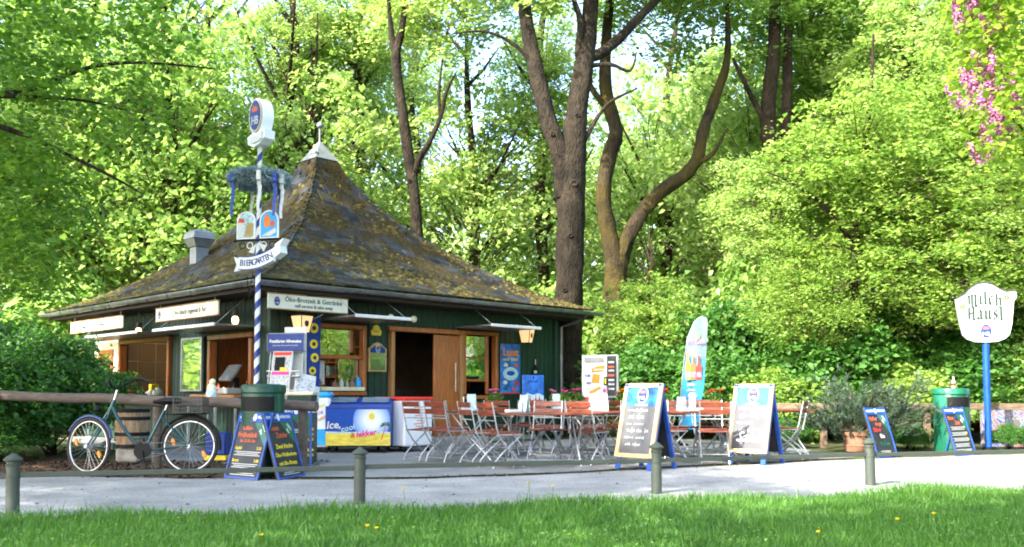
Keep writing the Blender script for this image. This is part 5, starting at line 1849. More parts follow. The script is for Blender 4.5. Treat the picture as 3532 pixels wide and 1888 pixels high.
st_ = thing('straw_holder', 'white upright candle-like stick on the small table by the freezer', 'stick', (-.72, 13.62, TZ))
MB().lathe([(.035, 0), (.035, .015), (.009, .02), (.009, .20)], 10).build('stick_body', 'white', st_, True)

def flowers(x, y, label, petal, n, spread, seed, z=TZ, pot=True):
    f = thing('flower_pot', label, 'potted flowers', (x, y, z), 0, 'potted flowers on the tables')
    r = random.Random(seed)
    MB().lathe([(.055, 0), (.075, .09), (.08, .09), (.08, .11), (.06, .11)], 14).build('pot', 'terracotta', f, True)
    vs, fs = [], []
    for i in range(160):
        a, q = r.uniform(0, 6.28), r.uniform(.01, spread)
        c = Vector((q * math.cos(a), q * math.sin(a), .11 + r.uniform(0, .13)))
        d = Vector((r.uniform(-1, 1), r.uniform(-1, 1), r.uniform(0, 1.2))).normalized() * .05
        s = d.cross(Vector((r.uniform(-1, 1), r.uniform(-1, 1), r.uniform(-1, 1)))).normalized() * .014
        k = len(vs)
        vs += [c, c + d * .5 + s, c + d, c + d * .5 - s]
        fs.append((k, k + 1, k + 2, k + 3))
    tag(obj('foliage', raw_mesh('foliage', np.array([tuple(v) for v in vs]), np.array(fs), 4), 'bloom_leaf', f), kind='stuff')
    for i in range(n):
        a = 2 * math.pi * i / n + r.uniform(-.4, .4)
        q = spread * (r.uniform(.35, 1.0) if i else .1)
        c = Vector((q * math.cos(a), q * math.sin(a), .24 + r.uniform(0, .06)))
        m = MB()
        rad = r.uniform(.042, .06)
        for ring, (nn, tilt, rr) in enumerate(((11, .25, 1.0), (9, .7, .8), (6, 1.15, .55))):
            for k in range(nn):
                g = 2 * math.pi * k / nn + ring * .4
                dd = Vector((math.cos(g) * math.cos(tilt), math.sin(g) * math.cos(tilt), math.sin(tilt))) * rad * rr * 1.25
                sd = Vector((-math.sin(g), math.cos(g), 0)) * rad * .22
                m.add([c, c + dd * .6 + sd, c + dd, c + dd * .6 - sd], [(0, 1, 2, 3)])
        m.build('blossom', petal, f)
        MB().tube([(0, 0, .1), c], .004, 4, caps=False).build('stem', 'bloom_leaf', f)
flowers(-.28, 14.85, 'pale pink daisies in a clay pot left of the blue posters', 'petal_pink', 8, .13, 1)
flowers(.70, 15.3, 'small mauve flowers behind a pale blue card', 'petal_pink', 4, .07, 2)
flowers(.86, 14.78, 'magenta flowers in a pot, left one of the close pair', 'petal_magenta', 4, .08, 3)
flowers(1.06, 14.85, 'magenta flowers in a pot, right one of the close pair', 'petal_magenta', 5, .09, 4)
flowers(1.80, 15.15, 'orange marigolds right of the cigarette machine', 'petal_orange', 5, .09, 5)
flowers(2.52, 15.05, 'red flowers half hidden by the first chalkboard', 'petal_red', 4, .08, 6)
flowers(3.34, 15.05, 'spreading red flowers on the back table right of the feather flag', 'petal_red', 8, .15, 7)

# blue poster board standing before the wall
pb = thing('poster_board', 'light blue drinks poster board standing against the green wall', 'poster', (.42, 18.35, 0), R(30))
MB().bbox((0, 0, 1.04), (.50, .03, .58), .006).build('poster_face', 'board_blue', pb)
MB().prism([(-.24, .76), (.24, .76), (.24, .92), (.12, .97), (-.02, .93), (-.14, .98), (-.24, .90)], -.019, -.0155).build('print_patch', 'blue_pale', pb)
text('PERGER', .075, 'blue_deep', pb, T(0, -.0165, 1.20), bold=.001, width=.24)
for x in (-.08, 0.05, .14):
    MB().prism([(x - .022, .76), (x + .022, .76), (x + .022, .84), (x + .008, .88), (x + .008, .92), (x - .008, .92), (x - .008, .88), (x - .022, .84)], -.022, -.0195).build('print_bottle', 'red', pb)
MB().prism(ellipse(.018, .035, 10, 0, 1.275), -.019, -.0155).build('print_mark', 'green_board', pb)
for x in (-.2, .2):
    MB().bbox((x, .03, .40), (.025, .025, .80), .004).build('leg', 'steel', pb)
    MB().tube([(x, .05, .75), (x, .34, .01)], .010, 6).build('leg', 'steel', pb)

# cigarette machine
cm = thing('cigarette_machine', 'grey cigarette vending machine with orange and blue print on a post', 'vending machine', (1.69, 17.5, 0), R(-8))
MB().bbox((0, .11, 1.29), (.70, .30, .82), .012).build('machine_case', 'machine_grey', cm)
MB().bbox((-.11, -.048, 1.29), (.46, .014, .78), .006).build('machine_door', 'white', cm)
MB().bbox((.22, -.048, 1.30), (.17, .014, .76), .006).build('machine_panel', 'slate_black', cm)
MB().box((-.11, -.057, 1.60), (.38, .005, .10)).build('machine_window', 'zinc', cm)
MB().prism([(-.16, 1.36), (.06, 1.38), (.10, 1.50), (-.04, 1.49), (-.16, 1.44)], -.060, -.0552).build('print_patch', 'orange', cm)
MB().prism([(-.17, 1.16), (-.02, 1.16), (.0, 1.32), (-.14, 1.34)], -.060, -.0552).build('print_patch', 'orange', cm)
MB().prism([(-.22, 1.00), (-.19, .95), (.02, 1.05), (-.01, 1.10)], -.060, -.0552).build('print_patch', 'orange', cm)
text('cigaretten', .055, 'white', cm, T(-.03, -.0615, 1.425), bold=.001, width=.20)
scr = MB()
scribble(scr, -.30, -.17, 1.30, .06, 3, 5)
scribble(scr, -.27, -.18, 1.16, .05, 3, 6)
scr.build('print_scrawl', 'blue', cm, M=T(0, -.058, 0))
MB().bbox((.10, -.064, 1.20), (.07, .02, .16), .006).build('coin_return', 'black', cm)
MB().box((.10, -.076, 1.20), (.03, .004, .11)).build('notice_strip', 'yellow', cm)
MB().prism(ellipse(.035, .045, 14, .08, 1.02), -.060, -.0552).build('print_mark', 'petal_magenta', cm)
for z, mt_ in ((1.56, 'paper'), (1.47, 'red_print'), (1.40, 'paper_grey'), (1.31, 'red_print'), (1.22, 'paper'), (1.14, 'paper_grey'), (1.05, 'paper_grey')):
    MB().box((.21, -.057, z), (.11, .005, .035)).build('button_row', mt_, cm)
MB().bbox((-.20, .02, .84), (.16, .16, .09), .006).build('tray', 'red', cm)
MB().bbox((0, .14, .44), (.12, .12, .88), .006).build('machine_post', 'black', cm)
MB().bbox((.09, .05, .84), (.3, .18, .08), .006).build('tray', 'slate_black', cm)

# feather flag
ff = thing('feather_flag', 'tall curved blue feather flag with printed juice bottles behind the tables', 'flag', (3.30, 17.0, 0), R(-10))
FL = [(.30, -.20, .14), (.82, -.18, .21), (1.05, -.14, .255), (1.30, -.115, .28), (1.55, -.09, .30), (1.80, -.06, .315), (2.00, -.02, .325), (2.15, .03, .335), (2.27, .10, .34), (2.34, .16, .335), (2.385, .24, .31)]
def flag_y(x, z):
    return .022 * math.sin(x * 16 + z * 1.5) + .012 * math.sin(z * 5)
def flag_part(z0, z1, mt_, name):
    zs = np.linspace(z0, z1, 16)
    m = MB()
    nx = 9
    vs = []
    for z in zs:
        l = np.interp(z, [k[0] for k in FL], [k[1] for k in FL])
        r_ = np.interp(z, [k[0] for k in FL], [k[2] for k in FL])
        for side in (0, .004):
            for i in range(nx):
                x = l + (r_ - l) * i / (nx - 1)
                vs.append((x, flag_y(x, z) + side, z))
    fs = []
    row = nx * 2
    for j in range(len(zs) - 1):
        for s in (0, nx):
            for i in range(nx - 1):
                a = j * row + s + i
                fs.append((a, a + 1, a + 1 + row, a + row) if s == 0 else (a, a + row, a + row + 1, a + 1))
    m.add(vs, fs)
    return m.build(name, mt_, ff, True)
flag_part(.30, 1.28, 'flag_bottom', 'flag_cloth')
flag_part(1.28, 1.62, 'flag_mid', 'flag_cloth')
flag_part(1.62, 2.385, 'flag_top', 'flag_cloth')
MB().tube([(-.21, .02, 0), (-.205, .02, .3), (-.155, .02, 1.05), (-.10, .02, 1.55), (-.03, .02, 2.0), (.09, .02, 2.28), (.17, .02, 2.36), (.26, .02, 2.40)], .010, 7).build('flag_pole', 'steel', ff, True)
MB().lathe([(.18, 0), (.18, .03), (.03, .05), (.02, .12)], 16, T(-.21, .02, 0)).build('flag_foot', 'black', ff, True)
text('PERGER', .11, 'petal_lilac', ff, T(.12, -.035, 1.92) @ RY(R(-3)), bold=.001, width=.33)
MB().prism(ellipse(.035, .06, 12, .16, 2.03), -.036, -.033).build('flag_print', 'gold', ff)
for x, mt_, hh in ((-.03, 'yellow', .50), (.07, 'red_print', .44), (.17, 'red', .44)):
    z = 1.22
    MB().prism([(x - .045, z), (x + .045, z), (x + .045, z + hh * .55), (x + .016, z + hh * .72), (x + .016, z + hh), (x - .016, z + hh), (x - .016, z + hh * .72), (x - .045, z + hh * .55)], -.040, -.036).build('flag_bottle_print', mt_, ff)
    MB().prism([(x - .04, z + .05), (x + .04, z + .05), (x + .04, z + .14), (x - .04, z + .14)], -.043, -.0405).build('flag_label_print', 'petal_lilac', ff)
for t_, z in (('Säfte', 1.13), ('ohne', 1.03), ('Kohlens.', .92)):
    text(t_, .075, 'petal_lilac', ff, T(.02, -.035, z), bold=.0005)

# ------------------------------------------------------------------ rail fence, pine tub, pub sign, painted wall on the right
rf = thing('rail_fence', 'weathered brown plank rail fence behind the tables and the pine tub', 'fence')
RP = [(2.6, 17.9), (4.1, 17.0), (5.55, 16.25), (7.35, 16.15), (9.6, 16.0), (12.0, 16.3)]
for (x0, y0), (x1, y1) in zip(RP, RP[1:]):
    a = math.atan2(y1 - y0, x1 - x0)
    L = math.hypot(x1 - x0, y1 - y0)
    MB().bbox((0, 0, 0), (L - .01, .045, .11), .006).build('rail', 'rail_wood', rf, M=T((x0 + x1) / 2, (y0 + y1) / 2, .735) @ RZ(a))
for x, y in RP:
    MB().bbox((x, y + .09, .38), (.10, .10, .78), .008).build('post', 'rail_wood', rf)

pt = thing('pine_tub', 'low spreading pine in a clay tub beside the coffee board', 'potted pine', (5.72, 15.25, 0))
MB().lathe([(.165, 0), (.185, .02), (.20, .14), (.21, .26), (.225, .27), (.225, .33), (.19, .33)], 22).build('tub', 'terracotta', pt, True)
MB().lathe([(.200, .10), (.206, .10), (.208, .115), (.200, .118)], 22).build('tub_band', 'terracotta', pt, True)
MB().lathe([(.01, .31), (.19, .30), (.19, .315), (.01, .32)], 16).build('tub_soil', 'soil', pt)
pr_ = np.random.default_rng(8)
br, tips = MB(), []
for i in range(34):
    a = pr_.uniform(0, 6.283)
    el = pr_.uniform(.12, 1.2)
    L = pr_.uniform(.60, 1.05)
    p0 = Vector((0, 0, .30))
    d = Vector((math.cos(a) * math.cos(el) * 1.3 + .22, math.sin(a) * math.cos(el), math.sin(el)))
    pts = [p0 + d * L * k + Vector((0, 0, .10 * k * k)) for k in (0, .35, .7, 1.0)]
    br.tube(pts, [.02, .015, .010, .004], 5)
    for k in range(28):
        q = pr_.uniform(.3, 1.05)
        c = p0 + d * L * q + Vector((0, 0, .10 * q * q)) + Vector(pr_.normal(0, .09, 3))
        tips.append((c, d + Vector(pr_.normal(0, .5, 3)) + Vector((0, 0, .5))))
br.build('branches', 'twig', pt, True)
vs, fs = [], []
for c, d in tips:
    d = d.normalized()
    for k in range(34):
        u = d + Vector(pr_.normal(0, .55, 3))
        u.normalize()
        b0 = c + d * pr_.uniform(-.05, .08)
        s = u.cross(Vector(pr_.normal(0, 1, 3)))
        s = s.normalized() * .0045
        o_ = len(vs)
        vs += [tuple(b0 - s), tuple(b0 + s), tuple(b0 + u * pr_.uniform(.06, .10))]
        fs.append((o_, o_ + 1, o_ + 2))
tag(obj('needles', raw_mesh('needles', np.array(vs), np.array(fs), 3), 'needle', pt), kind='stuff')

ps = thing('pub_sign', 'white shield-shaped pub sign on a blue post at the right', 'sign', (8.20, 15.8, 0), R(-20))
MB().tube([(0, 0, 0), (0, 0, 1.88)], .055, 14).build('post', 'blue', ps, True)
MB().lathe([(.10, 0), (.10, .03), (.06, .05)], 12).build('post_foot', 'black', ps, True)
sh_ = [(-.30, .06), (-.18, .01), (0, 0), (.18, .01), (.30, .06), (.36, .13), (.40, .30), (.44, .70), (.48, .76), (.48, .86), (.42, .87), (.32, .86), (.22, .91), (.12, .99), (0, 1.03), (-.12, 1.01), (-.22, .95), (-.32, .84), (-.46, .76), (-.46, .70), (-.40, .30), (-.36, .13)]
sf = MB().prism(sh_, -.075, .075).build('sign_body', 'white', ps, M=T(0, 0, 1.85))
tr = [(.48, .86), (.42, .87), (.32, .86), (.22, .91), (.12, .99), (0, 1.03), (-.12, 1.01), (-.22, .95), (-.32, .84), (-.46, .76)]
MB().prism(tr + [(x, z + .022) for x, z in tr[::-1]], -.095, .095).build('sign_trim', 'slate_black', sf)
MB().prism([(x * .93, .06 + z * .90) for x, z in sh_], -.0785, -.0755).build('sign_face', 'paper', sf)
NIB = {
    'M': [[(.02, .1), (.10, .25), (.10, .82), (.02, .92)], [(.10, .86), (.26, .98), (.30, .86), (.30, .04), (.38, .0)], [(.30, .86), (.48, .98), (.54, .86), (.54, .14), (.62, .02)]],
    'H': [[(.02, .90), (.12, .98), (.12, .08), (.04, .0)], [(.36, .98), (.42, .90), (.42, .08), (.50, .0)], [(.12, .52), (.42, .60)], [(.12, .46), (.42, .54)]],
    'i': [[(.02, .60), (.10, .68), (.10, .10), (.18, .0)], [(.09, .86), (.12, .90)]],
    'l': [[(.02, .92), (.10, 1.0), (.10, .10), (.18, .0)]],
    'c': [[(.30, .60), (.20, .70), (.08, .58), (.08, .14), (.18, .0), (.30, .10)]],
    'h': [[(.02, .92), (.10, 1.0), (.10, .06), (.04, .0)], [(.10, .56), (.26, .70), (.34, .58), (.34, .12), (.24, -.10)]],
    'a': [[(.08, .60), (.20, .70), (.30, .60), (.30, .12), (.38, .0)], [(.30, .36), (.12, .28), (.08, .12), (.16, .0), (.30, .10)]],
    'u': [[(.02, .62), (.09, .70), (.09, .12), (.18, .0), (.32, .14)], [(.26, .62), (.33, .70), (.33, .10), (.41, .0)]],
    's': [[(.30, .62), (.18, .70), (.08, .58), (.12, .42), (.26, .30), (.26, .10), (.14, .0), (.04, .10)]]}
NIB['ä'] = NIB['a'] + [[(.12, .88), (.15, .92)], [(.25, .88), (.28, .92)]]
def nib_letter(ch, hgt, parent, x, z, pen=.10):
    m = MB()
    nx, nz = pen * math.cos(R(38)), pen * math.sin(R(38))
    dep = 0
    for line in NIB[ch]:
        for (x0, z0), (x1, z1) in zip(line, line[1:]):
            q = [(x0 - nx, z0 - nz), (x0 + nx, z0 + nz), (x1 + nx, z1 + nz), (x1 - nx, z1 - nz)]
            m.prism([(k * hgt, j * hgt) for k, j in q], -.0812 - dep, -.0790)
            dep += .00007
    m.build('lettering', 'green_board', parent, M=T(x, 0, z))
x = -.275
for ch, adv in zip('Milch', (.70, .25, .25, .38, .44)):
    nib_letter(ch, .23, sf, x, .655 - 1.1 * (x + .06) ** 2)
    x += adv * .23 + .016
x = -.285
for ch, adv in zip('Häusl', (.54, .46, .48, .37, .2)):
    nib_letter(ch, .235, sf, x, .395 - .3 * (x + .06) ** 2)
    x += adv * .235 + .016
for x, z in ((.33, .76), (-.36, .62)):
    for a in range(5):
        MB().prism(ellipse(.022, .022, 8, x + .03 * math.cos(a * 1.257), z + .03 * math.sin(a * 1.257)), -.0805, -.0787).build('flower_mark', 'bloom_leaf', sf)
emblem(sf, T(0, -.0788, .19), .21, .28)

gw = thing('painted_wall', 'low graffiti-covered panel under the rail at the far right', 'panel', (9.45, 16.55, 0), R(-4))
MB().bbox((0, 0, .36), (1.9, .10, .72), .008).build('panel_face', 'graffiti', gw)

# ------------------------------------------------------------------ vegetation
def leaves_from(name, C, N, size, g, aspect=.72):
    """Folded four-point leaves at centres C with normals N."""
    n = len(C)
    N = N / np.linalg.norm(N, axis=1, keepdims=True)
    a = g.normal(0, 1, (n, 3))
    t = np.cross(N, a)
    t /= np.linalg.norm(t, axis=1, keepdims=True)
    b = np.cross(N, t)
    L = size[:, None]
    fold = N * L * .13
    V = np.empty((n, 4, 3))
    V[:, 0] = C - t * L * .5
    V[:, 1] = C + b * L * aspect * .5 + fold - t * L * .06
    V[:, 2] = C + t * L * .5 - N * L * .08
    V[:, 3] = C - b * L * aspect * .5 + fold - t * L * .06
    F = np.arange(n * 4).reshape(n, 4)
    return raw_mesh(name, V.reshape(-1, 3), F, 4)

def spray_points(g, centres, axes, per, rad, thick=.28, droop=.25, up=1.0, scatter=.72):
    """Flat-ish sprays of leaves round each centre."""
    n = len(centres)
    R_ = rad * g.uniform(.6, 1.35, n)
    ii = np.repeat(np.arange(n), per)
    m = len(ii)
    q = np.sqrt(g.uniform(0, 1, m)) * R_[ii]
    a = g.uniform(0, 2 * np.pi, m)
    h = g.normal(0, thick, m) * R_[ii]
    off = np.stack([q * np.cos(a), q * np.sin(a), h - droop * q * q / R_[ii]], 1)
    tilt = axes[ii]
    off[:, 2] += (off[:, :2] * tilt[:, :2]).sum(1) * -.35
    C = centres[ii] + off
    N = np.stack([g.normal(0, scatter, m) + .5 * np.cos(a) * q / R_[ii], g.normal(0, scatter, m) + .5 * np.sin(a) * q / R_[ii], np.full(m, up)], 1)
    return C, N

def crown_mesh(name, seed, n_spray, per, rx, rz, leaf, rad=.62, shell=.42, flat=0.0, hole=0.12):
    g = np.random.default_rng(seed)
    d = g.normal(0, 1, (n_spray * 3, 3))
    d /= np.linalg.norm(d, axis=1, keepdims=True)
    r = g.uniform(0, 1, len(d)) ** shell
    # lumpy outline and holes
    lump = np.array([mnoise.noise(Vector((float(v[0]) * 1.6 + seed, float(v[1]) * 1.6, float(v[2]) * 1.6))) for v in d])
    rr = r * (1 + .38 * lump)
    P = d * rr[:, None] * np.array([rx, rx, rz])
    if flat:
        P[:, 2] = np.where(P[:, 2] < 0, P[:, 2] * (1 - flat), P[:, 2])
    keep = np.array([mnoise.noise(Vector((float(p[0]) * .55, float(p[1]) * .55, float(p[2]) * .75 + seed * 3.1))) for p in P]) > -hole
    P = P[keep][:n_spray]
    ax = P / (np.linalg.norm(P, axis=1, keepdims=True) + .01)
    C, N = spray_points(g, P, ax, per, rad)
    return leaves_from(name, C, N, leaf * np.clip(g.lognormal(-.08, .34, len(C)), .4, 1.9), g), P

def twig_mesh(P, seed):
    r = random.Random(seed)
    m = MB()
    for p in P[::2]:
        p = Vector(p)
        a = Vector((p.x * .35, p.y * .35, p.z - .35 * math.hypot(p.x, p.y) - .1))
        mid = a.lerp(p, .55) + Vector((r.uniform(-.15, .15), r.uniform(-.15, .15), r.uniform(-.05, .2)))
        m.tube([a, mid, p], [.022, .014, .005], 3, caps=False)
    return m.mesh('twigs')

def grow_trunk(mb_, pts, rads, n=10, rng_=None):
    P = [Vector(p) for p in pts]
    # smooth by Catmull-Rom
    out, rr = [], []
    for i in range(len(P) - 1):
        p0, p1, p2, p3 = P[max(i - 1, 0)], P[i], P[i + 1], P[min(i + 2, len(P) - 1)]
        for k in range(4):
            t = k / 4
            out.append(.5 * ((2 * p1) + (p2 - p0) * t + (2 * p0 - 5 * p1 + 4 * p2 - p3) * t * t + (3 * p1 - p0 - 3 * p2 + p3) * t ** 3))
            rr.append(rads[i] + (rads[i + 1] - rads[i]) * t)
    out.append(P[-1])
    rr.append(rads[-1])
    if rng_:
        rr = [k * (1 + .07 * math.sin(i * 1.9 + rng_.random()) * rng_.random()) for i, k in enumerate(rr)]
    mb_.tube(out, rr, n, jitter=.06, rng=rng_)

CROWNS = {}
for nm, seed, ns_, per, rx, rz, lf_, mt_ in [('a', 21, 440, 40, 3.1, 4.6, .155, 'leaf_spring'), ('b', 22, 420, 40, 3.3, 4.2, .16, 'leaf_yellow'), ('c', 23, 420, 36, 3.2, 4.8, .165, 'leaf_deep'), ('d', 24, 430, 40, 3.1, 4.4, .155, 'leaf_maple')]:
    me, P_ = crown_mesh('crown', seed, ns_, per, rx, rz, lf_)
    me.materials.append(MATS[mt_])
    tw_ = twig_mesh(P_, seed)
    tw_.materials.append(MATS['twig'])
    CROWNS[nm] = (me, P_, tw_)

_trunks = {}
def wood_tree(x, y, h, r, crown, label, group, sx=1.0, sz=1.0, rz=0.0, cz=None, variant=0, bark='bark_far', crown_off=(0, 0), name='woodland_tree'):
    """Slim woodland tree: trunk with limbs, and a leafy crown."""
    t = thing(name, label, 'tree', (x, y, 0), 0, group)
    key = (variant, bark)
    if key not in _trunks:
        rr = random.Random(50 + variant)
        m = MB()
        lean = (rr.uniform(-.06, .06), rr.uniform(-.06, .06))
        pts = [(0, 0, -.1)] + [(lean[0] * k + rr.uniform(-.014, .014), lean[1] * k + rr.uniform(-.014, .014), k) for k in np.linspace(.12, 1, 7)]
        rads = [.017, .0135, .0125, .0115, .010, .008, .005, .0015]
        grow_trunk(m, pts, rads, 8, rr)
        for i in range(11):
            k = rr.uniform(.32, .9)
            a = rr.uniform(0, 6.28)
            L = rr.uniform(.10, .2) * (1.3 - k)
            b0 = Vector((lean[0] * k, lean[1] * k, k))
            e = Vector((math.cos(a), math.sin(a), rr.uniform(.4, 1.2)))
            m.tube([b0, b0 + e * L * .5 + Vector((0, 0, .01)), b0 + e * L + Vector((0, 0, .035))], [.0055, .0038, .0012], 5)
        _trunks[key] = m.mesh('trunk', True)
    tr_ = obj('trunk', _trunks[key], bark, t, Matrix.Diagonal((h * r / .2, h * r / .2, h, 1)))
    me, P_, tw_ = CROWNS[crown]
    cz = cz if cz is not None else h * .62
    cr_ = obj('crown', me, None, t, T(crown_off[0], crown_off[1], cz) @ RZ(rz) @ Matrix.Diagonal((sx, sx, sz, 1)))
    tag(obj('twigs', tw_, None, cr_), kind='stuff')
    return t

rt = random.Random(99)
# trees of the wood behind the kiosk: (x, y, height, crown, crown centre height, width, tallness)
WOOD = [
    (1.1, 30.5, 18, 'b', 11.6, .62, .62), (10.8, 23.5, 14, 'b', 9.6, .7, .6), (13.8, 21.6, 13, 'd', 8.6, .7, .6),
    (-5.4, 30.5, 18, 'b', 13.2, .72, .5), (-7.6, 29.0, 17, 'b', 12.4, .6, .5), (3.3, 21.9, 5, 'd', 2.3, .42, .36),
    (-6.9, 33.0, 17, 'b', 11.2, .8, .8), (-4.6, 36.0, 18, 'b', 12.6, .8, .7), (12.2, 20.6, 12, 'd', 6.2, .85, .9),
    (-15.5, 23.5, 15, 'a', 8.2, 1.15, 1.3), (-12.2, 26.5, 16, 'b', 8.6, 1.1, 1.35), (-9.2, 24.5, 14, 'a', 7.2, 1.0, 1.15), (-11.0, 31.0, 17, 'b', 8.0, 1.2, 1.5),
    (-6.4, 28.0, 13, 'b', 6.6, 1.0, 1.05), (-14.5, 36.0, 18, 'a', 8.5, 1.3, 1.6), (-8.0, 37.0, 15, 'b', 7.0, 1.2, 1.2),
    (-1.2, 30.0, 15, 'b', 7.0, 1.0, 1.1), (5.6, 36.5, 18, 'b', 8.4, 1.25, 1.4),
    (8.2, 30.5, 17, 'b', 9.2, 1.05, 1.2), (11.0, 26.8, 17, 'a', 9.0, 1.1, 1.25), (11.6, 33.0, 18, 'b', 9.0, 1.3, 1.5), (14.0, 24.5, 16, 'd', 8.4, 1.15, 1.4),
    (15.8, 30.0, 18, 'a', 9.0, 1.3, 1.55), (18.5, 26.0, 17, 'd', 8.5, 1.25, 1.4), (-19.0, 29.0, 17, 'b', 8.5, 1.3, 1.5), (20.5, 34.0, 19, 'a', 9.0, 1.4, 1.6),
    (2.0, 43.0, 19, 'b', 8.2, 1.3, 1.3), (8.5, 43.0, 20, 'b', 9.6, 1.4, 1.7), (-20.0, 40.0, 19, 'a', 9.0, 1.5, 1.7), (15.0, 42.0, 20, 'd', 9.5, 1.5, 1.7),
]
def wood_label(x, y):
    k = x / y
    far = y > 31
    if k < -.40:
        return ('far ' if far else '') + 'spring-green tree of the wood left of the maypole', 'wood left of the maypole'
    if k < -.20:
        return ('far ' if far else '') + 'spring-green tree of the wood showing above the left roof slope', 'wood above the left roof slope'
    if k < .08:
        return ('far ' if far else '') + 'spring-green tree of the wood between roof tip and large maple', 'wood between roof tip and maple'
    if k < .33:
        return ('far ' if far else '') + 'spring-green tree of the wood between large maple and double trunk', 'wood right of the maple'
    return ('far ' if far else '') + 'spring-green tree of the wood right of the double trunk', 'wood at the upper right'
for i, (x, y, h, cr, cz, sx, sz) in enumerate(WOOD):
    wl = wood_label(x, y)
    wood_tree(x, y, h, rt.uniform(.14, .22), cr, wl[0], wl[1], sx, sz, rt.uniform(0, 6.28), cz, i % 5)

# distant mass of woodland closing the view
g = np.random.default_rng(31)
n_ = 2600
ang = g.uniform(-.75, .75, n_)
dist = g.uniform(48, 62, n_)
cen = np.stack([np.sin(ang) * dist * 1.15, np.cos(ang) * dist, g.uniform(.5, 14, n_) ** 1.0], 1)
C_, N_ = spray_points(g, cen, np.zeros((n_, 3)), 22, 1.5, thick=.4)
fm = leaves_from('far_wood', C_, N_, .5 * g.uniform(.6, 1.3, len(C_)), g)
tag(obj('far_wood', fm, 'leaf_far_hazed'), 'sunlit mass of far trees closing the view, haze paleness put into their leaf colour', 'woods', kind='stuff')

# undergrowth: shrubs, each a thing
def bush_mesh(seed, n_spray, per, rx, h, leaf, rad):
    g = np.random.default_rng(seed)
    d = g.normal(0, 1, (n_spray, 3))
    d[:, 2] = np.abs(d[:, 2]) * 1.1 - .15
    d /= np.linalg.norm(d, axis=1, keepdims=True)
    r = g.uniform(.35, 1, n_spray) ** .5
    lump = np.array([mnoise.noise(Vector((float(v[0]) * 2 + seed, float(v[1]) * 2, float(v[2]) * 2))) for v in d])
    P = d * (r * (1 + .45 * lump))[:, None] * np.array([rx, rx, h * .62]) + np.array([0, 0, h * .38])
    P[:, 2] = np.maximum(P[:, 2], .08)
    C, N = spray_points(g, P, P / (np.linalg.norm(P, axis=1, keepdims=True) + .01), per, rad, thick=.3)
    C[:, 2] = np.maximum(C[:, 2], .02)
    return leaves_from('foliage', C, N, leaf * g.uniform(.6, 1.3, len(C)), g), P
BUSH = {}
for nm, seed, n_sp, per, rx, h, lf_, rad, mt_ in [('m', 41, 250, 34, 1.5, 2.6, .135, .36, 'leaf_shrub_shaded'), ('n', 42, 240, 32, 1.5, 2.4, .14, .36, 'leaf_maple'), ('p', 43, 230, 30, 1.4, 2.6, .15, .38, 'leaf_spring'), ('q', 44, 520, 56, 1.35, 1.9, .08, .24, 'leaf_shrub_shaded')]:
    me, P_ = bush_mesh(seed, n_sp, per, rx, h, lf_, rad)
    me.materials.append(MATS[mt_])
    BUSH[nm] = (me, P_)
_stems = {}
def bush(x, y, kind, s, sz, rz, label, group, name='shrub'):
    t = thing(name, label, 'shrub', (x, y, 0), rz, group)
    if kind not in _stems:
        rr = random.Random(len(_stems) + 5)
        m = MB()
        for i in range(12):
            p = BUSH[kind][1][i * 7]
            m.tube([(rr.uniform(-.12, .12), rr.uniform(-.12, .12), -.03), (p[0] * .35, p[1] * .35, p[2] * .5), tuple(p)], [.022, .015, .005], 5)
        _stems[kind] = m.mesh('stems', True)
    obj('stems', _stems[kind], 'bark_far', t, Matrix.Diagonal((s, s, sz, 1)))
    obj('foliage', BUSH[kind][0], None, t, Matrix.Diagonal((s, s, sz, 1)))
UND = [(2.9, 20.6, 'm', .9, .85), (4.2, 19.7, 'm', .85, .75), (5.5, 18.6, 'n', .8, .62), (6.7, 19.4, 'm', 1.0, 1.0), (8.1, 18.4, 'n', .75, .66), (9.3, 19.2, 'm', 1.0, .85), (10.5, 18.6, 'p', .8, .75), (11.8, 19.6, 'm', 1.1, 1.15), (13.2, 19.8, 'n', 1.1, 1.0),
       (3.5, 22.6, 'n', 1.1, 1.5), (5.0, 21.2, 'm', 1.0, 1.25), (6.4, 23.0, 'p', 1.2, 1.75), (8.9, 21.6, 'm', 1.2, 1.35), (11.6, 22.8, 'n', 1.3, 1.6), (14.4, 22.6, 'p', 1.4, 1.4), (1.4, 25.4, 'p', 1.4, 1.5), (4.8, 26.6, 'p', 1.5, 1.6), (-.6, 27.6, 'p', 1.4, 1.5), (8.4, 26.4, 'n', 1.5, 2.0),
       (-10.6, 22.0, 'p', 1.3, 1.3), (-13.2, 21.4, 'n', 1.4, 1.35), (-16.0, 21.5, 'p', 1.4, 1.4), (-8.6, 25.0, 'p', 1.4, 1.5), (-12.4, 24.6, 'p', 1.5, 1.6), (-5.4, 27.6, 'p', 1.4, 1.5), (-2.8, 29.6, 'p', 1.4, 1.5), (16.5, 20.5, 'm', 1.3, 1.4)]
for i, (x, y, k, s, sz) in enumerate(UND):
    if x > 1:
        bush(x, y, k, s, sz, rt.uniform(0, 6.28), 'leafy undergrowth shrub behind the plank rail fence', 'shrubs behind the plank rail fence')
    else:
        bush(x, y, k, s, sz, rt.uniform(0, 6.28), 'leafy undergrowth shrub in the wood behind the kiosk roof', 'shrubs behind the kiosk')
bush(-8.0, 13.9, 'q', 1.0, .95, .4, 'dense dark green shrub behind the log rail at the far left', None)
bush(-7.35, 14.7, 'q', .80, .98, 2.1, 'bright green shrub between the far left shrub and the kiosk', None)
bush(-7.5, 13.15, 'q', .55, .42, 3.0, 'low shrub just behind the log rail under the far left shrub', None)
bush(-8.7, 13.45, 'q', .6, .5, 1.0, 'low shrub behind the log rail at the very left edge', None)
bush(-9.3, 15.2, 'm', 1.0, 1.0, 1.2, 'taller shrub at the left edge behind the log rail', None)

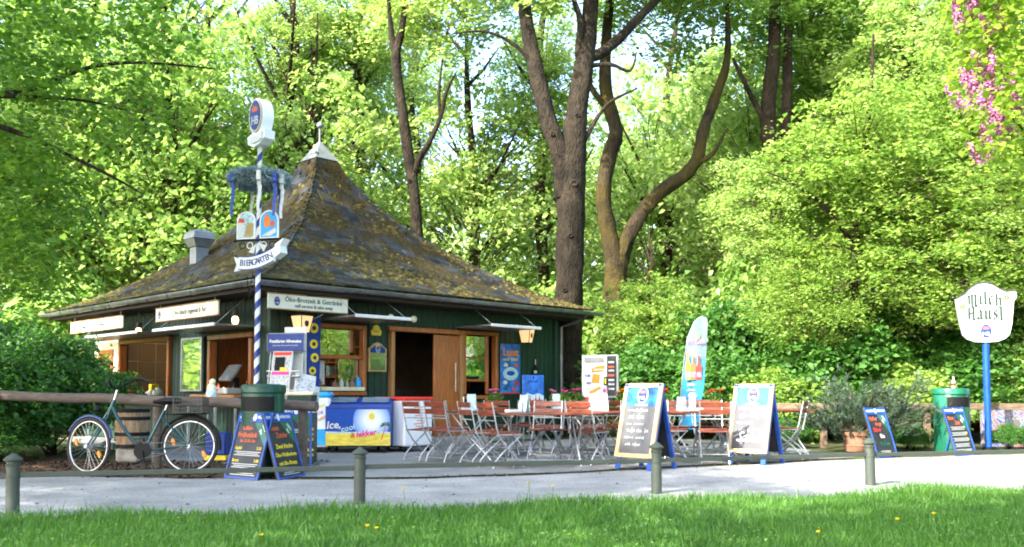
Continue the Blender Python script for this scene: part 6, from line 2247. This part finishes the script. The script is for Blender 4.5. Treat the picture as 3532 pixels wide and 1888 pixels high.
# low plants along the rail at the right
for i, (x, y, s) in enumerate([(4.6, 16.9, .30), (5.0, 16.5, .26), (6.5, 16.5, .30), (7.0, 16.3, .24), (8.6, 15.9, .22), (9.1, 16.0, .24), (6.9, 15.8, .20)]):
    bush(x, y, 'q', s, s, rt.uniform(0, 6), 'low green plant at the foot of the plank rail fence', 'low plants along the plank rail', 'low_plant')

# ---- trees with trunks that stand out
def hero(name, label, limbs, bark, crown_specs, base):
    """limbs: list of (points, radii) in world metres; crown_specs: (crown, x, y, z, sx, sz, rz)."""
    t = thing(name, label, 'tree', base)
    rr = random.Random(hash(label) % 1000 if False else len(label))
    for i, (pts, rads, nm) in enumerate(limbs):
        m = MB()
        grow_trunk(m, [Vector(p) - Vector(base) for p in pts], rads, 18 if i == 0 else 10, rr)
        m.build(nm, bark, t, True)
    for cr, x, y, z, sx, sz, rz in crown_specs:
        c_ = obj('crown', CROWNS[cr][0], None, t, T(x - base[0], y - base[1], z) @ RZ(rz) @ Matrix.Diagonal((sx, sx, sz, 1)))
        tag(obj('twigs', CROWNS[cr][2], None, c_), kind='stuff')
    return t
hero('large_tree', 'large forked maple trunk rising right behind the kiosk corner',
     [([(1.18, 21, -.1), (1.22, 21, 1.0), (1.28, 21, 2.4), (1.33, 21, 3.6), (1.36, 21, 5.0), (1.40, 21, 6.2), (1.50, 21, 7.4), (1.66, 21, 8.5), (1.82, 21.1, 9.6), (1.90, 21.2, 11.2), (1.95, 21.2, 13.5)], [.44, .37, .33, .32, .33, .33, .25, .23, .19, .15, .08], 'trunk'),
      ([(1.24, 21, 5.5), (1.12, 20.95, 6.5), (.86, 20.9, 7.2), (.62, 20.9, 8.2), (.46, 20.95, 9.0), (.26, 21, 10.2), (.10, 21, 12.5)], [.24, .23, .20, .19, .17, .16, .08], 'limb'),
      ([(1.75, 21.05, 8.8), (2.1, 21.1, 8.95), (2.55, 21.2, 9.35), (3.2, 21.4, 10.1), (4.0, 21.6, 11.0)], [.15, .13, .12, .10, .05], 'limb'),
      ([(1.62, 21, 8.3), (1.55, 20.95, 9.0), (1.6, 20.9, 9.6), (1.35, 20.9, 10.4)], [.10, .09, .08, .04], 'limb'),
      ([(1.80, 21, 8.6), (2.3, 20.9, 8.6), (2.75, 20.9, 8.45), (2.9, 20.9, 8.9)], [.06, .05, .035, .015], 'limb'),
      ([(1.62, 21, 6.7), (1.95, 20.9, 7.3), (2.3, 20.8, 7.7), (2.9, 20.8, 8.0)], [.07, .05, .04, .02], 'limb'),
      ([(.55, 20.9, 8.5), (.1, 20.8, 9.0), (-.6, 20.7, 9.3), (-1.4, 20.6, 9.2)], [.06, .045, .03, .012], 'limb')],
     'bark', [('b', 1.0, 21.2, 13.0, 1.1, .62, .5), ('b', 3.9, 21.6, 13.2, .7, .5, 1.9)], (1.2, 21, 0))
scar_tree = [o for o in bpy.data.objects if o.name.startswith('large_tree')][0]
for x, z, r_ in ((1.42, 5.75, .10), (1.33, 4.55, .07), (1.20, 3.3, .06), (1.50, 7.35, .06), (.93, 6.9, .06)):
    yy = {5.75: -.335, 4.55: -.335, 3.3: -.335, 7.35: -.255, 6.9: -.30}[z]
    MB().lathe([(r_ * 1.0, 0), (r_ * .95, .03), (r_ * .7, .045), (r_ * .55, .02), (r_ * .1, .015)], 14, T(x - 1.2, yy + .02, z) @ RX(R(90)) @ Matrix.Diagonal((1, .8, 1, 1))).build('branch_scar', 'bark_far', scar_tree, True)
hero('mossy_tree', 'mossy twisted tree with wide curving fork right of the large maple',
     [([(2.80, 25, -.1), (2.82, 25, 2.0), (2.84, 25, 4.0), (2.82, 25, 4.6), (2.66, 25, 5.4), (2.52, 25, 6.4), (2.66, 25, 7.4), (2.88, 25, 8.2), (2.60, 25, 9.4), (2.66, 25, 11.2), (2.9, 25, 13)], [.42, .38, .33, .27, .23, .21, .21, .20, .18, .14, .06], 'trunk'),
      ([(2.90, 25, 4.2), (3.1, 25, 5.0), (3.5, 25, 5.8), (4.1, 25, 6.5), (4.8, 25, 7.0), (5.15, 25, 7.5), (5.3, 25, 8.2), (5.7, 25, 9.3), (6.0, 25, 10.3), (6.0, 25, 12)], [.25, .22, .20, .19, .19, .17, .16, .14, .10, .05], 'limb'),
      ([(2.62, 25, 8.9), (2.2, 24.9, 9.4), (1.9, 24.9, 10.4)], [.11, .08, .04], 'limb'),
      ([(5.05, 25, 7.3), (5.5, 24.8, 7.5), (5.9, 24.7, 8.2)], [.09, .06, .03], 'limb')],
     'bark_mossy', [('b', 4.4, 25.6, 12.9, .9, .5, 3.0)], (2.8, 25, 0))
hero('slim_tree', 'slim dark trunk with side limb rising behind the roof left of the maple',
     [([(-2.62, 26, -.1), (-2.66, 26, 2.5), (-2.70, 26, 5.2), (-2.80, 26, 6.6), (-2.98, 26, 7.8), (-3.18, 26, 9.2), (-3.36, 26, 10.6), (-3.2, 26, 11.5), (-3.05, 26, 12.6), (-2.9, 26, 14)], [.24, .20, .17, .16, .155, .145, .14, .10, .08, .04], 'trunk'),
      ([(-2.86, 26, 7.2), (-2.65, 25.95, 7.7), (-2.4, 25.9, 8.1), (-2.05, 25.9, 8.9), (-1.9, 25.9, 9.6), (-1.6, 25.9, 10.2)], [.10, .09, .08, .065, .05, .02], 'limb'),
      ([(-2.06, 25.9, 8.9), (-2.1, 25.9, 9.6), (-2.0, 25.9, 10.6)], [.06, .045, .02], 'limb'),
      ([(-3.36, 26, 10.6), (-3.5, 26, 11.4), (-3.62, 26, 12.8)], [.10, .08, .04], 'limb')],
     'bark', [('b', -2.0, 26.8, 13.2, .8, .5, 1.0)], (-2.62, 26, 0))
hero('paired_trunk_tree', 'brown double trunk partly hidden by leaves in the upper right',
     [([(7.45, 25, -.1), (7.40, 25, 3.5), (7.32, 25, 6.5), (7.10, 25, 8.5), (7.30, 25, 10.6), (7.38, 25, 13)], [.28, .25, .23, .21, .18, .10], 'trunk'),
      ([(7.35, 25.1, 6.2), (7.60, 25.1, 8.0), (7.72, 25.1, 10.5), (7.8, 25.1, 13)], [.16, .15, .13, .07], 'limb'),
      ([(7.1, 25, 8.3), (6.6, 24.9, 9.2), (6.1, 24.8, 10.2)], [.10, .07, .04], 'limb')],
     'bark_far', [('a', 8.4, 25.8, 12.6, .9, .5, 2.2)], (7.45, 25, 0))
hero('young_maple', 'young maple with thin trunk and bright broad crown above the pine tub',
     [([(7.05, 19, -.1), (7.06, 19, 1.4), (7.14, 19, 3.2), (7.20, 19, 4.2), (7.36, 19, 5.6), (7.6, 19.1, 7.2), (7.7, 19.1, 8.6)], [.12, .11, .10, .09, .075, .05, .02], 'trunk'),
      ([(7.18, 19, 4.0), (6.6, 18.8, 4.7), (5.9, 18.6, 5.2), (5.2, 18.5, 5.5)], [.05, .04, .03, .012], 'limb'),
      ([(7.25, 19, 4.6), (8.0, 18.7, 5.1), (8.9, 18.5, 5.4)], [.05, .035, .014], 'limb')],
     'bark_far', [('d', 7.3, 19.1, 5.6, .66, .46, 4.0), ('d', 9.7, 19.9, 6.4, .66, .50, 1.2), ('b', 5.7, 19.8, 5.0, .42, .34, 2.0), ('d', 8.6, 18.6, 3.6, .55, .36, 2.2), ('d', 11.6, 19.2, 4.2, .62, .5, 3.2), ('b', 10.2, 18.9, 4.6, .4, .3, 5.0), ('d', 6.2, 18.8, 3.0, .40, .30, .9)], (7.05, 19, 0))

# ---- overhanging boughs at the upper left: a near tree whose trunk stands outside the view
def near_tree():
    base = (-9.6, 9.6, 0)
    t = thing('overhanging_tree', 'dark green tree whose boughs hang into the upper left', 'tree', base)
    limbs = [([(-9.6, 9.6, -.1), (-9.5, 9.7, 2.0), (-9.3, 9.8, 4.2), (-9.0, 10.0, 7.0), (-8.8, 10.0, 10)], [.34, .30, .27, .2, .1], 'trunk'),
             ([(-9.35, 9.8, 3.9), (-8.0, 10.4, 4.4), (-6.9, 10.8, 4.58), (-6.26, 11, 4.62), (-5.77, 11, 4.74), (-5.2, 11.05, 4.98), (-4.6, 11.1, 5.06), (-3.7, 11.2, 5.02)], [.12, .075, .05, .042, .036, .026, .018, .008], 'limb'),
             ([(-6.3, 11.0, 4.61), (-5.7, 10.9, 4.56), (-5.1, 10.8, 4.48), (-4.6, 10.7, 4.34)], [.03, .022, .015, .006], 'limb'),
             ([(-9.4, 9.7, 3.4), (-7.6, 10.2, 4.2), (-6.4, 10.4, 4.16), (-5.9, 10.5, 4.06), (-5.4, 10.5, 3.86), (-4.7, 10.5, 3.52), (-4.3, 10.5, 3.3)], [.10, .06, .04, .032, .026, .018, .006], 'limb')]
    rr = random.Random(12)
    for pts, rads, nm in limbs:
        m = MB()
        grow_trunk(m, [Vector(p) - Vector(base) for p in pts], rads, 9, rr)
        m.build(nm, 'bark', t, True)
    g = np.random.default_rng(61)
    cen = []
    while len(cen) < 470:
        # leaf sprays hanging round the boughs: denser to the left
        x = g.uniform(-9.5, -3.9)
        y = g.uniform(9.8, 13.2)
        z = g.uniform(2.2, 6.6)
        px = x / y
        lim = np.interp(z / y, [.18, .3, .45, .6], [-.50, -.44, -.38, -.34])
        k = mnoise.noise(Vector((x * .9, y * .9, z * 1.3)))
        if px < lim + .05 * k and k > -.12 - .5 * (px < -.5):
            cen.append((x - base[0], y - base[1], z))
    cen = np.array(cen)
    C, N = spray_points(g, cen, np.zeros_like(cen), 46, .42, thick=.18, droop=.3, scatter=.42)
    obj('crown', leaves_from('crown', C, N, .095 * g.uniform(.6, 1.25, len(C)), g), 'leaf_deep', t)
near_tree()

# ---- lilac at the upper right
def lilac():
    base = (7.3, 10.4, 0)
    t = thing('lilac_bush', 'flowering lilac with pink panicles at the upper right', 'lilac', base)
    rr = random.Random(3)
    for k, tip in enumerate([(5.4, 10.2, 4.9), (5.5, 10.1, 4.2), (5.6, 10.0, 3.7), (6.0, 10.4, 5.6), (5.9, 10.3, 3.4)]):
        m = MB()
        b0 = Vector((rr.uniform(-.2, .2), rr.uniform(-.2, .2), -.05))
        e = Vector(tip) - Vector(base)
        grow_trunk(m, [b0, b0 + Vector((-.1, 0, 1.6)), Vector((e.x * .45, e.y * .45, e.z * .72)), e], [.05, .04, .025, .008], 7, rr)
        m.build('stem', 'bark_far', t, True)
    g = np.random.default_rng(71)
    cen = []
    while len(cen) < 330:
        x, y, z = g.uniform(4.7, 7.2), g.uniform(9.4, 11.2), g.uniform(3.0, 6.4)
        lim = np.interp((z - 1) / y, [.2, .28, .38, .48], [.575, .53, .505, .48])
        k = mnoise.noise(Vector((x * 1.1, y, z * 1.4)))
        if lim + .04 * k < x / y < .66 and k > -.4:
            cen.append((x - base[0], y - base[1], z))
    cen = np.array(cen)
    C, N = spray_points(g, cen, np.zeros_like(cen), 26, .28, thick=.4, scatter=.7)
    obj('foliage', leaves_from('foliage', C, N, .085 * g.uniform(.6, 1.3, len(C)), g, .85), 'leaf_lilac', t)
    for x, z, L, a in [(5.00, 5.05, .30, 20), (5.12, 5.25, .28, -10), (5.32, 4.95, .26, 30), (5.35, 5.40, .34, 10), (5.02, 4.12, .34, 45), (5.14, 4.22, .32, 12), (5.26, 4.34, .34, -8), (5.36, 4.52, .30, 15), (5.38, 4.22, .3, 30), (5.46, 4.30, .26, -20), (5.30, 3.62, .34, 25), (5.42, 3.78, .28, -5), (5.50, 3.86, .32, 40), (5.60, 4.02, .3, 10), (5.20, 3.56, .25, 50), (5.24, 4.10, .24, 20), (5.42, 5.05, .3, 5), (5.22, 4.52, .28, 25), (5.10, 4.36, .26, 35), (5.34, 3.92, .28, 15)]:
        vs, fs = [], []
        d = Vector((-math.sin(R(a)), -.2, math.cos(R(a)))).normalized()
        for k in range(330):
            q = g.uniform(0, 1)
            rad = .088 * (1 - q) ** .7 + .015
            o = Vector((*g.normal(0, 1, 3),)).normalized()
            c = Vector((x, 9.98, z)) + d * q * L + o * rad * g.uniform(.6, 1)
            s1 = Vector((*g.normal(0, 1, 3),)).normalized() * .014
            s2 = o.cross(s1).normalized() * .014
            i0 = len(vs)
            vs += [tuple(c - s1), tuple(c + s2), tuple(c + s1), tuple(c - s2)]
            fs.append((i0, i0 + 1, i0 + 2, i0 + 3))
        v = np.array(vs) - np.array(base)
        tag(obj('panicle', raw_mesh('panicle', v, np.array(fs), 4), 'petal_lilac', t), kind='stuff')
lilac()

# ---- shade trees standing round the camera, outside the view
SHADE = [(-12.5, 3.5, 14, 'c', 9.2, 1.15, .8), (-9.8, .3, 14, 'd', 9.0, 1.1, .75), (-13.0, 11.5, 15, 'c', 10.8, 1.15, .75), (-4.6, -2.8, 13, 'c', 8.6, 1.0, .7), (-9.6, 6.8, 15, 'd', 10.6, .95, .6), (2.0, -4.0, 14, 'd', 9.0, 1.1, .8),
         (13.5, 9.0, 14, 'b', 6.4, 1.1, 1.1), (16.5, 13.5, 15, 'd', 7.0, 1.2, 1.2), (13.0, 4.5, 14, 'b', 6.4, 1.1, 1.1)]
bush(11.6, 13.2, 'n', 1.5, 1.7, .3, 'tall shrub beside the path beyond the painted panel, outside the view', None)
bush(12.6, 11.2, 'p', 1.5, 1.7, 1.3, 'tall pale shrub beside the path, outside the view', None)
for i, (x, y, h, cr, cz, sx, sz) in enumerate(SHADE):
    wood_tree(x, y, h, .26, cr, 'tall park tree shading the path from outside the view', 'park trees round the lawn', sx, sz, i * 1.3, cz, i % 5, 'bark', name='park_tree')

# ------------------------------------------------------------------ grass and dandelions
def grass():
    g = np.random.default_rng(77)
    n = 190000
    Y = 4.6 + (10.9 - 4.6) * g.uniform(0, 1, n) ** 1.15
    X = g.uniform(-.62, .64, n) * Y
    edge = 7.92 + .265 * X + .10 * np.sin(X * 1.7) + .05 * np.sin(X * 4.3 + 1)
    patch = np.array([mnoise.noise(Vector((float(x) * .9, float(y) * .9, 3.3))) for x, y in zip(X, Y)])
    keep = Y < edge + .02 + .16 * patch + .10 * g.normal(0, .5, n)
    X, Y, edge, patch = X[keep], Y[keep], edge[keep], patch[keep]
    n = len(X)
    near = np.exp(-((edge - Y) / .35) ** 2)
    H = (.028 + .035 * g.uniform(0, 1, n) + .045 * np.clip(patch + .1, 0, 1)) * (1 + .8 * near * g.uniform(.2, 1, n) * (patch > -.15))
    tall = g.uniform(0, 1, n) < .012
    H[tall] *= 1.7
    W = .0022 + .0026 * g.uniform(0, 1, n)
    a = g.uniform(0, 2 * np.pi, n)
    ln = g.uniform(.1, .75, n) * H
    b = g.uniform(0, 2 * np.pi, n)
    V = np.empty((n, 5, 3))
    dx, dy = np.cos(a) * W, np.sin(a) * W
    lx, ly = np.cos(b) * ln, np.sin(b) * ln
    V[:, 0] = np.stack([X - dx, Y - dy, np.zeros(n)], 1)
    V[:, 1] = np.stack([X + dx, Y + dy, np.zeros(n)], 1)
    V[:, 2] = np.stack([X + dx * .8 + lx * .35, Y + dy * .8 + ly * .35, H * .6], 1)
    V[:, 3] = np.stack([X - dx * .8 + lx * .35, Y - dy * .8 + ly * .35, H * .6], 1)
    V[:, 4] = np.stack([X + lx, Y + ly, H], 1)
    base = (np.arange(n) * 5)[:, None]
    F = np.concatenate([base + np.array([[0, 1, 2]]), base + np.array([[0, 2, 3]]), base + np.array([[3, 2, 4]])], 0)
    return tag(obj('grass', raw_mesh('grass', V.reshape(-1, 3), F, 3), 'grass_blade'), 'uneven green lawn grass in the foreground', 'grass', kind='stuff')
grass()
g = np.random.default_rng(78)
n_ = 9000
Y_ = g.uniform(4.8, 9.5, n_)
X_ = g.uniform(-.62, .64, n_) * Y_
pk = np.array([mnoise.noise(Vector((float(x) * 1.4, float(y) * 1.4, 9.1))) for x, y in zip(X_, Y_)])
ok = (Y_ < 7.84 + .265 * X_) & (pk > .12)
C_ = np.stack([X_, Y_, g.uniform(.02, .055, n_)], 1)[ok]
N_ = np.stack([g.normal(0, .35, len(C_)), g.normal(0, .35, len(C_)), np.ones(len(C_))], 1)
tag(obj('clover', leaves_from('clover', C_, N_, .020 * g.uniform(.6, 1.4, len(C_)), g, .95), 'leaf_maple'), 'patches of small clover leaves among the lawn grass', 'clover', kind='stuff')
DAN = [(-.98, 6.15, .10, 'dandelion flower near the bottom edge of the lawn, left one of the close pair'), (-.90, 6.10, .09, 'dandelion flower near the bottom edge of the lawn, right one of the close pair'), (-1.62, 6.0, .06, 'dandelion flower low in the lawn, leftmost of all'), (.16, 8.0, .20, 'tall dandelion by the path edge in the middle of the lawn'), (.36, 8.05, .17, 'smaller tall dandelion right of the tallest one'), (2.72, 6.55, .09, 'dandelion flower in the lawn below the third fence post'), (3.15, 6.9, .08, 'dandelion flower in the lawn towards the lower right'), (2.0, 6.0, .08, 'dandelion flower at the bottom edge right of the middle'), (-.88, 7.6, .19, 'tall dandelion right beside the second fence post')]
for i, (x, y, h, lab) in enumerate(DAN):
    d = thing('dandelion', lab, 'dandelion', (x, y, 0), i * 1.1, 'dandelions in the lawn')
    MB().tube([(0, 0, 0), (.01, 0, h * .6), (.015, .005, h)], .0025, 5).build('stalk', 'bloom_leaf', d)
    m = MB()
    for k in range(26):
        a = k * 2.4
        t_ = .2 + .9 * (k / 26)
        e = Vector((math.cos(a) * math.cos(t_), math.sin(a) * math.cos(t_), math.sin(t_))) * .021
        s = Vector((-math.sin(a), math.cos(a), 0)) * .004
        m.add([(0, 0, 0), e * .8 + s, e, e * .8 - s], [(0, 1, 2, 3)])
    m.build('flower_head', 'petal_yellow', d, M=T(.015, .005, h))

# lettering source is not part of the scene
bpy.data.objects.remove(_font_ob)
